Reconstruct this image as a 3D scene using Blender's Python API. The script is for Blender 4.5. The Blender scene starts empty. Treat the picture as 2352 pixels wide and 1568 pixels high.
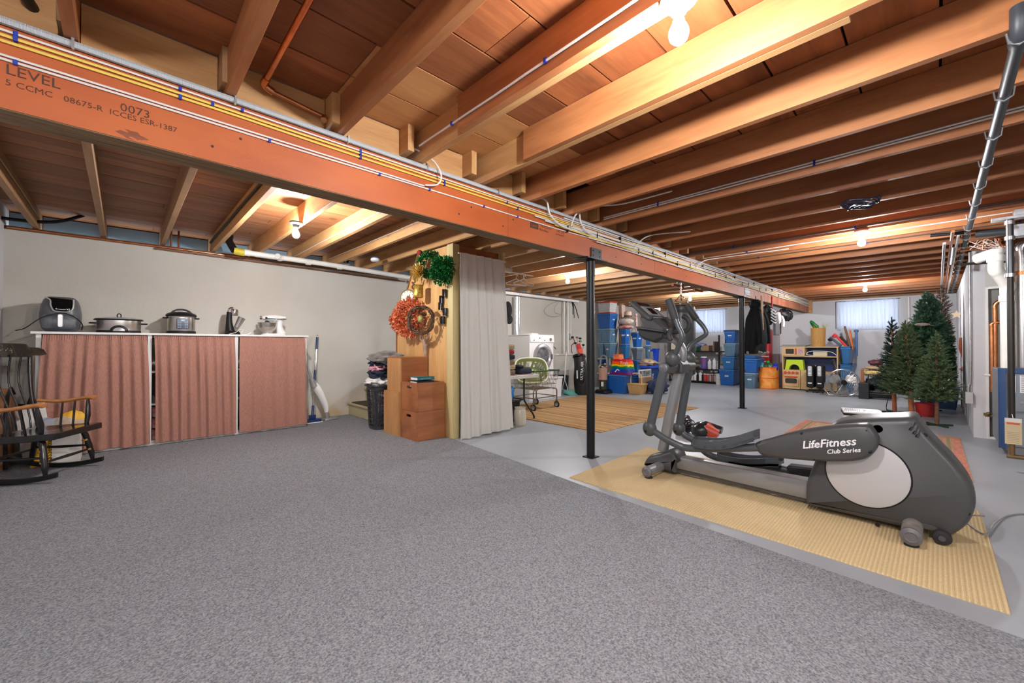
import bpy, bmesh, math, random
import numpy as np
from math import pi, sin, cos, radians
from mathutils import Vector, Matrix, noise
random.seed(7)
S = bpy.context.scene
COL = S.collection
# ---------------------------------------------------------------- camera
FPX, YAW, PITCH, CAMH = 934.3, radians(46.276), radians(0.55), 1.05
F = Vector((cos(YAW) * cos(PITCH), sin(YAW) * cos(PITCH), sin(PITCH)))
R = Vector((sin(YAW), -cos(YAW), 0))
U = R.cross(F)
cam_d = bpy.data.cameras.new('camera'); cam = bpy.data.objects.new('camera', cam_d); COL.objects.link(cam)
cam_d.sensor_width = 36; cam_d.lens = FPX / 2352 * 36; cam_d.clip_start = 0.02; cam_d.clip_end = 100
M = Matrix((R, U, -F)).transposed().to_4x4(); M.translation = (0, 0, CAMH); cam.matrix_world = M
S.camera = cam
# ---------------------------------------------------------------- world, light, exposure
w = bpy.data.worlds.new('world'); S.world = w; w.use_nodes = True
bg = w.node_tree.nodes['Background']; bg.inputs[0].default_value = (0.84, 0.92, 1, 1); bg.inputs[1].default_value = 4.5
S.view_settings.view_transform = 'Standard'; S.view_settings.look = 'None'
S.view_settings.gamma = 1; S.view_settings.use_curve_mapping = False
S.view_settings.exposure = 0.88
S.cycles.max_bounces = 8; S.cycles.diffuse_bounces = 6; S.cycles.use_denoising = True
S.cycles.sample_clamp_indirect = 6
BULB_W = 46.0          # radiant watts of each bare bulb
BULB_C = (0.97, 0.98, 1.0)
BULBS = [(1.29, 0.57), (1.164, 4.14), (5.209, 4.138), (5.242, 0.508), (9.717, 0.898), (9.228, 3.843), (1.3, -2.6), (-0.45, -0.6)]  # last two are unseen bulbs added as fill light for the near side

# ---------------------------------------------------------------- measuring: a photo pixel to a point of a known plane
def ray(x, y): return F * FPX + R * (x - 1176) - U * (y - 784)
C0 = Vector((0, 0, CAMH))
def gz(x, y, z=0.0): d = ray(x, y); return C0 + d * ((z - CAMH) / d.z)
def gx(x, y, X): d = ray(x, y); return C0 + d * (X / d.x)
def gy(x, y, Y): d = ray(x, y); return C0 + d * (Y / d.y)
def px(p): v = Vector(p) - C0; return 1176 + FPX * v.dot(R) / v.dot(F)
def boxpx(l, c, r, yt, yb, X, z0=None, z1=None):
    """box whose face towards -X spans pixels l..c and whose side towards -Y spans c..r"""
    a = gx(l, yb, X); b = gx(c, yb, X); t = gx(c, yt, X)
    x1 = X
    while px((x1, b.y, 1)) < r and x1 < X + 3: x1 += 0.01
    return X, x1, b.y, a.y, (b.z if z0 is None else z0), (t.z if z1 is None else z1)

# ---------------------------------------------------------------- materials
def _n(nt, t, **k):
    n = nt.nodes.new(t)
    for a, v in k.items():
        if a in n.inputs: n.inputs[a].default_value = v
        else: setattr(n, a, v)
    return n
_m = {}
def mat(name, col, rough=0.6, metal=0.0, var=0.0, vscale=8.0, bump=0.0, bscale=60.0, stretch=(1, 1, 1), col2=None, rnd=0.0,
        emit=None, estr=0.0, alpha=None, trans=0.0, transl=0.0, sheen=0.0, coat=0.0, spec=None, detail=4.0):
    if name in _m: return _m[name]
    m = bpy.data.materials.new(name); m.use_nodes = True; nt = m.node_tree; b = nt.nodes['Principled BSDF']
    b.inputs['Base Color'].default_value = (*col, 1); b.inputs['Roughness'].default_value = rough; b.inputs['Metallic'].default_value = metal
    if spec is not None: b.inputs['Specular IOR Level'].default_value = spec
    if coat: b.inputs['Coat Weight'].default_value = coat
    if sheen: b.inputs['Sheen Weight'].default_value = sheen
    if trans: b.inputs['Transmission Weight'].default_value = trans
    if alpha is not None: b.inputs['Alpha'].default_value = alpha
    if emit: b.inputs['Emission Color'].default_value = (*emit, 1); b.inputs['Emission Strength'].default_value = estr
    src = None
    tc = _n(nt, 'ShaderNodeTexCoord'); mp = _n(nt, 'ShaderNodeMapping'); mp.inputs['Scale'].default_value = stretch
    nt.links.new(tc.outputs['Object'], mp.inputs[0])
    if var or col2:
        no = _n(nt, 'ShaderNodeTexNoise', Scale=vscale, Detail=detail); nt.links.new(mp.outputs[0], no.inputs['Vector'])
        rp = _n(nt, 'ShaderNodeValToRGB'); rp.color_ramp.elements[0].position = 0.32; rp.color_ramp.elements[1].position = 0.68
        c2 = col2 or tuple(min(1, c * (1 + var)) for c in col); c1 = col if col2 else tuple(c * (1 - var) for c in col)
        rp.color_ramp.elements[0].color = (*c1, 1); rp.color_ramp.elements[1].color = (*c2, 1)
        nt.links.new(no.outputs['Fac'], rp.inputs[0]); src = rp.outputs[0]
    if rnd:
        oi = _n(nt, 'ShaderNodeObjectInfo'); mr = _n(nt, 'ShaderNodeMapRange'); mr.inputs['To Min'].default_value = 1 - rnd; mr.inputs['To Max'].default_value = 1 + rnd
        nt.links.new(oi.outputs['Random'], mr.inputs['Value'])
        mx = _n(nt, 'ShaderNodeVectorMath', operation='SCALE')
        if src: nt.links.new(src, mx.inputs[0])
        else: mx.inputs[0].default_value = col
        nt.links.new(mr.outputs[0], mx.inputs['Scale']); src = mx.outputs[0]
    if src: nt.links.new(src, b.inputs['Base Color'])
    if bump:
        n2 = _n(nt, 'ShaderNodeTexNoise', Scale=bscale, Detail=3.0); nt.links.new(mp.outputs[0], n2.inputs['Vector'])
        bp = _n(nt, 'ShaderNodeBump', Strength=bump, Distance=0.01); nt.links.new(n2.outputs['Fac'], bp.inputs['Height']); nt.links.new(bp.outputs[0], b.inputs['Normal'])
    if transl:
        tr = _n(nt, 'ShaderNodeBsdfTranslucent'); tr.inputs['Color'].default_value = (*col, 1)
        ms = _n(nt, 'ShaderNodeMixShader', Fac=transl); out = nt.nodes['Material Output']
        nt.links.new(b.outputs[0], ms.inputs[1]); nt.links.new(tr.outputs[0], ms.inputs[2]); nt.links.new(ms.outputs[0], out.inputs[0])
    _m[name] = m; return m
def wood(name, c1, c2, axis='X', gs=9.0, rough=0.6, rnd=0.15, knots=0.35, kcol=(0.10, 0.035, 0.012), coat=0, ks=2.6):
    """timber: stretched grain, rings round knots, one tint for each board"""
    if name in _m: return _m[name]
    m = bpy.data.materials.new(name); m.use_nodes = True; nt = m.node_tree; b = nt.nodes['Principled BSDF']; L = nt.links.new
    b.inputs['Roughness'].default_value = rough
    if coat: b.inputs['Coat Weight'].default_value = coat
    tc = _n(nt, 'ShaderNodeTexCoord'); oi = _n(nt, 'ShaderNodeObjectInfo')
    ad = _n(nt, 'ShaderNodeVectorMath', operation='MULTIPLY_ADD'); cb = _n(nt, 'ShaderNodeCombineXYZ')
    L(oi.outputs['Random'], cb.inputs[0]); L(oi.outputs['Random'], cb.inputs[1]); L(oi.outputs['Random'], cb.inputs[2])
    L(cb.outputs[0], ad.inputs[0]); ad.inputs[1].default_value = (37, 23, 11); L(tc.outputs['Object'], ad.inputs[2])
    st = {'X': (0.12, 1, 1), 'Y': (1, 0.12, 1), 'Z': (1, 1, 0.12)}[axis]; kst = {'X': (0.45, 1, 1), 'Y': (1, 0.45, 1), 'Z': (1, 1, 0.45)}[axis]
    mp = _n(nt, 'ShaderNodeMapping'); mp.inputs['Scale'].default_value = st; L(ad.outputs[0], mp.inputs[0])
    mk = _n(nt, 'ShaderNodeMapping'); mk.inputs['Scale'].default_value = kst; L(ad.outputs[0], mk.inputs[0])
    n1 = _n(nt, 'ShaderNodeTexNoise', Scale=gs, Detail=5.0, Distortion=0.6); L(mp.outputs[0], n1.inputs['Vector'])
    n2 = _n(nt, 'ShaderNodeTexNoise', Scale=gs * 9, Detail=3.0); L(mp.outputs[0], n2.inputs['Vector'])
    mi = _n(nt, 'ShaderNodeMath', operation='MULTIPLY_ADD'); L(n2.outputs['Fac'], mi.inputs[0]); mi.inputs[1].default_value = 0.35; L(n1.outputs['Fac'], mi.inputs[2])
    rp = _n(nt, 'ShaderNodeValToRGB'); e = rp.color_ramp.elements; e[0].position = 0.48; e[1].position = 0.86; e[0].color = (*c1, 1); e[1].color = (*c2, 1)
    L(mi.outputs[0], rp.inputs[0])
    vo = _n(nt, 'ShaderNodeTexVoronoi', Scale=ks); L(mk.outputs[0], vo.inputs['Vector'])
    rk = _n(nt, 'ShaderNodeValToRGB'); e = rk.color_ramp.elements; e[0].position = 0.035; e[1].position = 0.085; e[0].color = (1, 1, 1, 1); e[1].color = (0, 0, 0, 1)
    L(vo.outputs['Distance'], rk.inputs[0])
    km = _n(nt, 'ShaderNodeMath', operation='MULTIPLY'); L(rk.outputs[0], km.inputs[0]); km.inputs[1].default_value = knots * 2
    km.use_clamp = True
    mx = _n(nt, 'ShaderNodeMix', data_type='RGBA'); L(km.outputs[0], mx.inputs[0]); L(rp.outputs[0], mx.inputs[6]); mx.inputs[7].default_value = (*kcol, 1)
    mr = _n(nt, 'ShaderNodeMapRange'); mr.inputs['To Min'].default_value = 1 - rnd; mr.inputs['To Max'].default_value = 1 + rnd; L(oi.outputs['Random'], mr.inputs['Value'])
    sc = _n(nt, 'ShaderNodeVectorMath', operation='SCALE'); L(mx.outputs[2], sc.inputs[0]); L(mr.outputs[0], sc.inputs['Scale']); L(sc.outputs[0], b.inputs['Base Color'])
    bp = _n(nt, 'ShaderNodeBump', Strength=0.12, Distance=0.005); L(mi.outputs[0], bp.inputs['Height']); L(bp.outputs[0], b.inputs['Normal'])
    _m[name] = m; return m
def stripes(name, cols, axis=0, period=0.5, rough=0.9, warp=0.0, bump=0.0, ribs=None, ribaxis=1):
    """woven cloth: bands of colour across one axis (constant ramp), optional woven ribs"""
    if name in _m: return _m[name]
    m = bpy.data.materials.new(name); m.use_nodes = True; nt = m.node_tree; b = nt.nodes['Principled BSDF']; L = nt.links.new
    b.inputs['Roughness'].default_value = rough; b.inputs['Specular IOR Level'].default_value = 0.15
    tc = _n(nt, 'ShaderNodeTexCoord'); sp = _n(nt, 'ShaderNodeSeparateXYZ'); L(tc.outputs['Object'], sp.inputs[0])
    md = _n(nt, 'ShaderNodeMath', operation='DIVIDE'); L(sp.outputs[axis], md.inputs[0]); md.inputs[1].default_value = period
    fr = _n(nt, 'ShaderNodeMath', operation='FRACT'); L(md.outputs[0], fr.inputs[0])
    rp = _n(nt, 'ShaderNodeValToRGB'); rp.color_ramp.interpolation = 'CONSTANT'; cr = rp.color_ramp
    cr.elements[0].color = (*cols[0][1], 1); cr.elements[0].position = 0
    cr.elements[1].color = (*cols[-1][1], 1); cr.elements[1].position = cols[-1][0]
    for p_, c_ in cols[1:-1]: el = cr.elements.new(p_); el.color = (*c_, 1)
    L(fr.outputs[0], rp.inputs[0])
    no = _n(nt, 'ShaderNodeTexNoise', Scale=180.0, Detail=2.0); L(tc.outputs['Object'], no.inputs['Vector'])
    mr = _n(nt, 'ShaderNodeMapRange'); mr.inputs['To Min'].default_value = 0.75; mr.inputs['To Max'].default_value = 1.25; L(no.outputs['Fac'], mr.inputs['Value'])
    sc = _n(nt, 'ShaderNodeVectorMath', operation='SCALE'); L(rp.outputs[0], sc.inputs[0]); L(mr.outputs[0], sc.inputs['Scale']); out = sc.outputs[0]
    L(out, b.inputs['Base Color'])
    if ribs:
        wv = _n(nt, 'ShaderNodeMath', operation='MULTIPLY'); L(sp.outputs[ribaxis], wv.inputs[0]); wv.inputs[1].default_value = 2 * pi / ribs
        sn = _n(nt, 'ShaderNodeMath', operation='SINE'); L(wv.outputs[0], sn.inputs[0])
        bp = _n(nt, 'ShaderNodeBump', Strength=bump, Distance=0.004); L(sn.outputs[0], bp.inputs['Height']); L(bp.outputs[0], b.inputs['Normal'])
    _m[name] = m; return m

# ---------------------------------------------------------------- mesh building
class MB:
    def __init__(s): s.v = []; s.f = []
    def add(s, vs, fs):
        o = len(s.v); s.v += [tuple(p) for p in vs]; s.f += [tuple(i + o for i in f) for f in fs]; return s
    def box(s, x0, x1, y0, y1, z0, z1, taper=0.0, tx=None, ty=None):
        """taper shrinks the bottom (positive) on every side"""
        a = taper if tx is None else tx; b = taper if ty is None else ty
        vs = [(x0 + a, y0 + b, z0), (x1 - a, y0 + b, z0), (x1 - a, y1 - b, z0), (x0 + a, y1 - b, z0), (x0, y0, z1), (x1, y0, z1), (x1, y1, z1), (x0, y1, z1)]
        return s.add(vs, [(0, 3, 2, 1), (4, 5, 6, 7), (0, 1, 5, 4), (1, 2, 6, 5), (2, 3, 7, 6), (3, 0, 4, 7)])
    def obox(s, c, ax, ay, az):
        """box round c with half-extent vectors ax, ay, az"""
        c, ax, ay, az = map(Vector, (c, ax, ay, az)); vs = []
        for k in (-1, 1):
            for i, j in ((-1, -1), (1, -1), (1, 1), (-1, 1)): vs.append(c + ax * i + ay * j + az * k)
        return s.add(vs, [(0, 3, 2, 1), (4, 5, 6, 7), (0, 1, 5, 4), (1, 2, 6, 5), (2, 3, 7, 6), (3, 0, 4, 7)])
    def bar(s, p, q, w_, h_, up=(0, 0, 1)):
        p, q, up = Vector(p), Vector(q), Vector(up); d = (q - p); L_ = d.length; d.normalize()
        if abs(d.dot(up)) > 0.98: up = Vector((0, 1, 0))
        a = d.cross(up).normalized(); b_ = a.cross(d)
        return s.obox((p + q) / 2, d * L_ / 2, a * w_ / 2, b_ * h_ / 2)
    def tube(s, pts, r, seg=10, cap=True, flat=1.0):
        pts = [Vector(p) for p in pts]; n = len(pts); rs = r if isinstance(r, (list, tuple)) else [r] * n
        vs = []; fs = []; prev = None
        for i, p in enumerate(pts):
            t = (pts[min(i + 1, n - 1)] - pts[max(i - 1, 0)])
            t = t.normalized() if t.length > 1e-9 else Vector((0, 0, 1))
            if prev is None: a = t.cross(Vector((0, 0, 1)) if abs(t.z) < 0.95 else Vector((1, 0, 0))).normalized()
            else: a = (prev - t * prev.dot(t)).normalized()
            prev = a; b_ = t.cross(a)
            for k in range(seg):
                an = 2 * pi * k / seg; vs.append(p + (a * cos(an) + b_ * sin(an) * flat) * rs[i])
        for i in range(n - 1):
            for k in range(seg):
                k2 = (k + 1) % seg; fs.append((i * seg + k, i * seg + k2, (i + 1) * seg + k2, (i + 1) * seg + k))
        if cap: fs.append(tuple(range(seg - 1, -1, -1))); fs.append(tuple((n - 1) * seg + k for k in range(seg)))
        return s.add(vs, fs)
    def cyl(s, p, q, r, r2=None, seg=20, cap=True):
        p, q = Vector(p), Vector(q); return s.tube([p, q], [r, r if r2 is None else r2], seg, cap)
    def lathe(s, c, prof, seg=24, axis=(0, 0, 1), sx=1.0, sy=1.0):
        c = Vector(c); ax = Vector(axis).normalized(); a = ax.cross(Vector((0, 1, 0)) if abs(ax.y) < 0.9 else Vector((1, 0, 0))).normalized(); b_ = ax.cross(a)
        vs = []; fs = []; n = len(prof)
        for r_, z_ in prof:
            for k in range(seg): an = 2 * pi * k / seg; vs.append(c + ax * z_ + a * (r_ * cos(an) * sx) + b_ * (r_ * sin(an) * sy))
        for i in range(n - 1):
            for k in range(seg): k2 = (k + 1) % seg; fs.append((i * seg + k, i * seg + k2, (i + 1) * seg + k2, (i + 1) * seg + k))
        fs.append(tuple(range(seg - 1, -1, -1))); fs.append(tuple((n - 1) * seg + k for k in range(seg)))
        return s.add(vs, fs)
    def ball(s, c, rx, ry=None, rz=None, seg=16, rings=10, nz=0.0, ns=3.0, seed=0):
        ry = rx if ry is None else ry; rz = rx if rz is None else rz; vs = []; fs = []
        for i in range(rings + 1):
            th = pi * i / rings
            for k in range(seg):
                an = 2 * pi * k / seg; d = Vector((sin(th) * cos(an), sin(th) * sin(an), cos(th)))
                q = 1 + (nz * noise.noise(d * ns + Vector((seed, seed * 2.3, 0))) if nz else 0)
                vs.append((c[0] + d.x * rx * q, c[1] + d.y * ry * q, c[2] + d.z * rz * q))
        for i in range(rings):
            for k in range(seg): k2 = (k + 1) % seg; fs.append((i * seg + k, (i + 1) * seg + k, (i + 1) * seg + k2, i * seg + k2))
        return s.add(vs, fs)
    def pillow(s, prof, axis, layers):
        """prof: closed 2D outline (counter-clockwise or not); layers: (coordinate along axis, inset)"""
        n = len(prof); P = [Vector(p) for p in prof]
        area = sum(P[i].x * P[(i + 1) % n].y - P[(i + 1) % n].x * P[i].y for i in range(n))
        if area < 0: P.reverse()
        N = []
        for i in range(n):
            t = (P[(i + 1) % n] - P[i - 1]).normalized(); N.append(Vector((-t.y, t.x)))
        if n > 30:
            for _ in range(3): N = [(N[i - 1] + N[i] * 2 + N[(i + 1) % n]).normalized() for i in range(n)]
        vs = []; fs = []
        for c, ins in layers:
            for i in range(n):
                q = P[i] + N[i] * ins
                vs.append((c, q.x, q.y) if axis == 'X' else (q.x, c, q.y) if axis == 'Y' else (q.x, q.y, c))
        for l in range(len(layers) - 1):
            for i in range(n): j = (i + 1) % n; fs.append((l * n + i, l * n + j, (l + 1) * n + j, (l + 1) * n + i))
        fs.append(tuple(range(n - 1, -1, -1))); fs.append(tuple((len(layers) - 1) * n + i for i in range(n)))
        return s.add(vs, fs)
    def prism(s, prof, axis, a, b): return s.pillow(prof, axis, [(a, 0), (b, 0)])
    def grid(s, fn, nu, nv, thick=0.0, tdir=(0, 1, 0)):
        vs = [Vector(fn(i / nu, j / nv)) for j in range(nv + 1) for i in range(nu + 1)]; W_ = nu + 1
        fs = [(j * W_ + i, j * W_ + i + 1, (j + 1) * W_ + i + 1, (j + 1) * W_ + i) for j in range(nv) for i in range(nu)]
        if thick:
            t = Vector(tdir) * thick; o = len(vs); vs += [v + t for v in vs]; fs += [tuple(i + o for i in reversed(f)) for f in fs]
            for i in range(nu): fs.append((i + 1, i, i + o, i + 1 + o)); a = nv * W_; fs.append((a + i, a + i + 1, a + i + 1 + o, a + i + o))
            for j in range(nv): fs.append((j * W_, (j + 1) * W_, (j + 1) * W_ + o, j * W_ + o)); fs.append(((j + 1) * W_ + nu, j * W_ + nu, j * W_ + nu + o, (j + 1) * W_ + nu + o))
        return s.add(vs, fs)
    def xf(s, m, start=0):
        s.v = s.v[:start] + [tuple(m @ Vector(p)) for p in s.v[start:]]; return s
def wloc(o):
    v = Vector((0, 0, 0))
    while o is not None: v += o.location; o = o.parent
    return v
def obj(name, mb, m, parent=None, bevel=0.0, smooth=True, ang=38, origin=None, kind=None, label=None, subd=0, bseg=2):
    me = bpy.data.meshes.new(name); off = wloc(parent) if parent is not None else Vector(origin or (0, 0, 0))
    me.from_pydata([(p[0] - off.x, p[1] - off.y, p[2] - off.z) for p in mb.v], [], mb.f)
    bm = bmesh.new(); bm.from_mesh(me); bmesh.ops.recalc_face_normals(bm, faces=bm.faces); bm.to_mesh(me); bm.free()
    if smooth: me.shade_smooth(); me.set_sharp_from_angle(angle=radians(ang))
    me.materials.append(m); o = bpy.data.objects.new(name, me); COL.objects.link(o)
    if parent is not None: o.parent = parent
    else: o.location = off
    if bevel:
        b = o.modifiers.new('bevel', 'BEVEL'); b.width = bevel; b.segments = bseg; b.limit_method = 'ANGLE'; b.angle_limit = radians(40); b.harden_normals = True
    if subd: sd = o.modifiers.new('sub', 'SUBSURF'); sd.levels = sd.render_levels = subd
    if kind: o['kind'] = kind
    if label: o['label'] = label
    return o
def thing(name, label, cat, loc=(0, 0, 0), group=None):
    o = bpy.data.objects.new(name, None); COL.objects.link(o); o.location = loc; o.empty_display_size = 0.1
    return tag(o, label, cat, group)
def tag(o, label, cat, group=None):
    o['label'] = label; o['category'] = cat
    if group: o['group'] = group
    return o
def struct(name, mb, m, parent=None, **k):
    o = obj(name, mb, m, parent, **k)
    if parent is None: o['kind'] = 'structure'
    return o
def move(o, loc, rz=0.0): o.location = loc; o.rotation_euler = (0, 0, rz); return o
def dup(root, loc=None, rz=None, label=None):
    def cp(o, par):
        c = o.copy(); COL.objects.link(c); c.parent = par
        for ch in [x for x in kids.get(o, [])]: cp(ch, c)
        return c
    kids = {}
    for o in COL.objects:
        if o.parent is not None: kids.setdefault(o.parent, []).append(o)
    r = cp(root, None)
    if loc is not None: r.location = loc
    if rz is not None: r.rotation_euler = (0, 0, rz)
    if label: r['label'] = label
    return r
def text(name, body, size, c, right, up, m, parent, depth=0.0008, align='CENTER', shear=0.0, bold=0.0):
    """flat lettering centred on c, reading along right"""
    cu = bpy.data.curves.new(name, 'FONT'); cu.body = body; cu.size = size; cu.align_x = align; cu.align_y = 'CENTER'; cu.extrude = depth; cu.resolution_u = 2; cu.shear = shear; cu.offset = bold
    t = bpy.data.objects.new(name, cu); COL.objects.link(t); bpy.context.view_layer.update()
    me = bpy.data.meshes.new_from_object(t.evaluated_get(bpy.context.evaluated_depsgraph_get())); bpy.data.objects.remove(t); bpy.data.curves.remove(cu)
    r_, u_ = Vector(right).normalized(), Vector(up).normalized(); n_ = r_.cross(u_); mm = Matrix((r_, u_, n_)).transposed().to_4x4()
    mm.translation = Vector(c) - wloc(parent); me.transform(mm); me.materials.clear(); me.materials.append(m)
    o = bpy.data.objects.new(name, me); COL.objects.link(o); o.parent = parent; return o
def rr(x0, x1, y0, y1, r, n=4):
    """rounded rectangle outline"""
    out = []
    for cx_, cy_, a0 in ((x1 - r, y1 - r, 0), (x0 + r, y1 - r, 90), (x0 + r, y0 + r, 180), (x1 - r, y0 + r, 270)):
        for i in range(n + 1): a = radians(a0 + 90 * i / n); out.append((cx_ + r * cos(a), cy_ + r * sin(a)))
    return out
def smoothp(pts, k=4):
    """Catmull-Rom through points (open)"""
    P = [Vector(p) for p in pts]; out = []
    for i in range(len(P) - 1):
        a, b_, c, d = P[max(i - 1, 0)], P[i], P[i + 1], P[min(i + 2, len(P) - 1)]
        for j in range(k):
            t = j / k; out.append(0.5 * ((2 * b_) + (c - a) * t + (2 * a - 5 * b_ + 4 * c - d) * t * t + (3 * b_ - a - 3 * c + d) * t ** 3))
    out.append(P[-1]); return out
def closedp(pts, k=3):
    P = [Vector(p) for p in pts]; n = len(P); out = []
    for i in range(n):
        a, b_, c, d = P[i - 1], P[i], P[(i + 1) % n], P[(i + 2) % n]
        for j in range(k):
            t = j / k; out.append(0.5 * ((2 * b_) + (c - a) * t + (2 * a - 5 * b_ + 4 * c - d) * t * t + (3 * b_ - a - 3 * c + d) * t ** 3))
    return out
def catenary(p, q, sag, n=10):
    p, q = Vector(p), Vector(q); return [p.lerp(q, i / n) - Vector((0, 0, sag * 4 * (i / n) * (1 - i / n))) for i in range(n + 1)]
# common materials
WHITE = mat('white_paint', (0.78, 0.77, 0.74), 0.45, var=0.03)
BLACKP = mat('black_plastic', (0.009, 0.009, 0.010), 0.45, spec=.3)
BLACKM = mat('black_painted_steel', (0.008, 0.008, 0.009), 0.4, spec=.3, bump=0.05, bscale=200)
CHROME = mat('chrome', (0.62, 0.61, 0.6), 0.14, 1.0)
STEEL = mat('brushed_steel', (0.56, 0.53, 0.5), 0.28, 1.0, var=0.06, vscale=40, stretch=(1, 1, 12))
GALV = mat('galvanised_steel', (0.55, 0.57, 0.6), 0.32, 0.9, var=0.12, vscale=25)
COPPER = mat('copper', (0.62, 0.25, 0.11), 0.32, 1.0, var=0.2, vscale=14)
PVC = mat('white_pvc', (0.80, 0.79, 0.74), 0.35, var=0.03)
RUBBER = mat('dark_rubber', (0.02, 0.02, 0.02), 0.8)
PAPER = mat('paper', (0.85, 0.84, 0.8), 0.8)
# ================================================================ THE ROOM
XF, XN, YL, YB = 12.4, -0.83, 6.16, -3.6      # far wall, near wall, left wall, wall behind on the right
ZR, ZL, JD = 2.175, 2.205, 0.184              # joist undersides right / left of the beam, joist depth
CONC = mat('grey_floor_paint', (0.34, 0.375, 0.41), 0.38, var=0.09, vscale=1.3, bump=0.05, bscale=14, detail=8, spec=0.4)
PLAS = mat('cream_wall_paint', (0.53, 0.505, 0.445), 0.85, col2=(0.60, 0.58, 0.53), vscale=0.9, bump=0.25, bscale=26, detail=7)
_nt = PLAS.node_tree; _b = _nt.nodes['Principled BSDF']; _src = _b.inputs['Base Color'].links[0].from_socket   # damp yellow staining low by the stairs, rust runs
_tc = _n(_nt, 'ShaderNodeTexCoord'); _sp = _n(_nt, 'ShaderNodeSeparateXYZ'); _nt.links.new(_tc.outputs['Object'], _sp.inputs[0]); _no = _n(_nt, 'ShaderNodeTexNoise', Scale=3.5, Detail=6.0); _nt.links.new(_tc.outputs['Object'], _no.inputs['Vector'])
def _rng(a, b): m = _n(_nt, 'ShaderNodeMapRange'); m.inputs['From Min'].default_value = a; m.inputs['From Max'].default_value = b; return m
_z = _rng(.42, .0); _x = _rng(1.4, 2.2); _nt.links.new(_sp.outputs[2], _z.inputs[0]); _nt.links.new(_sp.outputs[0], _x.inputs[0])
_f = _rng(.38, .72); _nt.links.new(_no.outputs['Fac'], _f.inputs[0]); _m1 = _n(_nt, 'ShaderNodeMath', operation='MULTIPLY'); _m2 = _n(_nt, 'ShaderNodeMath', operation='MULTIPLY'); _nt.links.new(_z.outputs[0], _m1.inputs[0]); _nt.links.new(_x.outputs[0], _m1.inputs[1]); _nt.links.new(_m1.outputs[0], _m2.inputs[0]); _nt.links.new(_f.outputs[0], _m2.inputs[1])
_mx = _n(_nt, 'ShaderNodeMix', data_type='RGBA'); _nt.links.new(_m2.outputs[0], _mx.inputs[0]); _nt.links.new(_src, _mx.inputs[6]); _mx.inputs[7].default_value = (.52, .36, .15, 1); _nt.links.new(_mx.outputs[2], _b.inputs['Base Color'])
PLAS2 = mat('white_wall_paint', (0.60, 0.60, 0.62), 0.8, var=0.05, vscale=0.8, bump=0.15, bscale=26)
DRYW = mat('drywall_paint', (0.50, 0.49, 0.455), 0.8, var=0.04, vscale=2)
struct('floor', MB().box(XN - .15, XF + .15, YB - .15, YL + .3, -0.12, 0), CONC)
# carpet with a raised cut edge
CARP = mat('grey_loop_carpet', (0.15, 0.16, 0.177), 0.95, col2=(0.41, 0.43, 0.46), vscale=150, bump=0.9, bscale=190, spec=0.1, detail=5)
cp = [(XN, YB), (2.02, YB), (2.33, -.065), (2.40, .8), (2.45, 1.58), (2.56, 2.6), (2.66, 3.71), (2.645, 5.06), (2.455, 5.10), (2.475, YL - .005), (XN, YL - .005)]
tag(obj('carpet', MB().prism(cp, 'Z', 0.0, 0.010), CARP, ang=30), 'grey flecked carpet covering the near half of the concrete floor', 'carpet')
# left wall with the stained plaster near the stairs
wl = struct('wall_left', MB().box(XN - .15, XF + .15, YL, YL + .16, 0, 2.165), PLAS)
SPR = wood('pale_spruce', (0.42, 0.20, 0.07), (0.58, 0.33, 0.135), 'Y', rnd=0.10, knots=0.25)
SPRX = wood('pale_spruce_along_x', (0.42, 0.20, 0.07), (0.58, 0.33, 0.135), 'X', rnd=0.10, knots=0.25)
obj('sill_plate', MB().box(XN, XF, YL - .0, YL + .14, 2.165, 2.203), wood('dark_sill', (0.12, 0.055, 0.025), (0.2, 0.1, 0.05), 'X'), wl)
FOAM = mat('blue_foam_board', (0.20, 0.30, 0.40), 0.8, rnd=0.15, var=0.05)
RIM = wood('rim_joist_wood', (0.28, 0.13, 0.05), (0.4, 0.2, 0.08), 'X')
obj('rim_board', MB().box(XN - .15, XF, YL + .28, YL + .31, 2.165, 2.40), RIM, wl)
LX = [-1.09, -.61, -.138, .347, .815, 1.25, 1.725, 2.2, 2.69] + [2.69 + .488 * i for i in range(1, 20)]
LX = [x for x in LX if x < XF - .05]
for i in range(len(LX) - 1):
    a, b = LX[i] + .004, LX[i + 1] - .045
    if b - a > .1: obj('foam_panel', MB().box(max(a, XN - .1), b, YL + .235, YL + .28, 2.168, 2.38), FOAM, wl)
# near wall, far wall, and the rest
struct('wall_front', MB().box(XN - .15, XN, YB - .15, YL + .3, 0, 2.45), PLAS2)
struct('wall_back', MB().box(XN - .15, XF + .15, YB - .15, YB, 0, 2.45), DRYW)
W1, W2 = (0.60, 1.63), (4.17, 5.20); WZ0, WZ1 = 1.455, 2.105
wf = MB(); xa, xb = XF, XF + .2
wf.box(xa, xb, YB, YL + .3, 0, WZ0); wf.box(xa, xb, YB, YL + .3, WZ1, 2.135)
for a, b in ((YB, W1[0]), (W1[1], W2[0]), (W2[1], YL + .3)): wf.box(xa, xb, a, b, WZ0, WZ1)
wfo = struct('wall_far', wf, PLAS2)
obj('rim_board', MB().box(XF + .1, XF + .14, YB, YL, 2.135, 2.40), RIM, wfo)
obj('sill_plate', MB().box(XF + .0, XF + .14, YB, YL, 2.135, 2.165), RIM, wfo)
GLASS = mat('window_glass', (1, 1, 1), 0.02, trans=1.0, spec=0.3)
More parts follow.
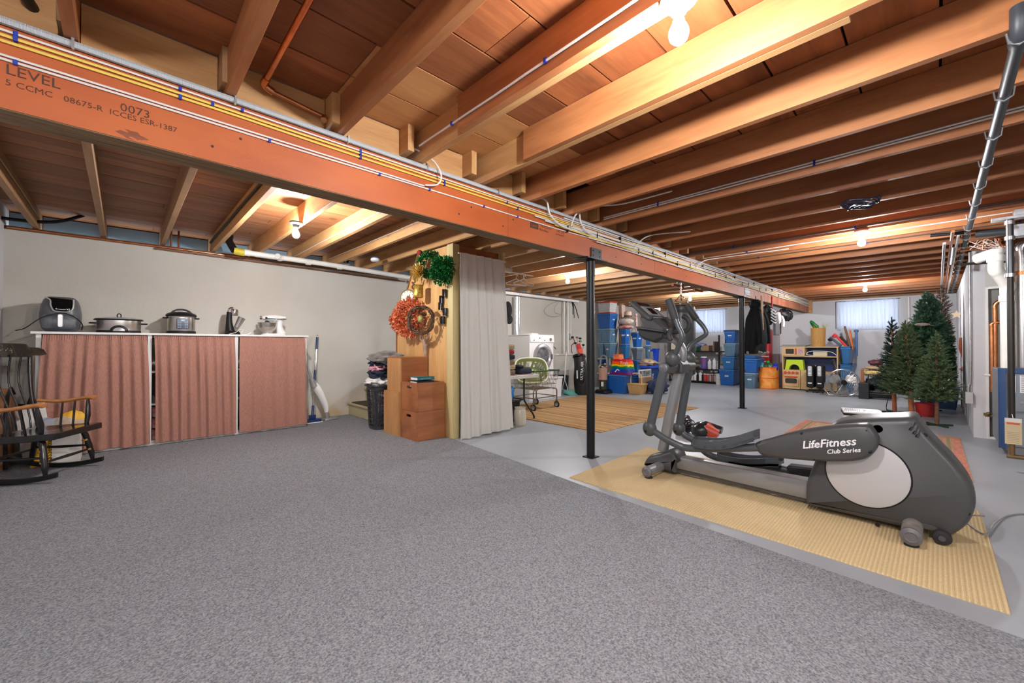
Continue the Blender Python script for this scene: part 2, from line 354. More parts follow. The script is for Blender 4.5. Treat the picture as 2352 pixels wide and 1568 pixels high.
for i, (a, b) in enumerate((W1, W2)):
    fr = MB()
    for y0, y1 in ((a, a + .035), (b - .035, b), ((a + b) / 2 - .02, (a + b) / 2 + .02)): fr.box(XF + .10, XF + .14, y0, y1, WZ0, WZ1)
    fr.box(XF + .10, XF + .14, a, b, WZ0, WZ0 + .035); fr.box(XF + .10, XF + .14, a, b, WZ1 - .035, WZ1)
    wo = obj('window_%d' % (i + 1), fr, mat('window_vinyl', (.8, .8, .8), .4), bevel=.003); wo['kind'] = 'structure'
    obj('pane', MB().box(XF + .117, XF + .121, a + .03, (a + b) / 2 - .01, WZ0 + .03, WZ1 - .03), GLASS, wo)
    obj('pane', MB().box(XF + .117, XF + .121, (a + b) / 2 + .01, b - .03, WZ0 + .03, WZ1 - .03), GLASS, wo)
# storage partition on the right and its face with the low grey door
XA, YP = 7.05, -0.28
struct('wall_right', MB().box(XA, XF, YP - .10, YP, 0, 2.16), PLAS2)
zt = 1.655
wa = MB().box(XA - .0, XA + .1, YP - .11, YP - .1, 0, 2.16).box(XA, XA + .1, YB, YP - .11, zt + .05, 2.16).box(XA, XA + .1, YB, -1.05, 0, zt + .05)
struct('wall_alcove', wa, DRYW)
d1 = struct('door_1', MB().box(XA + .045, XA + .08, -1.03, YP - .12, .02, zt + .03), mat('grey_door', (.22, .22, .21), .7, var=.08, vscale=3))
obj('door_frame', MB().box(XA - .012, XA + .045, YP - .12, YP - .10, 0, zt + .05).box(XA - .012, XA + .045, -1.05, YP - .12, zt + .03, zt + .055).box(XA - .012, XA + .045, -1.05, YP - .12, 0, .025), WHITE, d1, bevel=.002)
obj('door_handle', MB().cyl((XA + .04, -.55, 1.0), (XA - .0, -.55, 1.0), .014).lathe((XA + .0, -.55, 1.0), [(.004, 0), (.02, .0), (.022, .012), (.012, .02)], 14, axis=(-1, 0, 0)), CHROME, d1)
# ---------------------------------------------------------------- ceiling: slab, boards, joists, blocking
ce = struct('ceiling', MB().box(XN - .15, XF + .15, YB - .15, YL + .35, 2.42, 2.5), mat('dark_underlay', (.03, .015, .01), .9))
PLK = wood('red_brown_subfloor', (0.17, 0.048, 0.014), (0.33, 0.105, 0.032), 'X', gs=7, rnd=0.25, knots=0.6, ks=2.0)
PLKL = wood('new_pale_board', (0.40, 0.17, 0.055), (0.54, 0.27, 0.10), 'X', gs=7, rnd=0.10, knots=0.3)
PLK2 = wood('brown_subfloor', (0.20, 0.075, 0.026), (0.33, 0.135, 0.05), 'X', gs=9, rnd=0.22, knots=0.5, ks=3.0)
rs = random.Random(3)
y = 2.24; row = 0
while y > YB:
    y0 = max(y - .277, YB); x = XN - rs.uniform(0, 1.2)
    cuts = [x]
    while cuts[-1] < XF: cuts.append(cuts[-1] + rs.choice((2.44, 2.93, 3.9)))
    for a, b in zip(cuts, cuts[1:]):
        a2, b2 = max(a, XN), min(b, XF)
        if b2 - a2 < .1: continue
        if row < 2 and a2 < 2.7 and b2 > .79:   # the two new boards beside the beam
            if a2 < .78: obj('plank', MB().box(a2, .79, y0 + .004, y, ZR + JD + .002, ZR + JD + .02), PLK, ce)
            if .795 >= a2: obj('plank', MB().box(.795, 2.7, y0 + .004, y, ZR + JD, ZR + JD + .02), PLKL, ce)
            if b2 > 2.8: obj('plank', MB().box(max(a2, 2.705), b2, y0 + .004, y, ZR + JD + .002, ZR + JD + .02), PLK, ce)
            continue
        h = rs.uniform(0, .003); obj('plank', MB().box(a2 + .002, b2 - .002, y0 + .004, y, ZR + JD + h, ZR + JD + .02), PLK, ce)
    y -= .283; row += 1
y = 2.285; PW = .139
while y < YL + .3:
    x = XN - rs.uniform(0, 2); cuts = [x]
    while cuts[-1] < XF: cuts.append(cuts[-1] + rs.choice((2.9, 3.9, 4.8)))
    for a, b in zip(cuts, cuts[1:]):
        a2, b2 = max(a, XN), min(b, XF)
        if b2 - a2 < .1: continue
        h = rs.uniform(0, .002); obj('plank', MB().box(a2 + .002, b2 - .002, y, y + PW - .003, ZL + JD + h, ZL + JD + .018), PLK2, ce)
    y += PW
JR = wood('red_fir_joist', (0.26, 0.085, 0.026), (0.43, 0.17, 0.058), 'Y', gs=6, rnd=0.14, knots=0.12)
JRD = wood('dark_fir_joist', (0.21, 0.068, 0.022), (0.32, 0.12, 0.04), 'Y', gs=6, rnd=0.14, knots=0.12)
JL = wood('grey_brown_joist', (0.26, 0.13, 0.055), (0.40, 0.22, 0.10), 'Y', gs=6, rnd=0.15, knots=0.15)
RX = [.85 + .488 * k for k in range(-3, 24) if .85 + .488 * k < XF - .02]
for k, x in enumerate(RX):
    kk = k - 3
    if kk in (1, 2):
        obj('joist', MB().box(x - .078, x - .040, YB, 1.73, ZR, ZR + JD), JR, ce, bevel=.002)
        obj('sister_joist', MB().box(x - .039, x, .2, 2.34, ZR, ZR + JD), SPR, ce, bevel=.002, label='pale new joist bolted beside the older one')
    else: obj('joist', MB().box(x - .038, x, YB, 2.34, ZR, ZR + JD), JR if kk < 5 else (JR if rs.random() < .5 else JRD), ce, bevel=.002)
for i, x in enumerate(LX): obj('joist', MB().box(x - .042, x, 2.15, YL + .28, ZL, ZL + JD), SPR if 4 <= i <= 9 else JL, ce, bevel=.002)
allx = sorted([(x - (.078 if i - 3 in (1, 2) else .038), x) for i, x in enumerate(RX)] + [(x - .042, x) for x in LX])
for i in range(len(allx) - 1):
    a, b = allx[i][1] + .002, allx[i + 1][0] - .002
    if b - a > .09: obj('blocking_board', MB().box(a, b, 2.25, 2.288, 2.165, ZR + JD - .002), SPRX if i < 20 else JR, ce, bevel=.0015)
obj('cross_brace', MB().box(7.0, 7.42, 3.2, 3.24, 2.10, 2.14).box(7.9, 8.3, 3.2, 3.24, 2.10, 2.14), JR, ce)
# ---------------------------------------------------------------- the long laminated beam
BY0, BY1, BZ0, BZ1 = 2.21, 2.343, 1.86, 2.162
bt = thing('support_beam', 'long orange laminated timber beam carrying the joists across the basement', 'beam', (XN, (BY0 + BY1) / 2, BZ0))
EDGE = mat('veneer_edges', (0.13, 0.075, 0.032), 0.75, col2=(0.26, 0.165, 0.08), vscale=14, stretch=(.25, 5, 1))
ORG = mat('orange_sealer', (0.33, 0.062, 0.008), 0.55, col2=(0.44, 0.10, 0.016), vscale=1.8, stretch=(1, 1, 2.5), detail=6, bump=.05, bscale=40)
ORG2 = mat('faded_orange_sealer', (0.32, 0.085, 0.035), 0.6, col2=(0.46, 0.18, 0.09), vscale=2.5, stretch=(3, 1, 1))
for k in range(3):
    y0 = BY0 + .0015 + k * .0443
    obj('laminated_ply', MB().box(XN, 12.33, y0 + .001, y0 + .0425, BZ0, BZ1), EDGE, bt, bevel=.001)
for a, b, m_ in ((XN, 2.07, ORG), (2.074, 4.35, ORG), (4.354, 7.55, ORG), (7.554, 12.33, ORG2)):
    obj('face_veneer', MB().box(a, b, BY0 - .001, BY0 + .0015, BZ0 + .004, BZ1), m_, bt)
    obj('face_veneer', MB().box(a, b, BY1 - .003, BY1, BZ0 + .004, BZ1), m_, bt)
INK = mat('black_print', (0.07, 0.02, 0.008), .7)
Rr, Ur = (1, 0, 0), (0, 0, 1)
def bprint(s_, x, z, size): text('beam_print', s_, size, (x, BY0 - .002, z), Rr, Ur, INK, bt, depth=.0002)
bprint('LEVEL', -.235, 2.00, .050); bprint('5 CCMC   08675-R  ICCES ESR-1387', -.07, 1.955, .030); bprint('0073', .03, 1.985, .045)
bprint('TRUS JOIST', 2.50, 2.015, .028); bprint('Microllam', 2.47, 1.985, .028); bprint('1.9E  LVL', 2.68, 2.012, .028); bprint('KE-PRODUCT', 2.68, 1.985, .018)
obj('beam_stamp', MB().box(2.31, 2.405, BY0 - .0022, BY0 - .001, 1.978, 2.03), INK, bt); text('beam_print', 'Level', .032, (2.357, BY0 - .003, 2.003), Rr, Ur, ORG, bt, depth=.0002)
kn = MB(); kn.ball((.02, BY0 + .001, 1.885), .06, .003, .018, nz=.5); obj('patch_stain', kn, mat('resin_patch', (.2, .045, .012), .6), bt)
sc = MB()
for x in (.28, 1.62, 2.02, 3.55, 4.05, 4.6, 5.2, 5.9, 6.6, 7.1):
    for z in (1.93, 2.0): sc.lathe((x + (z - 1.93) * 1.5, BY0 - .001, z), [(.006, 0), (.005, .003), (.001, .003)], 10, axis=(0, -1, 0))
obj('screw_heads', sc, mat('dark_screw', (.03, .015, .01), .5), bt)
tag(obj('end_post', MB().box(12.33, XF - .001, BY0 - .07, BY0 + .06, 1.86, 2.17), SPR, origin=(12.36, BY0, 1.86)), 'short pale timber block at the far end of the orange beam', 'post')
# ---------------------------------------------------------------- steel columns
def column(x, y, label, plate=True):
    t = thing('support_column', label, 'column', (x, y, 0))
    obj('shaft', MB().cyl((x, y, .008), (x, y, 1.845), .0385, seg=28), BLACKM, t)
    obj('foot_plate', MB().box(x - .055, x + .055, y - .055, y + .055, 0, .009), BLACKM, t)
    obj('collar', MB().cyl((x, y, 1.70), (x, y, 1.845), .042, seg=28), BLACKM, t)
    obj('top_plate', MB().box(x - .16, x + .16, y - .085, y + .085, 1.848, 1.8585), BLACKM, t, bevel=.001)
    if plate:
        br = obj('bracket', MB().box(x - .075, x + .09, BY0 - .012, BY0 - .003, 1.862, 1.955), BLACKM, t, bevel=.001)
        b_ = MB()
        for i in (-.045, .06):
            for z in (1.885, 1.93): obj('bolt', MB().cyl((x + i, BY0 - .012, z), (x + i, BY0 - .017, z), .006, seg=6), BLACKP, br)
    return t
column(3.19, 2.262, 'black steel column left of the elliptical, standing by the cream rug corner')
column(7.49, 2.262, 'black steel column farther back, between the stacked blue totes', plate=False)
pl = MB().box(7.47, 7.72, BY0 - .008, BY0 - .0015, 1.90, 2.01)
po = tag(obj('splice_plate', pl, mat('zinc_plate', (.33, .34, .36), .55, .2), origin=(7.6, BY0, 1.9), bevel=.001), 'small galvanised splice plate screwed to the beam above the farther black column', 'metal plate')
b_ = MB()
for i in range(4):
    for z in (1.925, 1.985): obj('bolt', MB().cyl((7.5 + .065 * i, BY0 - .008, z), (7.5 + .065 * i, BY0 - .012, z), .006, seg=6), BLACKP, po)
# ---------------------------------------------------------------- bare bulbs
PORC = mat('porcelain', (.85, .84, .82), .25)
def bulb(x, y, z0, label, base=PORC):
    t = thing('ceiling_light', label, 'light bulb', (x, y, z0), 'bare bulbs under the joists')
    obj('lamp_base', MB().lathe((x, y, z0), [(.0, 0), (.056, 0), (.058, -.012), (.05, -.02), (.03, -.026), (.024, -.05), (.0, -.05)], 24), base, t)
    g = obj('bulb_neck', MB().lathe((x, y, z0 - .045), [(.0, 0), (.014, 0), (.015, -.02), (.018, -.03), (.0, -.031)], 16), mat('bulb_collar', (.7, .7, .7), .3, .6), t)
    A = 4 * pi * .03 ** 2
    obj('bulb_glass', MB().lathe((x, y, z0 - .074), [(.0, 0), (.014, 0), (.02, -.012), (.029, -.03), (.031, -.044), (.027, -.06), (.016, -.072), (.0, -.076)], 20),
        mat('lit_bulb', (1, 1, 1), .3, emit=BULB_C, estr=BULB_W / (A * pi)), t)
    return t
LABS = ['bare lit bulb on a white base, largest, near the top of the picture', 'bare lit bulb on a dark base above the appliances on the white shelf',
        'bare lit bulb above the washing machine, left of the near column', 'bare lit bulb over the open floor, midway to the Christmas trees',
        'bare lit bulb farthest away, in front of the window by the trees', 'bare lit bulb beside the elliptical handles, near the left window',
        'unseen added fill bulb behind the furnace side, outside the view', 'unseen added fill bulb close behind the camera, outside the view']
for i, (x, y) in enumerate(BULBS):
    bulb(x, y, ZR - .002 if y < 2.2 else ZL - .002, LABS[i], BLACKP if i == 1 else PORC)
# ================================================================ LEFT SIDE: shelf unit with curtains and appliances
def curtain_mb(x0, x1, y, z0, z1, folds, amp, x0b=None, x1b=None, seed=0, gather=0.0, nu=90, nv=26, axis='X', hem=0.0, thick=.003):
    """hanging cloth between x0..x1 (top) and x0b..x1b (bottom); folds open out downwards"""
    x0b = x0 if x0b is None else x0b; x1b = x1 if x1b is None else x1b
    def fn(u, v):
        zz = z1 + (z0 - z1) * v; sp = v ** .8
        uu = u + .012 * noise.noise(Vector((u * 6 + seed, v * 1.5, 0)))
        a = x0 + (x1 - x0) * uu; b = x0b + (x1b - x0b) * uu; X_ = a + (b - a) * sp
        ph = folds * uu * 2 * pi + 1.6 * noise.noise(Vector((uu * 5, seed, v * .7)))
        d = amp * (.35 + .65 * min(1, v * 3)) * (sin(ph) * (.6 + .5 * noise.noise(Vector((uu * 9, 3 + seed, v))) ) + .5 * noise.noise(Vector((uu * folds * .7, v * 2.0, seed))))
        d += gather * sin(uu * folds * 5 * 2 * pi) * max(0, 1 - v * 14)
        zz -= hem * (uu - .5) * v + .012 * v * noise.noise(Vector((uu * 7, seed + 5, 0)))
        return (X_, y + d, zz) if axis == 'X' else (y + d, X_, zz)
    return MB().grid(fn, nu, nv, thick, (0, 1, 0) if axis == 'X' else (1, 0, 0))
CX0, CX1, CYF, CYB, CZ = -.575, 1.725, 5.67, 6.12, 1.178
su = thing('shelf_unit', 'long low white shelf unit against the cream wall, hung with three rust curtains', 'shelf unit', (CX0, CYB, .01))
obj('top_board', MB().box(CX0 - .03, CX1 + .02, CYF - .02, CYB, CZ - .022, CZ), WHITE, su, bevel=.002)
for x in (CX0, .185, .945, CX1 - .032): obj('upright', MB().box(x, x + .034, CYF + .004, CYB, .01, CZ - .022), WHITE, su, bevel=.0015)
for a, b in ((CX0 + .034, .185), (.219, .945), (.979, CX1 - .032)):
    for z in (.035, .42, .76): obj('shelf', MB().box(a, b, CYF + .03, CYB, z, z + .018), WHITE, su, bevel=.001)
obj('back_panel', MB().box(CX0, CX1, CYB - .006, CYB + .006, .01, CZ - .022), mat('dim_white_board', (.5, .48, .45), .7), su)
obj('kick_board', MB().box(CX0, CX1, CYF + .008, CYF + .03, .01, .035), WHITE, su)
obj('curtain_rod', MB().cyl((CX0, CYF + .012, CZ - .04), (CX1, CYF + .012, CZ - .04), .005, seg=8), CHROME, su)
RUST = mat('rust_linen', (0.33, 0.15, 0.11), 0.9, col2=(0.48, 0.26, 0.20), vscale=90, stretch=(6, 1, .35), bump=.25, bscale=220, sheen=.2, spec=.1)
L_ = ['rust brown linen curtain on the white shelf unit, behind the rocking chair', 'rust brown linen curtain in the middle of the white shelf unit', 'rust brown linen curtain at the end of the shelf unit nearest the vacuum']
for (a, b, a2, b2, sd, la) in ((CX0 + .05, .175, CX0 - .0, .215, 1, L_[0]), (.235, .935, .255, .96, 5, L_[1]), (.985, CX1 - .03, .985, CX1 + .0, 9, L_[2])):
    tag(obj('rust_curtain', curtain_mb(a, b, CYF - .045, .035, CZ - .03, 9 if sd < 9 else 6, .024 if sd < 9 else .014, a2, b2, seed=sd, gather=.005, nu=130, nv=36), RUST, origin=(a, CYF, .035)), la, 'curtain', 'rust curtains on the shelf unit')
# things glimpsed in the gap between the curtains
for k, z in enumerate((.053, .17, .29)):
    jr = tag(obj('food_jar', MB().lathe((.222 + .045, 5.80, z), [(0, 0), (.04, 0), (.044, .01), (.044, .08), (.035, .1), (.0, .1)], 18), mat('red_white_label', (.5, .05, .04), .5, col2=(.8, .75, .7), vscale=14), origin=(.267, 5.8, z)), ['bottom red and white jar in the gap between the first two curtains', 'middle red and white jar in the gap between the first two curtains', 'top red and white jar on the low shelf between the first two curtains'][k], 'jar')
pt = thing('saucepan', 'steel saucepan on the middle shelf in the gap beside the first curtain', 'pan', (.27, 5.8, .438))
obj('pan_body', MB().lathe((.275, 5.8, .438), [(0, 0), (.05, 0), (.052, .01), (.052, .08), (.056, .083), (.05, .083), (.048, .01), (0, .008)], 20), STEEL, pt)
obj('pan_handle', MB().bar((.26, 5.75, .505), (.245, 5.70, .52), .015, .008), BLACKP, pt)
AY = 5.90
# ---- air fryer
GRYP = mat('slate_grey_plastic', (0.085, 0.09, 0.10), 0.38, bump=.03, bscale=300)
af = thing('air_fryer', 'rounded slate grey air fryer with a black panel on the white shelf', 'air fryer', (-.32, AY, CZ))
cxx = -.437; rad = 2 * 0.0
def fry(z, a, b): return [(cxx + a * cos(t) * (abs(cos(t)) ** -.35 if abs(cos(t)) > .05 else 1), AY + b * sin(t) * (abs(sin(t)) ** -.35 if abs(sin(t)) > .05 else 1), z) for t in [2 * pi * (i + .5) / 40 for i in range(40)]]
lv = [(.008, .100, .12), (.03, .122, .145), (.10, .137, .165), (.18, .139, .168), (.26, .128, .155), (.31, .112, .135), (.335, .09, .11)]
m_ = MB(); vs = []; fs = []
for (z, a, b) in lv: vs += fry(CZ + z, a, b)
for i in range(len(lv) - 1):
    for k in range(40): k2 = (k + 1) % 40; fs.append((i * 40 + k, i * 40 + k2, (i + 1) * 40 + k2, (i + 1) * 40 + k))
fs += [tuple(range(40))[::-1], tuple(range((len(lv) - 1) * 40, len(lv) * 40))]
m_.add(vs, fs); bd = obj('fryer_body', m_, GRYP, af, ang=60)
for sx in (-.07, .07): obj('foot', MB().cyl((cxx + sx, AY - .05, CZ), (cxx + sx, AY - .05, CZ + .012), .015), BLACKP, af)
# drawer front, slightly proud
obj('basket_drawer', MB().pillow([(cxx + x, CZ + z) for x, z in rr(-.112, .112, .03, .165, .03)], 'Y', [(AY - .176, .012), (AY - .172, 0), (AY - .10, 0)]), mat('slate_grey_drawer', (0.07, 0.078, 0.09), 0.3), af)
hd = obj('basket_handle', MB().pillow([(cxx + .01 + x, CZ + z) for x, z in rr(-.018, .018, .045, .165, .014)], 'Y', [(AY - .215, .004), (AY - .21, 0), (AY - .20, 0), (AY - .195, .004)]), mat('silver_plastic', (.6, .6, .6), .3, .6), af)
obj('handle_bridge', MB().box(cxx - .004, cxx + .024, AY - .2, AY - .15, CZ + .13, CZ + .16), BLACKP, hd)
pan = [(-.095, .325), (-.06, .30), (-.055, .25), (-.035, .20), (.0, .19), (.05, .19), (.08, .21), (.09, .25), (.09, .31)]
def front(x, z): zz = z; return AY - (.165 if zz < .2 else .165 - (zz - .2) * .28) - .002
m_ = MB(); ol = [(cxx + x, front(x, z), CZ + z) for x, z in pan]
o2 = [(a, b - .006, c) for a, b, c in ol]; n = len(ol)
m_.add(ol + o2, [tuple(range(n)), tuple(range(2 * n - 1, n - 1, -1))] + [(i, (i + 1) % n, n + (i + 1) % n, n + i) for i in range(n)])
obj('control_panel', m_, mat('black_gloss', (.004, .004, .005), .08), af)
obj('silver_trim', MB().tube([(a, b - .006, c) for a, b, c in smoothp(ol, 4)], .006, 8), mat('silver_plastic', (.6, .6, .6), .3, .6), af)
text('fryer_print', 'PowerXL', .026, (cxx + .025, front(0, .215) - .007, CZ + .212), (1, 0, 0), (0, -.15, 1), PAPER, af, depth=.0003)
(obj('power_cord', MB().tube(smoothp([(cxx - .26, AY - .19, CZ + .006), (cxx - .20, AY - .22, CZ + .03), (cxx - .10, AY - .225, CZ + .13), (cxx + .01, AY - .22, CZ + .175), (cxx + .09, AY - .225, CZ + .15), (cxx + .15, AY - .20, CZ + .08), (cxx + .145, AY - .18, CZ + .02)], 5), .0045, 7), BLACKP, af))
# ---- slow cooker (oval)
def oval_pot(name, label, cat, cx_, cy_, z, rx, ry, h): return thing(name, label, cat, (cx_, cy_, z))
sx_, sy_ = 1.0, .74
sl = thing('slow_cooker', 'low oval steel slow cooker with a glass lid on the white shelf', 'slow cooker', (-.01, AY, CZ)); c = (-.03, AY)
obj('cooker_base', MB().lathe((c[0], c[1], CZ), [(0, 0), (.165, 0), (.172, .012), (.168, .026), (0, .026)], 40, sx=sx_, sy=sy_), BLACKP, sl)
obj('cooker_wall', MB().lathe((c[0], c[1], CZ), [(.166, .026), (.168, .03), (.170, .128), (.15, .13)], 40, sx=sx_, sy=sy_), STEEL, sl)
obj('cooker_rim', MB().lathe((c[0], c[1], CZ), [(.15, .128), (.185, .13), (.192, .137), (.186, .142), (0, .142)], 40, sx=sx_, sy=sy_), BLACKP, sl)
ld = obj('glass_lid', MB().lathe((c[0], c[1], CZ), [(0, .142), (.178, .143), (.182, .148), (.12, .16), (.05, .168), (0, .17)], 40, sx=sx_, sy=sy_), mat('lid_glass', (.45, .47, .47), .08, trans=.3), sl)
obj('lid_handle', MB().tube(smoothp([(c[0] - .012, c[1], CZ + .166), (c[0] - .014, c[1], CZ + .19), (c[0], c[1], CZ + .203), (c[0] + .014, c[1], CZ + .19), (c[0] + .012, c[1], CZ + .166)], 4), .005, 8), BLACKP, ld)
for s_ in (-1, 1):
    x = c[0] + s_ * .168; obj('side_handle', MB().tube(smoothp([(x, c[1] - .05, CZ + .10), (x + s_ * .042, c[1] - .045, CZ + .10), (x + s_ * .046, c[1] + .045, CZ + .10), (x, c[1] + .05, CZ + .10)], 4), .006, 8), BLACKP, sl)
dl = obj('dial_panel', MB().pillow([(c[0] + .07 * cos(t), CZ + .016 + .062 * sin(t)) for t in [pi * i / 14 for i in range(15)]], 'Y', [(c[1] - .137, .006), (c[1] - .134, 0), (c[1] - .1, 0)]), BLACKP, sl)
obj('dial', MB().pillow([(c[0] + .045 * cos(t), CZ + .018 + .036 * sin(t)) for t in [pi * i / 12 for i in range(13)]], 'Y', [(c[1] - .142, .003), (c[1] - .140, 0), (c[1] - .13, 0)]), mat('silver_plastic', (.6, .6, .6), .3, .6), dl)
# ---- pressure cooker
pc = thing('pressure_cooker', 'tall steel pressure cooker with black lid and keypad on the white shelf', 'pressure cooker', (.475, AY, CZ)); c = (.475, AY)
obj('cooker_base', MB().lathe((c[0], c[1], CZ), [(0, 0), (.122, 0), (.132, .01), (.132, .028), (.124, .035), (0, .035)], 36), BLACKP, pc)
obj('cooker_wall', MB().lathe((c[0], c[1], CZ), [(.121, .03), (.123, .035), (.124, .185), (.118, .19)], 36), STEEL, pc)
for s_ in (-1, 1): obj('side_handle', MB().pillow(rr(c[0] + s_ * .14 - .022, c[0] + s_ * .14 + .022, c[1] - .028, c[1] + .028, .012), 'Z', [(CZ + .17, .003), (CZ + .174, 0), (CZ + .182, 0), (CZ + .186, .003)]), BLACKP, pc)
obj('steel_ring', MB().lathe((c[0], c[1], CZ), [(0, .188), (.13, .188), (.134, .194), (.13, .20), (0, .20)], 36), CHROME, pc)
ld = obj('lid', MB().lathe((c[0], c[1], CZ), [(0, .20), (.138, .20), (.14, .21), (.125, .228), (.09, .243), (.04, .25), (0, .25)], 36), BLACKP, pc)
obj('lid_handle', MB().pillow([(c[0] + x, CZ + z) for x, z in ((-.10, .235), (-.075, .262), (-.04, .28), (0, .285), (.04, .28), (.075, .262), (.10, .235), (.07, .24), (.045, .262), (0, .268), (-.045, .262), (-.07, .24))], 'Y', [(c[1] - .022, .003), (c[1] - .018, 0), (c[1] + .018, 0), (c[1] + .022, .003)]), BLACKP, ld)
kp = obj('keypad', MB().pillow([(c[0] + x, CZ + z) for x, z in rr(-.052, .058, .052, .172, .014)], 'Y', [(c[1] - .131, .003), (c[1] - .128, 0), (c[1] - .10, 0)]), mat('navy_gloss', (.01, .022, .05), .12), pc)
dd = MB()
for i in range(5):
    for s_ in (-.036, -.018, .024, .042): dd.box(c[0] + s_ - .006, c[0] + s_ + .006, c[1] - .1325, c[1] - .1308, CZ + .066 + i * .018, CZ + .071 + i * .018)
dd.box(c[0] - .012, c[0] + .018, c[1] - .1325, c[1] - .1308, CZ + .14, CZ + .158); obj('key_marks', dd, mat('pale_blue_print', (.35, .5, .65), .5), kp)
# ---- tall upright appliance (black stand with chrome head and cup)
ta = thing('blender_stand', 'tall black upright milkshake stand with a chrome head and leaning steel cup', 'blender', (.955, AY, CZ)); x = .955
obj('stand_base', MB().pillow(rr(x - .085, x + .085, AY - .09, AY + .07, .05), 'Z', [(CZ, .006), (CZ + .008, 0), (CZ + .02, .002), (CZ + .045, .03)]), BLACKP, ta)
obj('stand_body', MB().tube(smoothp([(x - .02, AY + .01, CZ + .03), (x - .028, AY + .01, CZ + .12), (x - .03, AY + .01, CZ + .2), (x - .025, AY + .01, CZ + .275)], 4), [.06, .052, .046, .042, .038, .035, .033, .032, .031, .03, .03, .03, .03], 16), BLACKP, ta)
obj('chrome_head', MB().lathe((x + .022, AY, CZ + .23), [(0, 0), (.036, 0), (.04, .01), (.042, .06), (.038, .075), (.02, .086), (0, .088)], 24).tube(smoothp([(x - .028, AY + .01, CZ + .27), (x - .02, AY + .01, CZ + .312), (x + .01, AY, CZ + .315)], 4), .022, 14), CHROME, ta)
cu = MB(); cu.lathe((0, 0, 0), [(0, 0), (.026, 0), (.028, .01), (.040, .13), (.042, .135), (.037, .135), (.026, .02), (0, .018)], 24)
cu.xf(Matrix.Translation((x + .035, AY - .045, CZ + .085)) @ Matrix.Rotation(radians(24), 4, 'Y')); obj('steel_cup', cu, STEEL, ta)
(obj('power_cord', MB().tube(smoothp([(x - .05, AY - .12, CZ + .005), (x + .02, AY - .125, CZ + .03), (x + .05, AY - .12, CZ + .06), (x + .09, AY - .13, CZ + .06), (x + .06, AY - .15, CZ + .01), (x + .12, AY - .15, CZ + .005), (x + .17, AY - .14, CZ + .03), (x + .14, AY - .15, CZ + .006)], 5), .0028, 6), PAPER, ta, label='thin white coiled cord'))
# ---- stand mixer
WG = mat('white_enamel', (.82, .82, .81), .15, coat=.5)
sm = thing('stand_mixer', 'white stand mixer with a steel bowl at the right end of the shelf', 'stand mixer', (1.395, AY, CZ)); x = 1.395
obj('mixer_base', MB().pillow(rr(x - .13, x + .15, AY - .075, AY + .075, .06), 'Z', [(CZ, .003), (CZ + .006, 0), (CZ + .018, .002), (CZ + .025, .014)]), WG, sm)
m_ = MB().tube(smoothp([(x + .095, AY, CZ + .02), (x + .075, AY, CZ + .09), (x + .072, AY, CZ + .15), (x + .08, AY, CZ + .19)], 4), [.062, .056, .05, .045, .041, .038, .036, .036, .036, .037, .038, .04, .042], 18); obj('mixer_column', m_, WG, sm)
hm = MB(); hm.ball((x + .01, AY, CZ + .222), .145, .056, .047, 28, 16); hd = obj('mixer_head', hm, WG, sm)
obj('chrome_band', MB().box(x - .10, x + .14, AY - .0575, AY - .045, CZ + .207, CZ + .214), BLACKP, hd)
obj('attachment_hub', MB().cyl((x - .13, AY, CZ + .222), (x - .152, AY, CZ + .222), .022), CHROME, hd)
obj('speed_knob', MB().cyl((x - .09, AY - .045, CZ + .22), (x - .09, AY - .062, CZ + .22), .011), BLACKP, hd)
obj('motor_vent', MB().box(x + .05, x + .13, AY - .053, AY - .045, CZ + .222, CZ + .245), PAPER, hd)
obj('mixing_bowl', MB().lathe((x - .065, AY, CZ + .022), [(0, 0), (.05, 0), (.05, .008), (.062, .018), (.092, .06), (.103, .10), (.108, .137), (.111, .138), (.104, .138), (.098, .10), (.06, .03), (0, .02)], 32), STEEL, sm)
obj('beater', MB().cyl((x - .065, AY, CZ + .10), (x - .065, AY, CZ + .19), .008).lathe((x - .065, AY, CZ + .165), [(0, 0), (.03, 0), (.034, .012), (.03, .02), (0, .02)], 20), CHROME, sm)
(obj('mixer_cord', MB().tube(smoothp([(x + .02, AY - .07, CZ + .25), (x + .01, AY - .085, CZ + .19), (x - .04, AY - .125, CZ + .165), (x - .07, AY - .13, CZ + .17)], 5), .003, 6), PAPER, sm))
# ================================================================ rocking chair
BLK = mat('black_lacquer', (0.008, 0.008, 0.009), 0.22, coat=.3, var=.2, vscale=20); GOLD = mat('gold_band', (.45, .25, .06), .4, .4)
ARM = wood('honey_arm_wood', (0.42, 0.15, 0.04), (0.58, 0.25, 0.07), 'Y', rough=.3, rnd=.02, knots=0, coat=.3)
rc = thing('rocking_chair', 'black spindle-back rocking chair with honey coloured arms and gold bands', 'rocking chair', (0, 0, 0))
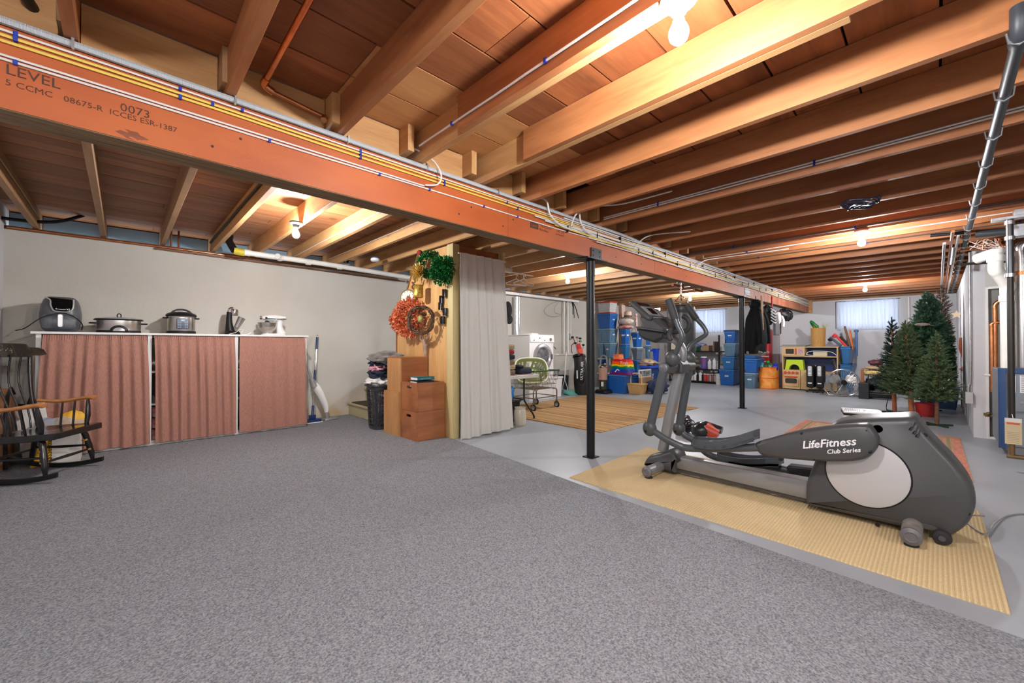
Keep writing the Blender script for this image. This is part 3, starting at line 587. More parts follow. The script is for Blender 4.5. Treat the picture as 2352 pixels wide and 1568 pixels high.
# local frame: +x is the sitter's front, y across
def seatz(x): return .40 + .025 * cos((x + .05) * 5)
def seatfn(u, v):
    x = -.23 + .535 * u; y = (v - .5) * (.50 + .05 * sin(u * pi)); e = abs(2 * v - 1)
    return (x, y, .405 + .02 * u + .03 * max(0, u - .8) * 0 - .018 * (1 - e ** 3) * sin(pi * min(1, u * 1.1)))
obj('seat', MB().grid(seatfn, 16, 16, .058, (0, 0, -1)), BLK, rc, bevel=.008)
for s_ in (-1, 1):
    leg_f = [(.17, s_ * .20, .38), (.195, s_ * .215, .30), (.21, s_ * .225, .22), (.225, s_ * .235, .14), (.235, s_ * .24, .055)]
    f_ = obj('front_leg', MB().tube(smoothp(leg_f, 3), [.017, .021, .024, .024, .022, .023, .025, .025, .022, .024, .02, .016, .013], 12), BLK, rc)
    for a in (.33, .62): p = Vector(leg_f[0]).lerp(Vector(leg_f[-1]), a); q = Vector(leg_f[0]).lerp(Vector(leg_f[-1]), a + .05); obj('gold_ring', MB().cyl(p, q, .0262), GOLD, f_)
    leg_b = [(-.17, s_ * .19, .38), (-.20, s_ * .205, .28), (-.235, s_ * .225, .16), (-.26, s_ * .24, .06)]
    obj('rear_leg', MB().tube(smoothp(leg_b, 3), [.016, .019, .021, .022, .022, .021, .021, .02, .016, .013], 12), BLK, rc)
    rk = [(x, s_ * .242, .022 + .09 * (x / .48) ** 2 + (.0 if x > 0 else .02 * (x / .5) ** 2)) for x in [-.50 + .82 * i / 18 for i in range(19)]]
    m_ = MB(); n = len(rk); vs = []
    for p in rk:
        for dy in (-.014, .014):
            for dz in (-.022, .022): vs.append((p[0], p[1] + dy, p[2] + dz))
    fs = []
    for i in range(n - 1):
        a = i * 4; b = a + 4
        for k, l in ((0, 1), (1, 3), (3, 2), (2, 0)): fs.append((a + k, a + l, b + l, b + k))
    fs += [(0, 2, 3, 1), (n * 4 - 4, n * 4 - 3, n * 4 - 1, n * 4 - 2)]
    obj('rocker', m_.add(vs, fs), BLK, rc, bevel=.004)
    obj('stretcher', MB().tube([(.205, s_ * .22, .21), (0, s_ * .222, .205), (-.22, s_ * .217, .21)], [.009, .014, .009], 10), BLK, rc)
    arm = smoothp([(-.215, s_ * .245, .66), (-.12, s_ * .265, .645), (0, s_ * .27, .645), (.12, s_ * .265, .665), (.20, s_ * .26, .675), (.235, s_ * .26, .67)], 4)
    obj('armrest', MB().tube(arm, [.024] * 4 + [.028] * 8 + [.032] * 4 + [.036] * 4 + [.026], 12, flat=.62), ARM, rc)
    obj('arm_post', MB().tube([(.19, s_ * .225, .41), (.195, s_ * .235, .50), (.185, s_ * .25, .60), (.18, s_ * .255, .66)], [.015, .021, .017, .010], 12), BLK, rc)
    for xx in (.08, -.02): obj('arm_spindle', MB().tube([(xx, s_ * .225, .41), (xx - .01, s_ * .26, .648)], [.009, .008], 8), BLK, rc)
def backx(z): t = (z - .4) / .72; return -.19 - .13 * t - .05 * sin(t * pi) * .5
for i in range(7):
    yy = (i - 3) * .074; r_ = .016 if i in (0, 6) else .0075
    pts = [(backx(z) + (.03 * sin((z - .4) / .62 * 2 * pi) * .6 if 0 < i < 6 else 0), yy * (1 + .25 * (z - .4) / .6), z) for z in [.41 + .70 * j / 8 for j in range(9)]]
    obj('back_post' if i in (0, 6) else 'back_spindle', MB().tube(pts, r_, 10), BLK, rc)
CRW = wood('crest_black_stencil', (0.010, 0.010, 0.011), (0.03, 0.026, 0.022), 'Y', rough=.2, rnd=0, knots=0, coat=.4)
def crest(u, v):
    yy = (u - .5) * .74; e = abs(u - .5) * 2; h = .13 if e < .66 else (.13 - .05 * min(1, (e - .66) / .07) - (.03 * (e - .9) / .1 if e > .9 else 0))
    zc = 1.15 - .012 * e * e - (.008 if e > .7 else 0); return (backx(1.05) - .015 + .07 * e * e - .03 * (v - .5), yy, zc + (v - .5) * h)
cr = obj('crest_rail', MB().grid(crest, 48, 6, .022, (-1, 0, 0)), CRW, rc, bevel=.004)
fl = MB(); rs2 = random.Random(5)
for i in range(26): a = rs2.uniform(-.12, .12); b = rs2.gauss(0, .013); q = Vector(crest(.5 + a / .66, .5 + b / .115)); fl.ball((q.x + .002, q.y, q.z), .001, rs2.uniform(.004, .011), rs2.uniform(.003, .007), 8, 4)
obj('stencil_flowers', fl, mat('faded_gold', (.16, .12, .07), .4), cr)
for (x0, z) in ((.215, .17), (-.235, .19)): obj('cross_stretcher', MB().tube([(x0, -.225, z), (x0, 0, z), (x0, .225, z)], [.009, .014, .009], 10), BLK, rc)
rp = gz(80, 1060, 0)
rc.location = (-.475, 4.97, .012); rc.rotation_euler = (0, 0, radians(-31)); rc.scale = (.87, .95, .87)
# ---- things behind the rocking chair
bgt = thing('litter_box_bag', 'clear plastic bag around a white and yellow litter carton behind the rocking chair', 'bag', (-.41, 5.42, .01))
obj('carton', MB().box(-.56, -.27, 5.32, 5.55, .012, .26), mat('white_card', (.72, .70, .66), .6), bgt, bevel=.004)
obj('yellow_panel', MB().box(-.561, -.44, 5.318, 5.3195, .012, .255), mat('yellow_print', (.85, .45, .02), .5), bgt)
text('carton_print', '$SSential', .05, (-.455, 5.316, .15), (0, 0, 1), (-1, 0, 0), BLACKP, bgt, depth=.0003)
obj('clear_bag', MB().ball((-.41, 5.46, .28), .17, .13, .12, 24, 14, nz=.35, ns=3.2, seed=3), mat('cloudy_plastic', (.8, .78, .74), .2, alpha=.45), bgt)
tag(obj('yellow_bag', MB().ball((-.33, 5.55, .37), .09, .035, .07, 18, 10, nz=.3, seed=8), mat('yellow_bag_film', (.85, .48, .03), .4), origin=(-.33, 5.55, .3)), 'crumpled bright yellow bag on the white carton behind the rocking chair', 'bag')
tag(obj('blue_wrapper', MB().ball((-.50, 5.50, .355), .06, .035, .05, 16, 10, nz=.4, seed=2), mat('blue_film', (.05, .14, .42), .35, col2=(.5, .6, .75), vscale=20), origin=(-.5, 5.5, .3)), 'small blue and white wrapper beside the yellow bag', 'wrapper')
gt = thing('wooden_chest', 'curved brown wooden case standing behind the rocking chair, left edge', 'case', (-.70, 5.55, .01))
BRN = wood('worn_brown_case', (.16, .06, .02), (.30, .13, .045), 'Z', rnd=.03, rough=.4)
obj('case_body', MB().pillow([(5.35, .012), (5.75, .012), (5.76, .45), (5.70, .62), (5.56, .68), (5.42, .62), (5.34, .45)], 'X', [(-.82, .01), (-.81, 0), (-.71, 0), (-.70, .01)]), BRN, gt)
obj('case_edge', MB().tube([(-.70, 5.35, .02), (-.70, 5.34, .45), (-.70, 5.42, .62), (-.70, 5.56, .68), (-.70, 5.70, .62)], .012, 8), BLACKP, gt)
lb = thing('leaning_board', 'white board leaning on the shelf unit end behind the rocking chair', 'board', (-.60, 5.60, .01))
obj('board_panel', MB().bar((-.53, 5.52, .012), (-.60, 5.62, .52), .18, .012, (0, 1, 0)), WHITE, lb)
obj('board_edge', MB().bar((-.538, 5.50, .52), (-.66, 5.60, .525), .018, .018), BLACKP, lb)
tag(obj('black_cone', MB().lathe((-.575, 5.50, .5), [(0, 0), (.035, 0), (.03, .04), (.012, .11), (0, .13)], 14), BLACKP, origin=(-.575, 5.5, .5)), 'small black pointed cap on top of the leaning white board', 'cap')
# ================================================================ mop and stick vacuum by the shelf unit
NAVY = mat('navy_plastic', (.01, .03, .12), .35)
mp_ = thing('flat_mop', 'tall mop with navy grips and a silver pole leaning on the cream wall', 'mop', (1.83, 5.86, .01))
a, b = Vector((1.86, 5.86, .07)), Vector((2.01, 6.13, 1.20))
obj('pole', MB().tube([a, b], .012, 12), CHROME, mp_)
for u0, u1 in ((.82, .97), (.44, .56), (.02, .14)): obj('grip', MB().tube([a.lerp(b, u0), a.lerp(b, u1)], .0165, 12), NAVY, mp_)
obj('pole_tip', MB().tube([a.lerp(b, .97), a.lerp(b, 1.0)], [.015, .007], 12), WHITE, mp_)
mh = obj('mop_head', MB().box(1.76, 1.96, 5.79, 5.90, .012, .055), NAVY, mp_, bevel=.008); obj('mop_pad', MB().box(1.75, 1.97, 5.78, 5.91, .0102, .02), WHITE, mh)
obj('hinge', MB().box(1.82, 1.90, 5.83, 5.88, .055, .11), NAVY, mp_, bevel=.006)
vc = thing('stick_vacuum', 'white and grey stick vacuum leaning against the end of the shelf unit', 'vacuum cleaner', (2.05, 5.86, .01))
GRV = mat('vacuum_grey', (.25, .25, .245), .35)
obj('floor_head', MB().pillow([(2.01, 5.80), (2.20, 5.86), (2.17, 5.93), (1.99, 5.90)], 'Z', [(.011, .004), (.018, 0), (.035, .006), (.045, .02)]), GRV, vc)
obj('neck', MB().tube([(2.06, 5.87, .035), (2.05, 5.88, .12)], .022, 12), GRV, vc)
obj('dust_body', MB().tube(smoothp([(2.055, 5.89, .10), (2.05, 5.91, .2), (2.00, 5.93, .34), (1.94, 5.95, .47), (1.89, 5.965, .54)], 3), [.026, .034, .042, .05, .057, .062, .066, .07, .07, .068, .06, .05, .035], 18, flat=.75), mat('vacuum_white', (.8, .79, .76), .25), vc)
obj('body_collar', MB().tube([(1.915, 5.94, .48), (1.875, 5.955, .60)], [.066, .034], 18, flat=.75), GRV, vc)
obj('wand', MB().tube([(1.88, 5.955, .58), (1.79, 6.0, .92)], .016, 12), GRV, vc)
obj('handle', MB().tube(smoothp([(1.79, 6.0, .90), (1.775, 6.01, 1.0), (1.79, 6.03, 1.06), (1.825, 6.05, 1.02), (1.815, 6.03, .92)], 4), .014, 10), mat('vacuum_white', (.8, .79, .76), .25), vc)
obj('dust_cup', MB().tube([(1.80, 5.99, .92), (1.80, 6.01, 1.0)], .034, 14), mat('tan_dust_cup', (.3, .24, .12), .3), vc)
# ================================================================ stairs, plywood enclosure, curtain
TAN = mat('tan_stair_paint', (.50, .45, .27), .6, var=.05, vscale=4)
st = thing('staircase', 'tan painted wooden stairs rising beside the cream wall', 'stairs', (2.47, 5.60, 0))
for i in range(5):
    x = 2.475 + .255 * i; z = .196 * i
    if z + .196 > 1.9: break
    obj('riser', MB().box(x, x + .02, 5.08, YL - .004, z if i else .011, z + .165), TAN, st)
    obj('tread', MB().box(x - .025, x + .28, 5.08, YL - .004, z + .166, z + .196), TAN, st, bevel=.004)
    obj('carpet_tread', MB().pillow(rr(x - .01, x + .245, 5.22, YL - .10, .03), 'Z', [(z + .196, 0), (z + .205, .002)]), mat('brown_tread_mat', (.07, .05, .032), .95, var=.4, vscale=120, bump=.5, bscale=200), st)
PLY = wood('varnished_plywood', (.56, .29, .10), (.76, .46, .19), 'Z', gs=5, rough=.5, rnd=0, knots=.06, ks=1.2)
pw = thing('plywood_panel', 'tall varnished plywood panel with a slanted corner beside the stairs', 'plywood panel', (2.67, 4.4, 0))
prof = [(5.045, .012), (5.045, 1.34), (4.50, 2.19), (3.875, 2.19), (3.875, .012)]
obj('sheet', MB().prism(prof, 'X', 2.675, 2.69), PLY, pw)
obj('edge_strip', MB().bar((2.672, 5.045, .012), (2.672, 5.045, 1.34), .02, .015, (1, 0, 0)).bar((2.672, 5.045, 1.34), (2.672, 4.50, 2.19), .02, .015, (1, 0, 0)), mat('brown_strip', (.25, .10, .03), .5), pw)
POST = wood('greenish_new_post', (.46, .36, .15), (.62, .51, .26), 'Z', gs=5, rough=.7, rnd=.04, knots=.25, ks=1.5)
tag(obj('corner_post', MB().box(2.672, 2.762, 3.755, 3.872, .0, 2.20), POST, origin=(2.7, 3.8, 0), bevel=.003), 'pale square timber post at the corner of the plywood panel', 'post')
tag(obj('door_post', MB().box(3.385, 3.42, 3.70, 3.79, .0, 2.20), POST, origin=(3.4, 3.74, 0), bevel=.003), 'narrow timber post right of the white curtain, holding the cap', 'post')
tag(obj('closet_wall', MB().box(3.425, 3.44, 3.79, 5.0, 0, 2.2), DRYW, origin=(3.43, 4.4, 0)), 'pale board side wall of the closet behind the white curtain', 'panel')
tag(obj('header_board', MB().box(2.765, 3.42, 3.80, 3.84, 2.06, 2.2), JR, origin=(3.1, 3.8, 2.06), bevel=.002), 'red brown header board above the white curtain', 'board')
wc = thing('closet_curtain', 'long off-white curtain hanging beside the plywood panel', 'curtain', (3.1, 3.7, 2.05))
SHEER = mat('off_white_cotton', (.70, .68, .63), .9, var=.03, vscale=60, bump=.12, bscale=150, transl=.15)
obj('cloth', curtain_mb(2.70, 3.345, 3.655, .012, 2.085, 5.5, .035, 2.70, 3.53, seed=4, gather=.004, nu=120, nv=40, hem=-.02), SHEER, wc)
obj('curtain_rod', MB().cyl((2.68, 3.665, 2.075), (3.40, 3.665, 2.075), .007, seg=8), WHITE, wc)
# ---- hanging decorations on the plywood (surface at X=2.675)
def PL(x, y, d=0.0): return gx(x, y, 2.675 - d)
def leafy(c, rad_, tube, n, lm, parent_kw, leaf=.03, seed=1, m=None, curl=.6, X=None):
    """ring of small leaves around centre c lying in the Y-Z plane"""
    rg = random.Random(seed); mb = MB()
    for i in range(n):
        t = rg.uniform(0, 2 * pi); ph = rg.uniform(0, 2 * pi); rr_ = tube * rg.uniform(.35, 1)
        rd = rad_ + rr_ * cos(ph); p = Vector((c[0] - abs(rr_ * sin(ph)) * 1.0, c[1] + rd * cos(t), c[2] + rd * sin(t)))
        d = Vector((-abs(sin(ph)) - .2, cos(t) * cos(ph), sin(t) * cos(ph))) + Vector((rg.uniform(-.6, .6), rg.uniform(-.9, .9), rg.uniform(-.9, .9)))
        d.normalize(); s_ = d.cross(Vector((rg.uniform(-1, 1), rg.uniform(-1, 1), rg.uniform(-1, 1)))).normalized(); l_ = leaf * rg.uniform(.7, 1.3); nn = d.cross(s_)
        mb.add([p, p + d * l_ * .5 + s_ * l_ * .32 + nn * l_ * .1, p + d * l_, p + d * l_ * .5 - s_ * l_ * .32 + nn * l_ * .1, p + d * l_ * .5 - nn * l_ * .06], [(0, 1, 4), (1, 2, 4), (2, 3, 4), (3, 0, 4)])
    return mb
def TILT(c, a=24): return Matrix.Translation(c) @ Matrix.Rotation(radians(a), 4, 'Z') @ Matrix.Translation(-Vector(c))
def wreath(name, label, c, r_, tb, n, m, leaf, seed, ringm):
    t = thing(name, label, 'wreath', c)
    obj('wreath_ring', MB().tube([(c[0] - tb * .4, c[1] + r_ * cos(a), c[2] + r_ * sin(a)) for a in [2 * pi * i / 28 for i in range(29)]], tb * .35, 8, cap=False).xf(TILT(c)), ringm, t)
    obj('leaves', leafy(c, r_, tb, n, None, None, leaf, seed).xf(TILT(c)), m, t, smooth=False, kind='stuff'); return t
GRN = mat('green_tinsel_leaf', (.005, .10, .02), .5, col2=(.02, .24, .05), vscale=30); ORL = mat('orange_silk_leaf', (.62, .13, .04), .7, col2=(.85, .30, .14), vscale=25)
TWG = mat('twig_brown', (.10, .05, .025), .85, var=.4, vscale=40)
c1 = PL(1019, 622, .06); wreath('green_wreath', 'full dark green wreath hanging nearest the post', c1, .088, .068, 1300, GRN, .035, 3, GRN)
c2 = PL(986, 607, .05); wreath('green_wreath', 'open green wreath hanging upper left, behind the fuller one', c2, .118, .040, 700, GRN, .035, 5, GRN)
c3b = PL(921, 735, .0); wreath('orange_wreath', 'small deep orange leaf wreath behind the bigger one, poking past the panel edge', c3b, .10, .06, 500, mat('deep_orange_leaf', (.5, .07, .015), .7, col2=(.7, .15, .04), vscale=25), .035, 17, TWG)
c3 = PL(943, 730, .09); wreath('orange_wreath', 'bright orange leaf wreath hanging at the left edge of the plywood', c3, .16, .08, 1500, ORL, .04, 7, TWG)
c4 = PL(968, 735, .17)
tw = thing('twig_wreath', 'round brown twig wreath with a small green ornament, over the orange leaves', 'wreath', c4)
for j in range(9):
    rg = random.Random(j); ph = rg.uniform(0, 6); m_ = MB().tube([(c4[0] + .02 * sin(a * 5 + ph) - .02, c4[1] + (.155 + .016 * cos(a * 4 + ph * 2)) * cos(a) , c4[2] + (.155 + .016 * cos(a * 4 + ph * 2)) * sin(a)) for a in [2 * pi * i / 40 for i in range(41)]], .0065, 6, cap=False).xf(TILT(c4, 34)); obj('twig', m_, TWG, tw)
obj('green_ornament', MB().ball((c4[0] - .04, c4[1] - .045, c4[2] + .01), .03, .04, .042, nz=.2), mat('pale_green_gourd', (.28, .27, .08), .6, var=.3, vscale=40), tw)
obj('dry_leaves', leafy((c4[0], c4[1], c4[2]), .14, .04, 200, None, None, .03, 12), TWG, tw, smooth=False, kind='stuff')
# clock
ck = PL(936, 684, .10); cl = thing('wall_clock', 'round cream faced clock with a brass rim, at the slanted plywood edge', 'clock', ck)
obj('clock_case', MB().lathe((ck[0] + .03, ck[1], ck[2]), [(0, 0), (.105, 0), (.112, .012), (.108, .03), (.095, .036), (.092, .026), (0, .026)], 36, axis=(-1, 0, 0)).xf(TILT(ck, 30)), mat('aged_brass', (.42, .36, .18), .35, .6), cl)
fc = obj('clock_face', MB().cyl((ck[0] + .004, ck[1], ck[2]), (ck[0] + .001, ck[1], ck[2]), .092, seg=36).xf(TILT(ck, 30)), mat('cream_dial', (.75, .73, .62), .5), cl)
hm = MB().bar((ck[0] - .002, ck[1], ck[2]), (ck[0] - .002, ck[1] - .035, ck[2] + .04), .007, .002, (1, 0, 0)).bar((ck[0] - .002, ck[1], ck[2]), (ck[0] - .002, ck[1] - .0, ck[2] + .03), .009, .002, (1, 0, 0))
obj('clock_hands', hm.xf(TILT(ck, 30)), BLACKP, fc); mk_ = MB()
for i in range(12): a = 2 * pi * i / 12; p = Vector((ck[0] - .0015, ck[1] + .075 * cos(a), ck[2] + .075 * sin(a))); mk_.bar(p, p + Vector((0, .012 * cos(a), .012 * sin(a))), .005, .002, (1, 0, 0))
obj('hour_marks', mk_.xf(TILT(ck, 30)), BLACKP, fc)
# gold tinsel lantern ornament and plaid snowman head
TIN = mat('gold_tinsel', (.75, .50, .12), .25, .7, var=.4, vscale=60)
ct = PL(962, 625, .16); gold = thing('gold_ornament', 'gold tinsel star bow with a hanging gold basket on the plywood', 'ornament', ct); rg = random.Random(4); m_ = MB()
for i in range(230):
    d = Vector((-abs(rg.gauss(0, .6)), rg.gauss(0, 1), rg.gauss(0, 1))).normalized(); m_.bar(ct, ct + d * rg.uniform(.06, .13), .004, .001, (rg.random(), rg.random(), rg.random()))
obj('tinsel', m_, TIN, gold, smooth=False, kind='stuff')
cb = PL(961, 668, .14); obj('gold_basket', MB().lathe((cb[0], cb[1], cb[2] - .08), [(0, 0), (.055, 0), (.062, .02), (.058, .03), (.055, .13), (.062, .14), (.055, .15), (0, .15)], 8), mat('gold_mesh', (.45, .28, .05), .4, .5, var=.5, vscale=50), gold)
cp_ = PL(958, 600, .12); bm_ = thing('berry_garland', 'brown beaded garland with a red plaid top, highest on the plywood', 'garland', cp_); m_ = MB()
for i in range(60): t = i / 60; q = PL(962 - 14 * t + rg.uniform(-4, 4), 590 + 75 * t, .12); m_.ball(q, .012, seg=6, rings=4)
obj('beads', m_, mat('brown_bead', (.18, .06, .03), .4), bm_, kind='stuff'); q = PL(964, 580, .12); obj('plaid_top', MB().ball(q, .035, .035, .03, nz=.1), mat('red_plaid', (.45, .03, .03), .8, col2=(.02, .02, .02), vscale=30), bm_)
# black tin chime
ch = thing('tin_chime', 'string of five small black tins hanging beside the timber post', 'wind chime', PL(1018, 668)); k = 0
for (x, y) in ((1021, 673), (1014, 688), (1012, 703), (1022, 716), (1017, 735)):
    q = PL(x, y, .03); obj('black_tin', MB().cyl((q.x, q.y, q.z - .043), (q.x, q.y, q.z + .043), .028, seg=16), mat('black_gloss', (.004, .004, .005), .12), ch)
q0, q1 = PL(1021, 658, .03), PL(1017, 735, .03); obj('string', MB().tube([q0, PL(1022, 700, .03), q1], .002, 5), PAPER, ch)
# driftwood antlers
an = thing('driftwood_piece', 'pale branching driftwood piece hanging under the twig wreath', 'driftwood', PL(977, 790)); DW = mat('driftwood', (.36, .25, .18), .8, var=.25, vscale=20)
obj('stem', MB().tube([PL(978, 818, .03), PL(977, 800, .04), PL(975, 785, .04)], [.016, .028, .024], 10), DW, an)
for p in (((977, 795), (986, 786), (989, 790)), ((975, 785), (983, 775), (987, 765)), ((975, 785), (972, 775), (970, 765)), ((974, 786), (966, 780), (965, 770))): obj('branch', MB().tube([PL(*q, .04) for q in p], [.016, .012, .005], 8), DW, an)
# ================================================================ wooden crates, laundry hamper
CR1 = wood('red_stained_crate', (.26, .085, .03), (.42, .16, .06), 'X', gs=5, rough=.35, rnd=.06, knots=.3, coat=.2, ks=1.6); CR2 = wood('light_stained_crate', (.40, .19, .07), (.58, .31, .12), 'Z', gs=5, rough=.4, rnd=.06, knots=.3, ks=1.6)
SLOT = mat('slot_shadow', (.01, .006, .004), .9)
def crate(x0, x1, y0, y1, z0, z1, label, m, open_top=True, slot=True, mside=None):
    t = thing('wooden_crate', label, 'crate', (x0, y0, z0), 'stacked wooden crates'); k = .014
    sw, sh, zc, yc = .05, .015, z0 + (z1 - z0) * .83, (y0 + y1) / 2 + .0
    f_ = MB()
    if slot:
        f_.box(x0, x0 + k, y0, y1, z0, zc - sh).box(x0, x0 + k, y0, y1, zc + sh, z1).box(x0, x0 + k, y0, yc - sw, zc - sh, zc + sh).box(x0, x0 + k, yc + sw, y1, zc - sh, zc + sh)
    else: f_.box(x0, x0 + k, y0, y1, z0, z1)
    obj('side_board', f_, mside or m, t, smooth=False)
    obj('side_board', MB().box(x0 + k + .001, x1, y0, y0 + k, z0, z1), m, t, bevel=.001)
    obj('side_board', MB().box(x0 + k + .001, x1, y1 - k, y1, z0, z1), m, t); obj('side_board', MB().box(x1 - k, x1, y0 + k, y1 - k, z0, z1), m, t)
    obj('bottom_board', MB().box(x0 + k, x1 - k, y0 + k, y1 - k, z0 + .004, z0 + .016), m, t)
    if not open_top: obj('lid_board', MB().box(x0 + .001, x1, y0, y1, z1, z1 + .014), m, t, bevel=.001)
    return t
crate(2.295, 2.655, 3.885, 4.235, .011, .325, 'red stained wooden crate on the carpet, lower of the front pair', CR1)
crate(2.300, 2.655, 3.890, 4.235, .327, .640, 'red stained wooden crate with books, upper of the front pair', CR1)
crate(2.27, 2.60, 4.245, 4.60, .011, .50, 'tall light wooden crate on the carpet, behind the front pair', CR2, False, False)
crate(2.30, 2.655, 4.25, 4.575, .516, .90, 'brown wooden crate with a lid, topmost of the rear pair', CR1, False, False, CR2)
for i, (w_, colr, tt) in enumerate(((.035, (.02, .17, .19), 'teal hardback book on top, lying in the upper front crate'), (.03, (.03, .03, .05), 'dark book under the teal one in the upper front crate'), (.035, (.3, .05, .03), 'red book at the bottom of the pile in the upper front crate'))):
    z = .66 - i * .04; b = thing('book', tt, 'book', (2.45, 4.05, z)); yy = 3.98 + i * .01
    obj('cover', MB().box(2.36, 2.58, yy, yy + .16, z, z + .003).box(2.36, 2.58, yy, yy + .16, z + w_ - .003, z + w_).box(2.36, 2.58, yy, yy + .004, z, z + w_), mat('book_%d' % i, colr, .5), b)
    obj('pages', MB().box(2.365, 2.575, yy + .004, yy + .155, z + .003, z + w_ - .003), PAPER, b)
    if i == 0: text('spine_print', 'ENCYCLOPEDIA', .018, (2.47, yy - .0015, z + .018), (1, 0, 0), (0, 0, 1), mat('pale_teal_ink', (.4, .7, .7), .5), b, depth=.0003)
# support blocks under the books inside the crate: a small pile base
tag(obj('book_box', MB().box(2.34, 2.60, 3.92, 4.20, .345, .578), mat('brown_card', (.30, .19, .10), .8), origin=(2.47, 4.06, .345)), 'brown cardboard box inside the upper front crate, under the books', 'box')
# hamper
hp = thing('laundry_hamper', 'tall dark grey slotted plastic laundry hamper in front of the stairs', 'laundry hamper', (2.40, 4.86, .011)); HB = mat('charcoal_plastic', (.045, .045, .05), .35)
hx, hy = 2.355, 4.87
def sq(r_, z, n=40): return [(hx + r_ * .92 * (abs(cos(t)) ** .6) * (1 if cos(t) > 0 else -1), hy + r_ * (abs(sin(t)) ** .6) * (1 if sin(t) > 0 else -1), z) for t in [2 * pi * i / n for i in range(n)]]
NZ = 9; zs = [.011 + .065 * i for i in range(NZ + 1)]; r0, r1 = .125, .165
def rz_(z): return r0 + (r1 - r0) * z / .6
for z, hh in [(.011, .03), (.04, .01)] + [(.075 + .054 * i, .009) for i in range(8)] + [(.50, .05)]:
    a = sq(rz_(z), z); b = sq(rz_(z + hh), z + hh); a2 = sq(rz_(z) - .006, z); b2 = sq(rz_(z + hh) - .006, z + hh); n = len(a)
    fs = []
    for i in range(n):
        j = (i + 1) % n; fs += [(i, j, n + j, n + i), (2 * n + j, 2 * n + i, 3 * n + i, 3 * n + j), (i, 2 * n + i, 2 * n + j, j), (n + i, n + j, 3 * n + j, 3 * n + i)]
    obj('lattice_band', MB().add(a + b + a2 + b2, fs), HB, hp)
vb = MB(); A_, B_ = sq(rz_(.03) - .003, .03, 40), sq(rz_(.51) - .003, .51, 40)
for i in range(40): vb.bar(A_[i], B_[i], .022 if i % 10 == 5 else .008, .007)
obj('lattice_bars', vb, HB, hp, kind='stuff'); rm = sq(.172, .552); obj('hamper_rim', MB().tube(rm + [rm[0]], .012, 8, cap=False), HB, hp)
obj('hamper_floor', MB().pillow([(p[0], p[1]) for p in sq(.12, 0)], 'Z', [(.012, 0), (.02, 0)]), HB, hp)
def lump(name, label, cat, c, r_, m, nz=.25, ns=2.5, seed=0, group=None, seg=28, rings=16):
    o = obj(name, MB().ball(c, *r_, seg, rings, nz=nz, ns=ns, seed=seed), m, origin=(c[0], c[1], c[2] - r_[2]), ang=80); return tag(o, label, cat, group)
CLW = mat('white_cotton', (.75, .74, .72), .9, bump=.4, bscale=30); CLN = mat('navy_cloth', (.012, .016, .035), .9, bump=.4, bscale=30); CLP = mat('pink_print_cloth', (.75, .55, .58), .9, col2=(.6, .06, .12), vscale=30)
FLE = mat('grey_brown_fleece', (.10, .088, .075), 1, col2=(.17, .155, .135), vscale=18, bump=1.2, bscale=60, sheen=.5)
lump('clothes', 'white and pink clothes filling the inside of the slotted hamper', 'clothes', (hx, hy, .28), (.10, .11, .24), mat('mixed_clothes', (.03, .04, .08), .9, col2=(.6, .5, .55), vscale=9), .15, 3, 3)
lump('white_shirt', 'crumpled white shirt spilling over the hamper rim', 'clothes', (hx, hy, .60), (.17, .18, .06), CLW, .6, 3.2, 5)
lump('navy_shirt', 'navy shirt on the white one in the laundry hamper', 'clothes', (hx, hy - .01, .69), (.14, .16, .07), CLN, .6, 3, 8)
lump('pink_shirt', 'pink and white printed shirt in the middle of the hamper pile', 'clothes', (hx - .03, hy + .0, .765), (.10, .12, .055), CLP, .6, 3, 11)
lump('dark_jacket', 'dark navy jacket just under the fleece blanket on the hamper', 'clothes', (hx + .01, hy + .02, .815), (.13, .155, .06), CLN, .5, 3, 14)
lump('fleece_blanket', 'grey brown fleece blanket heaped on top of the laundry hamper', 'blanket', (hx + .06, hy - .06, .885), (.19, .24, .085), FLE, .5, 2.4, 17)
# ================================================================ RUGS
JUTE = stripes('cream_jute', [(0, (.60, .46, .25)), (.35, (.68, .54, .31)), (.6, (.58, .45, .25)), (.85, (.50, .38, .20))], axis=1, period=.0165, ribs=.0165, ribaxis=1, bump=.3)
r1 = [(2.565, 2.02), (2.545, 1.2), (2.525, .4), (2.505, -.19), (3.20, -.19), (3.905, -.178), (3.90, .8), (3.885, 2.06), (3.2, 2.05)]
def rug(name, label, pts, m, th=.009): return tag(obj(name, MB().pillow([Vector(p) for p in pts], 'Z', [(0.0005, 0), (th * .7, 0), (th, .004)]), m, origin=(pts[0][0], pts[0][1], 0), ang=60), label, 'rug')
rug('woven_rug', 'cream ribbed jute rug lying under the elliptical trainer', r1, JUTE)
cs = [(0, (.36, .21, .09)), (.05, (.50, .33, .15)), (.12, (.28, .10, .05)), (.15, (.46, .30, .14)), (.24, (.52, .36, .17)), (.33, (.40, .17, .08)), (.37, (.47, .31, .14)), (.45, (.18, .10, .06)), (.47, (.52, .36, .17)), (.56, (.44, .24, .11)), (.62, (.50, .34, .16)), (.70, (.20, .12, .07)), (.73, (.45, .30, .14)), (.80, (.50, .27, .13)), (.86, (.53, .38, .19)), (.95, (.30, .14, .07))]
rug('striped_rug', 'tan and brown striped rug in front of the laundry corner', [(4.15, 2.80), (5.5, 2.79), (6.99, 2.77), (7.1, 4.0), (7.12, 5.1), (5.6, 5.1), (4.14, 5.1), (4.145, 4.0)], stripes('striped_rug_weave', cs, axis=0, period=.62, ribs=.02, ribaxis=0, bump=.3))
PRS = mat('persian_field', (.55, .42, .24), .9, col2=(.46, .24, .15), vscale=22, bump=.2, bscale=150, detail=2)
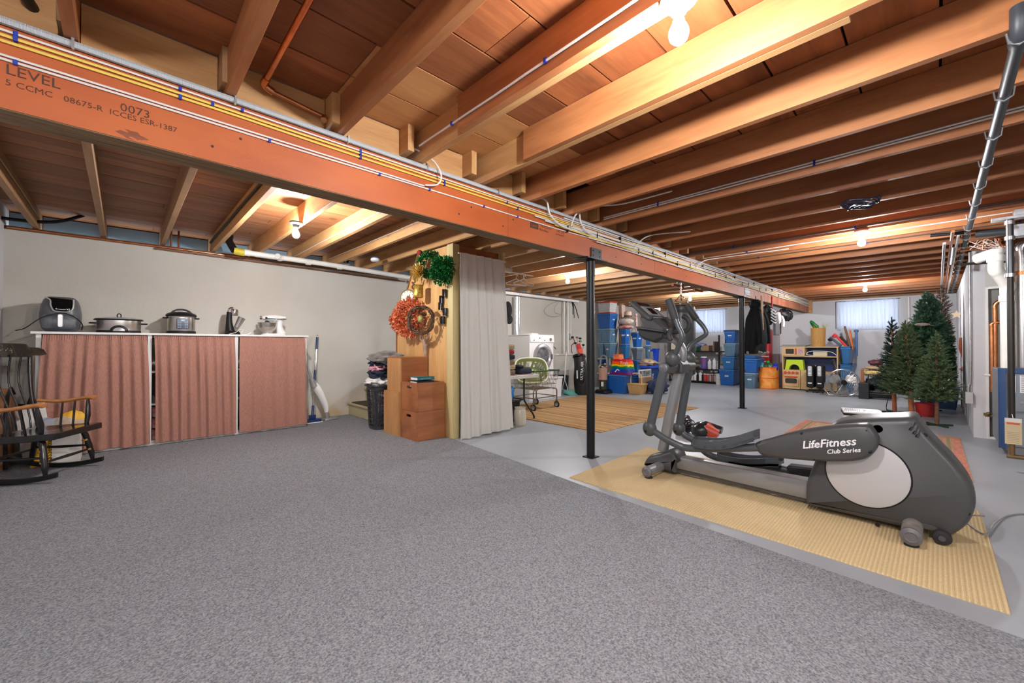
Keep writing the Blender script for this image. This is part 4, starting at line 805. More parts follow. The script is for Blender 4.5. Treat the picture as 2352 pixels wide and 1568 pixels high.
pr = rug('persian_rug', 'patterned tan rug with a red border behind the elliptical', [(4.72, -.185), (6.82, -.17), (6.93, 1.285), (5.9, 1.28), (4.75, 1.26)], PRS)
b_ = MB(); P_ = [(4.72, -.185), (6.82, -.17), (6.93, 1.285), (4.75, 1.26)]; cc = Vector((5.8, .55))
RB = mat('persian_red_border', (.46, .13, .08), .9, col2=(.56, .26, .17), vscale=30)
def inner(p, k): v = Vector(p); return v + Vector(((k if v.x < 5.8 else -k), (k if v.y < .5 else -k)))
for (k0, k1, m_, nm) in ((.004, .075, RB, 'red_border'), (.085, .11, mat('olive_stripe', (.25, .2, .08), .9), 'olive_stripe'), (.13, .145, RB, 'thin_stripe')):
    b_ = MB()
    for i in range(4):
        p, q = P_[i], P_[(i + 1) % 4]; a, b, c, d = inner(p, k0), inner(q, k0), inner(q, k1), inner(p, k1)
        b_.add([(a.x, a.y, .0096), (b.x, b.y, .0096), (c.x, c.y, .0096), (d.x, d.y, .0096)], [(0, 1, 2, 3)])
    obj(nm, b_, m_, pr)
# ================================================================ ELLIPTICAL TRAINER
GR = mat('grey_moulded_plastic', (.062, .064, .066), .38, bump=.05, bscale=400, spec=.4); GRD = mat('dark_moulded_plastic', (.022, .024, .026), .4, bump=.05, bscale=300)
GRM = mat('grey_arm_paint', (.075, .085, .095), .36, .2); SIL = mat('silver_paint', (.30, .31, .32), .34, .5); LGT = mat('light_grey_disc', (.47, .47, .475), .45)
el = thing('elliptical_trainer', 'large grey elliptical trainer standing on the cream rug', 'exercise machine', (3.25, .75, .0105))
XM = 3.27   # centre plane
def K(x, y, X=3.2): p = gx(1400 + x / 1.96, 650 + y / 1.96, X); return (p.y, p.z)
sh = [(905, 1018), (888, 975), (890, 900), (905, 850), (930, 790), (955, 720), (1000, 635), (1060, 612), (1130, 602), (1220, 597), (1300, 594), (1375, 593), (1395, 615), (1435, 668), (1485, 722), (1540, 778), (1590, 838), (1625, 890), (1645, 938), (1650, 985), (1640, 1030), (1615, 1075), (1575, 1108), (1520, 1136), (1478, 1108), (1440, 1092), (1400, 1086), (1368, 1096), (1356, 1130), (1270, 1118), (1180, 1096), (1050, 1058)]
prof = [K(x, y, 3.19) for x, y in sh]; prof = [(a, max(b, .035)) for a, b in prof]
obj('rear_shroud', MB().pillow(closedp(prof, 2), 'X', [(3.115, .035), (3.13, .014), (3.16, .003), (3.19, 0), (XM - .002, -.002)]), GR, el, ang=50)
obj('rear_shroud', MB().pillow(closedp(prof, 2), 'X', [(XM + .002, -.002), (3.35, 0), (3.38, .003), (3.41, .014), (3.425, .035)]), GR, el, ang=50)
obj('shroud_seam', MB().pillow(closedp(prof, 2), 'X', [(XM - .003, .004), (XM + .003, .004)]), BLACKP, el)
# disc
L_, R_ = gx(1400 + 972 / 1.96, 650 + 872 / 1.96, 3.115), gx(1400 + 1362 / 1.96, 650 + 872 / 1.96, 3.115); B2 = gx(1400 + 1180 / 1.96, 650 + 1012 / 1.96, 3.115)
dcy = (L_.y + R_.y) / 2; dr = abs(L_.y - R_.y) / 2; dcz = B2.z + dr
for sx, xx in ((-1, 3.115), (1, 3.425)):
    dk = obj('crank_disc', MB().lathe((xx - sx * .012, dcy, dcz), [(0, 0), (dr - .004, 0), (dr - .004, .018), (dr - .014, .023), (0, .024)], 56, axis=(sx, 0, 0)), LGT, el)
    obj('disc_gap', MB().lathe((xx - sx * .012, dcy, dcz), [(dr - .006, 0), (dr + .004, 0), (dr + .004, .0145), (dr - .006, .0145)], 56, axis=(sx, 0, 0)), BLACKP, dk)
def screw(y, z, X, par, r_=.009): obj('screw', MB().lathe((X, y, z), [(0, -.002), (r_, -.002), (r_, .0012), (r_ * .6, .0016), (0, .0008)], 14, axis=(-1, 0, 0)), BLACKP, par)
# louvres
for (x, y, x2, y2) in ((1378, 628, 1352, 660), (1388, 645, 1370, 677), (1398, 660, 1383, 692)):
    a = K(x, y, 3.125); b = K(x2, y2, 3.12); obj('louvre_slot', MB().tube([(3.128, a[0], a[1]), (3.112, b[0], b[1])], [.005, .009], 10, flat=.6), BLACKP, el)
for x, y in ((1420, 685), (1612, 1040), (1205, 1090)): a = K(x, y, 3.114); screw(a[0], a[1], 3.128, el, .011)
a = K(1208, 655, 3.12); q = obj('warning_decal', MB().lathe((3.116, a[0], a[1]), [(.014, 0), (.022, 0), (.022, .001), (.014, .001)], 22, axis=(-1, 0, 0)), mat('red_decal', (.5, .08, .07), .4), el); obj('decal_bar', MB().bar((3.1155, a[0] + .012, a[1] + .008), (3.1155, a[0] - .012, a[1] - .008), .006, .001, (1, 0, 0)), mat('red_decal', (.5, .08, .07), .4), q)
# main rail
ra, rb = (1.44, .115), (.60, .118)
obj('base_rail', MB().pillow([(y, z) for y, z in ((1.50, .06), (1.50, .155), (.52, .175), (.52, .045))], 'X', [(XM - .055, .02), (XM - .05, .006), (XM - .035, 0), (XM + .035, 0), (XM + .05, .006), (XM + .055, .02)]), SIL, el)
obj('rail_skirt', MB().box(XM - .035, XM + .035, .50, 1.48, .030, .062), mat('dark_steel', (.1, .1, .1), .4, .6), el)
# front foot housing
fh = [(158, 822), (160, 800), (180, 775), (225, 765), (262, 752), (290, 752), (318, 800), (300, 812), (298, 858), (270, 862), (250, 855), (200, 838)]
fp = [K(x, y, 3.20) for x, y in fh]; fp = [(a, max(b, .028)) for a, b in fp]
fo = obj('front_housing', MB().pillow(closedp(fp, 2), 'X', [(XM - .095, .03), (XM - .08, .008), (XM - .05, 0), (XM + .05, 0), (XM + .08, .008), (XM + .095, .03)]), GR, el, ang=50)
screw(*K(185, 820, XM - .09), XM - .088, fo); a = K(268, 785, XM - .09); screw(a[0], a[1], XM - .088, fo, .013)
# feet tubes
for (y, r_, x0, x1, zc) in ((1.575, .038, 2.975, 3.565, .062), (.10, .042, 2.95, 3.59, .066)):
    ft = obj('foot_tube', MB().cyl((x0, y, zc), (x1, y, zc), r_, seg=26), SIL if y > 1 else mat('worn_silver', (.35, .33, .3), .45, .4, var=.25, vscale=18), el)
    for xx, s_ in ((x0, -1), (x1, 1)):
        obj('foot_cap', MB().lathe((xx, y, zc), [(0, 0), (r_ + .002, 0), (r_ + .002, .016), (r_ * .6, .026), (r_ * .5, .022), (0, .022)], 26, axis=(s_, 0, 0)), mat('cap_grey', (.12, .12, .13), .4), ft)
        obj('levelling_pad', MB().lathe((xx + -s_ * .02, y, .0105), [(0, 0), (.03, 0), (.03, .008), (.012, .014), (.01, .03), (0, .03)], 20), RUBBER, ft)
for xx in (3.10, 3.40):
    wh = obj('transport_wheel', MB().lathe((xx - .022, -.01, .048), [(0, 0), (.02, 0), (.034, .004), (.0375, .012), (.0375, .032), (.034, .04), (.02, .044), (0, .044)], 26, axis=(1, 0, 0)), RUBBER, el)
    obj('wheel_hub', MB().cyl((xx - .026, -.01, .048), (xx - .018, -.01, .048), .014), GRM, wh)
obj('wheel_yoke', MB().box(3.12, 3.16, -.0, .09, .06, .14), GR, el, bevel=.01); obj('wheel_yoke', MB().box(3.38, 3.42, -.0, .09, .06, .14), GR, el, bevel=.01)
# silver centre post
po = [(XM, K(240, 750, XM)[0], .17), (XM, gx(1537, 960, XM).y, gx(1537, 960, XM).z), (XM, gx(1563, 845, XM).y, gx(1563, 845, XM).z)]
obj('centre_post', MB().tube(po, [.042, .042, .042], 22), SIL, el)
# tube curve px from the close crop (6.03 scale)
def Q(x, y, X): p = gx(1440 + x / 6.03, 660 + y / 6.03, X); return (X, p.y, p.z)
ptsc = smoothp([Q(760, 1010, XM), Q(770, 900, XM), Q(730, 790, XM), Q(640, 715, XM), Q(540, 690, XM)], 4)
obj('curved_neck', MB().tube(ptsc, [.034] * 8 + [.032] * 9, 16), SIL, el)
# hub bar
XA_, XB_ = 3.05, 3.49
ha, hb = Q(545, 1110, XA_), Q(860, 1090, XB_); hc = ((XA_ + XB_) / 2, (ha[1] + hb[1]) / 2, (ha[2] + hb[2]) / 2)
H1, H2 = (XA_ - .035, hc[1], hc[2]), (XB_ + .035, hc[1], hc[2])
hu = obj('pivot_bar', MB().tube([H1, (XA_ - .03, hc[1], hc[2]), (XM, hc[1], hc[2]), (XB_ + .03, hc[1], hc[2]), H2], [.035, .041, .047, .041, .035], 26), GR, el)
obj('pivot_cover', MB().pillow([(hc[1] - .06, hc[2] - .05), (hc[1] + .06, hc[2] - .05), (hc[1] + .07, hc[2] + .0), (hc[1] + .04, hc[2] + .07), (hc[1] - .03, hc[2] + .075), (hc[1] - .07, hc[2] + .02)], 'X', [(XM - .08, .015), (XM - .065, 0), (XM + .065, 0), (XM + .08, .015)]), GR, el, bevel=.008)
for xx, s_ in ((XA_ - .035, -1), (XB_ + .035, 1)): obj('pivot_cap', MB().lathe((xx, hc[1], hc[2]), [(0, 0), (.036, 0), (.036, .008), (.026, .016), (0, .018)], 26, axis=(s_, 0, 0)), mat('cap_grey', (.12, .12, .13), .4), hu)
# moving arms: lower tube, ball, handle, grip; foot link, pedal, cover
def arm(X, lower, ball, hnd, grip, link, covers, side):
    b0 = (X, hc[1], hc[2]); lt = [b0, lower]
    obj('lower_arm', MB().tube(lt, [.034, .034], 18, flat=.8), GRM, el)
    obj('arm_ball', MB().ball(ball, .052, .056, .062, 26, 18), GR, el)
    obj('handlebar', MB().tube(smoothp([ball] + hnd, 4), .019, 14), GRM, el)
    g = obj('foam_grip', MB().tube(grip, [.026, .029, .029, .027], 16), mat('black_foam_grip', (.028, .028, .03), .65, bump=.2, bscale=200), el)
    k_ = MB().ball(lower, .045, .055, .062, 22, 14); kn = obj('knee_joint', k_, GR, el); screw(lower[1] + .012, lower[2] - .02, lower[0] - .044, kn, .011)
    obj('pedal_arm', MB().tube(smoothp(link, 4), .024, 14, flat=1.1), GRM, el)
Lw = gx(1400 + 175 / 1.96, 650 + 655 / 1.96, 3.0); low1 = (3.02, Lw.y, Lw.z)
b1 = Q(632, 985, 3.06)
h1 = [Q(680, 900, 3.04), Q(715, 815, 3.02), Q(762, 705, 3.0), Q(752, 625, 3.0), Q(715, 550, 3.0), Q(668, 420, 3.0)]
g1 = [Q(672, 440, 3.0), Q(640, 350, 3.0), Q(605, 250, 3.0), Q(575, 165, 3.0)]
def E_(x, y, X): p = gx(1400 + x / 1.96, 650 + y / 1.96, X); return (X, p.y, p.z)
lk1 = [low1, E_(250, 700, 3.02), E_(310, 730, 3.03), E_(350, 742, 3.04), E_(440, 745, 3.04), E_(560, 742, 3.03), E_(680, 738, 3.03)]
arm(3.03, low1, b1, h1, g1, lk1, None, -1)
low2 = E_(312, 655, 3.50); b2 = Q(850, 980, 3.50)
h2 = [Q(845, 890, 3.51), Q(870, 820, 3.52), Q(930, 760, 3.53), Q(1040, 690, 3.54), Q(1095, 640, 3.54), Q(1075, 560, 3.54), Q(970, 440, 3.54)]
g2 = [Q(965, 440, 3.54), Q(920, 380, 3.54), Q(880, 320, 3.54), Q(830, 250, 3.54)]
lk2 = [low2, E_(340, 685, 3.50), E_(390, 715, 3.50), E_(430, 760, 3.50), E_(500, 790, 3.50), E_(700, 822, 3.50), E_(810, 845, 3.50)]
arm(3.49, low2, b2, h2, g2, lk2, None, 1)
# pedals
def pedal(X, y0, y1, z0, z1, w_, lift):
    n = 22; fl = []; 
    def zf(t): return z0 + (z1 - z0) * t + lift * (t ** 3) - .018 * sin(pi * min(1, t * 1.15))
    pl_ = obj('pedal', MB().grid(lambda u, v: (X + (v - .5) * w_ * 2 * min(1, .25 + 3 * (1 - u)) ** .5, y0 + (y1 - y0) * u, zf(1 - u) + .004), 20, 6, .018, (0, 0, -1)), GRM, el)
    tr = MB()
    for i in range(14): y = y0 + (y1 - y0) * (.08 + .06 * i); t = (y - y1) / (y0 - y1); tr.box(X - w_ * .7, X + w_ * .7, y - .004, y + .004, zf(t) + .003, zf(t) + .008)
    obj('pedal_tread', tr, mat('pale_tread', (.25, .26, .27), .6), pl_)
    path = []
    for i in range(n + 1):
        u = i / n
        if u < .4: path.append((X - w_, y0 + (y1 - y0) * (u / .4) * .85))
        elif u < .6: a = pi * (u - .4) / .2; path.append((X - w_ * cos(a), y0 + (y1 - y0) * .85 + (y1 - y0) * .15 * sin(a)))
        else: path.append((X + w_, y0 + (y1 - y0) * .85 * (1 - (u - .6) / .4)))
    vs = []
    for (px_, py_) in path:
        t = (py_ - y1) / (y0 - y1); z = zf(t); h = .036 + .012 * t
        for o_ in (0, .007):
            sx = (px_ - X); k = 1 - o_ / max(w_, 1e-3); vs += [(X + sx * k, py_, z - .02), (X + sx * k, py_, z + h)]
    fs = []
    for i in range(len(path) - 1):
        a = i * 4; b = a + 4; fs += [(a, b, b + 1, a + 1), (a + 2, a + 3, b + 3, b + 2), (a + 1, b + 1, b + 3, a + 3), (a, a + 2, b + 2, b)]
    e_ = (len(path) - 1) * 4; fs += [(0, 1, 3, 2), (e_, e_ + 2, e_ + 3, e_ + 1)]
    obj('pedal_wall', MB().add(vs, fs), GRM, pl_)
p0, p1 = E_(655, 690, 3.0), E_(378, 705, 3.06); pedal(3.06, E_(650, 740, 3.0)[1], E_(376, 720, 3.06)[1], E_(400, 722, 3.03)[2] - .0, E_(600, 722, 3.0)[2] - .01, .075, .055)
pedal(3.47, E_(768, 835, 3.44)[1], E_(478, 770, 3.44)[1], E_(500, 785, 3.44)[2], E_(760, 822, 3.44)[2], .075, .02)
# arm covers with lettering
cv = [(660, 718), (668, 745), (682, 772), (780, 788), (920, 800), (1050, 803), (1130, 796), (1175, 778), (1205, 745), (1214, 710), (1205, 680), (1185, 652), (1158, 632), (1050, 637), (950, 648), (850, 664), (760, 684)]
cpf = [(E_(x, y, 3.02)[1], E_(x, y, 3.02)[2]) for x, y in cv]
for xo in (0, .0):
    cvo = obj('arm_cover', MB().pillow(closedp(cpf, 2), 'X', [(2.992, .024), (3.0, .01), (3.02, 0), (3.065, 0), (3.085, .01), (3.09, .03)]), GR, el, ang=50); break
for x, y, r_ in ((865, 678, .009), (1157, 663, .010), (1173, 760, .010), (672, 726, .006), (688, 768, .006), (920, 793, .008)):
    p = E_(x, y, 2.995); obj('screw', MB().ball((2.999 if r_ > .0085 else 3.004, p[1], p[2]), .008, r_, r_, 12, 8), BLACKP, cvo)
pa, pb = Vector(E_(900, 735, 2.992)), Vector(E_(1085, 722, 2.992)); dirv = (pb - pa).normalized(); dirv.x = 0
WP = mat('white_lettering', (.8, .8, .8), .5); upv = Vector((0, -dirv.z, dirv.y)); upv = upv if upv.z > 0 else -upv
ce_ = Vector(E_(980, 722, 2.990)); text('cover_print', 'LifeFitness', .062, ce_, dirv, upv, WP, cvo, shear=.35, bold=.0012)
ce_ = Vector(E_(1046, 743, 2.990)) - upv * .016; text('cover_print', 'Club Series', .034, ce_, dirv, upv, WP, cvo, shear=.3, bold=.0006)
ul = Vector(E_(877, 740, 2.990)); obj('letter_flourish', MB().bar(ul, ul + dirv * .055, .001, .004), WP, cvo)
# far cover (dark end that shows below)
c2 = [(800, 825), (808, 818), (920, 816), (925, 910), (880, 900), (820, 885), (803, 870)]
obj('arm_cover', MB().pillow([(E_(x, y, 3.46)[1], E_(x, y, 3.46)[2]) for x, y in c2[:2]] + [(E_(905, 816, 3.46)[1] - .5, E_(905, 816, 3.46)[2] + .02), (E_(905, 816, 3.46)[1] - .5, E_(905, 905, 3.46)[2] - .03)] + [(E_(x, y, 3.46)[1], E_(x, y, 3.46)[2]) for x, y in c2[4:]], 'X', [(3.435, .012), (3.445, 0), (3.52, 0), (3.53, .012)]), GRD, el)
# console: tray, neck, tilted panel
TC = [Q(x, y, XM) for x, y in ((215, 575), (620, 600), (620, 640))]
yb, yf = Q(205, 590, 3.16)[1], Q(505, 660, 3.16)[1]; zt_ = Q(215, 575, 3.16)[2]; zb_ = Q(390, 770, 3.12)[2]
obj('console_tray', MB().pillow([(yb + .015, zt_ + .01), (yf - .02, zt_ - .03), (yf - .02, zb_ + .035), (yf + .05, zb_), (yb - .04, zb_ + .03), (yb, zb_ + .06)], 'X', [(XM - .17, .02), (XM - .15, 0), (XM + .15, 0), (XM + .17, .02)]), GRD, el, bevel=.006)
obj('tray_lid', MB().pillow([(yb + .02, zt_ + .022), (yf - .03, zt_ - .02), (yf - .03, zt_ - .034), (yb + .02, zt_ + .004)], 'X', [(XM - .178, .002), (XM - .17, 0), (XM + .17, 0), (XM + .178, .002)]), GR, el, bevel=.003)
ptop = Vector(gy(1440 + 100 / 6.03, 660 + 215 / 6.03, 1.80)); 
pU0, pU1 = 1.80, 1.63
tl, tr_, br_, bl_ = gy(1440 + 95 / 6.03, 660 + 205 / 6.03, pU0), gy(1440 + 330 / 6.03, 660 + 225 / 6.03, pU0), gy(1440 + 520 / 6.03, 660 + 425 / 6.03, pU1), gy(1440 + 265 / 6.03, 660 + 445 / 6.03, pU1)
pc_ = (tl + tr_ + br_ + bl_) / 4; ax_ = Vector((1, 0, 0)); dn = ((bl_ + br_) / 2 - (tl + tr_) / 2); hh_ = dn.length / 2; dn.normalize(); dn.x = 0; dn.normalize(); nn_ = ax_.cross(dn); nn_ = -nn_ if nn_.y > 0 else nn_
ww_ = ((tr_ - tl).length + (br_ - bl_).length) / 4
mm_ = Matrix((ax_, -dn, nn_)).transposed().to_4x4(); mm_.translation = pc_
def P2(mb, st=0): return mb.xf(mm_, st)
pn = obj('console_panel', P2(MB().pillow(rr(-ww_, ww_, -hh_, hh_, .03), 'Z', [(-.03, .012), (-.02, 0), (.0, 0), (.008, .008)])), GR, el, ang=50)
obj('display', P2(MB().pillow(rr(-ww_ * .62, ww_ * .62, hh_ * .45, hh_ * .78, .008), 'Z', [(.006, 0), (.010, .001)])), mat('black_gloss', (.004, .004, .005), .12), pn)
obj('lower_display', P2(MB().pillow(rr(-ww_ * .15, ww_ * .50, -hh_ * .45, hh_ * .22, .006), 'Z', [(.006, 0), (.010, .001)])), mat('black_gloss', (.004, .004, .005), .12), pn)
obj('keypad_frame', P2(MB().pillow(rr(-ww_ * .70, ww_ * .75, -hh_ * .62, hh_ * .36, .012), 'Z', [(.004, 0), (.0085, .001)])), mat('mid_grey_plastic', (.17, .17, .175), .45), pn)
bt_ = MB()
for i in range(5):
    for j in range(2): bt_.obox((-ww_ * (.60 - .14 * j), hh_ * (.22 - .17 * i), .010), (.008, 0, 0), (0, .005, 0), (0, 0, .0015))
obj('console_buttons', P2(bt_), mat('pale_button', (.3, .3, .31), .4), pn)
obj('console_neck', MB().tube(smoothp([(XM, yb - .08, zt_ + .01), (XM, (yb + pc_.y) / 2 + .01, (zt_ + pc_.z) / 2), tuple(pc_ + Vector((0, .03, -.02)))], 4), .062, 18, flat=.6), GR, el)
obj('book_ledge', P2(MB().box(-ww_ * 1.02, ww_ * 1.02, -hh_ - .012, -hh_ + .01, -.01, .03)), GRD, pn, bevel=.004)
obj('lower_fairing', MB().pillow([(pU1 + .0, br_.z - .0), (pU1 + .10, br_.z + .0), (yf + .16, zt_ + .0), (yf - .04, zt_ - .035), (yf - .03, zt_ - .01)], 'X', [(XM - .14, .01), (XM - .12, 0), (XM + .12, 0), (XM + .14, .01)]), GR, el, bevel=.006)
obj('sensor_bar', MB().tube([(3.12, yf - .03, zt_ - .02), (3.42, yf - .03, zt_ - .02)], .018, 12), GRD, el)
# fixed inner grips
for X, pts in ((3.13, [(610, 730), (585, 670), (600, 610), (650, 540), (700, 470)]), (3.41, [(790, 620), (850, 560), (865, 490), (835, 430), (775, 395)])):
    obj('fixed_grip', MB().tube(smoothp([Q(x, y, X) for x, y in pts], 4), .021, 14), mat('black_foam_grip', (.028, .028, .03), .65, bump=.2, bscale=200), el)
(obj('power_cord', MB().tube(smoothp([(3.45, -.14, .10), (3.62, -.18, .06), (3.66, -.10, .02), (3.42, -.17, .016), (3.7, -.23, .015), (3.95, -.30, .006), (4.1, -.42, .006), (4.3, -.72, .006), (4.4, -1.5, .006)], 6), .0045, 8), mat('grey_cord', (.3, .3, .3), .5), el, label='thin grey power cord trailing over the floor'))
# ---- boxing pads and gloves lying behind the elliptical
BKL = mat('black_leather', (.012, .012, .013), .3); RDL = mat('red_leather', (.45, .05, .02), .4)
g0 = gz(1600, 1010, 0); gl = thing('boxing_glove', 'black and red boxing glove lying on the floor behind the pedals, right', 'boxing glove', (g0.x + .05, g0.y - .1, 0))
gp = gz(1612, 1008, 0)
obj('glove_fist', MB().ball((gp.x, gp.y, .10), .12, .11, .09, 22, 14, nz=.15), BKL, gl)
obj('glove_cuff', MB().tube([(gp.x, gp.y - .04, .12), (gp.x + .02, gp.y - .17, .07)], [.085, .068], 20), RDL, gl)
obj('cuff_strap', MB().tube([(gp.x + .02, gp.y - .02, .15), (gp.x + .04, gp.y - .20, .12)], [.07, .05], 16, flat=.8), BKL, gl)
obj('gold_print', MB().ball((gp.x - .085, gp.y - .02, .11), .006, .05, .035, 12, 8), mat('gold_print', (.6, .35, .06), .4), gl)
gp = gz(1578, 1000, 0)
g2_ = thing('boxing_glove', 'black boxing glove lying behind the silver post, left', 'boxing glove', (gp.x, gp.y, 0)); obj('glove_fist', MB().ball((gp.x + .12, gp.y + .06, .09), .13, .10, .085, 22, 14, nz=.15, seed=4), BKL, g2_); obj('glove_thumb', MB().ball((gp.x + .05, gp.y + .0, .12), .07, .04, .04, 14, 10), BKL, g2_)
gp = gz(1575, 990, 0); rl = thing('rolled_wrap', 'small black and red roll standing behind the gloves', 'roll', (gp.x + .4, gp.y + .3, 0)); q = gx(1570, 972, gp.x + .35)
obj('roll_body', MB().tube([(q.x, q.y + .05, .05), (q.x, q.y - .07, .10)], [.045, .045], 16), BKL, rl); obj('red_band', MB().tube([(q.x, q.y + .055, .048), (q.x, q.y + .02, .062)], .047, 16), RDL, rl)
# ================================================================ LAUNDRY CORNER
wm = thing('washing_machine', 'white front-loading washing machine on a pedestal against the left wall', 'washing machine', (5.53, 6.10, 0))
WX0, WX1, WYF, WYB = 5.53, 6.22, 5.30, 6.09; WE = mat('appliance_white', (.80, .80, .80), .25, coat=.3)
obj('pedestal', MB().box(WX0 + .004, WX1 - .004, WYF + .01, WYB, .0, .30), WE, wm, bevel=.006)
obj('cabinet', MB().box(WX0, WX1, WYF, WYB, .305, 1.235), WE, wm, bevel=.012)
obj('top_panel', MB().box(WX0 - .003, WX1 + .003, WYF - .004, WYB, 1.237, 1.257), WE, wm, bevel=.006)
cp_ = obj('control_panel', MB().pillow([(WYF - .006, 1.10), (WYF - .02, 1.12), (WYF - .012, 1.24), (WYF + .05, 1.245), (WYF + .05, 1.10)], 'X', [(WX0 + .004, 0), (WX1 - .004, 0)]), WE, wm, bevel=.004)
obj('program_knob', MB().cyl((WX1 - .12, WYF - .03, 1.165), (WX1 - .12, WYF - .01, 1.165), .032), CHROME, cp_)
for i, x in enumerate((.10, .26, .40)): obj('panel_button', MB().cyl((WX0 + x, WYF - .024, 1.15 + .04 * (i % 2)), (WX0 + x, WYF - .012, 1.15 + .04 * (i % 2)), .011), BLACKP, cp_)
dc = (5.875, WYF, .83)
dr_ = obj('door', MB().lathe(dc, [(.17, -.01), (.25, -.005), (.262, .02), (.25, .045), (.20, .05), (.17, .03), (.17, -.01)], 44, axis=(0, -1, 0)), mat('silver_door_ring', (.5, .5, .52), .25, .6), wm)
obj('door_glass', MB().lathe(dc, [(0, .02), (.08, .03), (.15, .025), (.18, .01), (.18, -.005), (0, -.005)], 36, axis=(0, -1, 0)), mat('dark_door_glass', (.03, .035, .04), .06, col2=(.22, .22, .24), vscale=9), dr_)
obj('door_latch', MB().box(6.08, 6.125, WYF - .062, WYF - .045, .78, .88), mat('dark_grey', (.08, .08, .08), .4), dr_, bevel=.004)
tag(obj('folded_cloth', MB().pillow(rr(5.80, 6.02, 5.5, 5.8, .04), 'Z', [(1.258, .01), (1.265, 0), (1.285, .004), (1.295, .03)]), CLW, origin=(5.9, 5.6, 1.258)), 'folded white cloth lying on top of the washing machine', 'cloth')
# duct, panels and boxing behind
tag(obj('white_boxing', MB().box(3.60, 7.95, 5.97, 6.06, 2.085, 2.135), WHITE, origin=(5.7, 6.0, 2.08), bevel=.003), 'long white boxed trunking along the left wall above the washing machine', 'trunking')
tag(obj('wall_board', MB().box(3.80, 4.72, 6.09, 6.155, 0, 2.08), mat('white_board_panel', (.62, .61, .57), .7), origin=(4.2, 6.12, 0), bevel=.003), 'white boarded panel on the wall left of the silver duct', 'panel')
dt = thing('silver_duct', 'upright silver foil duct running down the wall behind the washing machine', 'duct', (4.95, 6.04, 1.2))
xa_, xb_ = gy(1183, 720, 6.0).x, gy(1197, 720, 6.0).x
obj('duct_pipe', MB().tube([((xa_ + xb_) / 2, 6.04, 1.20 + .02 * i) for i in range(44)], [.066 + .003 * (i % 2) for i in range(44)], 20), mat('foil_duct', (.6, .62, .64), .3, .9, var=.15, vscale=30), dt)
obj('duct_strap', MB().cyl(((xa_ + xb_) / 2, 6.04, 1.26), ((xa_ + xb_) / 2, 6.04, 1.29), .073), GALV, dt)
for i, (xp, r_) in enumerate(((1297, .022), (1305.5, .022), (1312, .010))):
    q = gy(xp, 740, 6.10); tag(obj('vertical_pipe', MB().cyl((q.x, 6.115, .86 if i < 2 else 1.24), (q.x, 6.115, 2.10), r_, seg=14), PVC, origin=(q.x, 6.11, .86)), ['left of two white pipes running down the wall to the sink', 'right of two white pipes running down the wall to the sink', 'thin white conduit dropping to the wall outlet by the sink'][i], 'pipe')
q = gy(1313, 772, 6.12); ot = thing('wall_outlet', 'grey wall outlet with a black plug above the utility sink', 'outlet', (q.x, 6.12, q.z))
obj('outlet_box', MB().box(q.x - .055, q.x + .055, 6.11, 6.155, q.z - .07, q.z + .07), mat('outlet_grey', (.45, .45, .45), .4), ot, bevel=.004); obj('plug', MB().box(q.x - .03, q.x + .03, 6.07, 6.11, q.z - .05, q.z + .0), BLACKP, ot, bevel=.006)
q2 = gy(1314, 820, 6.05); (obj('red_cord', MB().tube(smoothp([(q.x, 6.07, q.z - .03), (q.x + .02, 6.05, q.z - .15), (q2.x - .02, 6.06, (q.z + q2.z) / 2), (q2.x + .02, 6.03, q2.z), (q2.x + .05, 6.0, q2.z - .05)], 5), .011, 8), mat('red_cord', (.25, .02, .015), .5), ot))
dw = thing('cable_bunch', 'bunch of loose black cable ends hanging by the end of the white trunking', 'cable', tuple(gy(1314, 690, 6.0)))
for a, b in (((1313, 690), (1318, 712)), ((1313, 690), (1319, 730)), ((1314, 690), (1326, 722)), ((1314, 690), (1329, 731)), ((1312, 690), (1316, 722))):
    p, e = gy(*a, 6.0), gy(*b, 5.95); obj('cable_end', MB().tube([p, p.lerp(e, .5) + Vector((.03, 0, .02)), e], .008, 6), BLACKP, dw)
tag(obj('grey_cable_loop', MB().tube(smoothp([gy(x, y, 6.13) for x, y in ((1285, 690), (1262, 700), (1250, 712), (1258, 724), (1275, 727), (1290, 722), (1276, 718), (1274, 706), (1286, 692))], 4), .004, 6), mat('grey_cord', (.3, .3, .3), .5), origin=tuple(gy(1270, 710, 6.13))), 'thin grey cable looping on the wall above the washing machine', 'cable')
# utility sink
SX0, SX1, SYF = 6.66, 7.30, 5.60; us = thing('utility_sink', 'pale plastic utility sink on legs right of the washing machine', 'sink', (6.95, 6.05, 0)); SKM = mat('sink_plastic', (.66, .65, .60), .4)
zt_s = .86
def sinkwall(x0, x1, y0, y1, t):
    m = MB(); o = [(x0, y0), (x1, y0), (x1, y1), (x0, y1)]; k = .07
    A = [(x, y, zt_s) for x, y in o]; B = [(x + (k if x == x0 else -k), y + (k if y == y0 else 0), zt_s - .36) for x, y in o]
    C = [(x + (t if x == x0 else -t), y + (t if y == y0 else -t), zt_s) for x, y in o]; D = [(x + (k + t if x == x0 else -k - t), y + (k + t if y == y0 else -t), zt_s - .34) for x, y in o]
    fs = []
    for i in range(4): j = (i + 1) % 4; fs += [(i, j, 4 + j, 4 + i), (8 + i, 8 + j, 12 + j, 12 + i), (i, j, 8 + j, 8 + i)]
    fs += [(4, 5, 6, 7), (12, 13, 14, 15)]; return m.add(A + B + C + D, fs)
obj('basin', sinkwall(SX0, SX1, SYF, 6.06, .02), SKM, us, bevel=.004); obj('basin_rim', MB().box(SX0 - .012, SX1 + .012, SYF - .014, SYF + .02, zt_s - .02, zt_s + .008), SKM, us, bevel=.004)
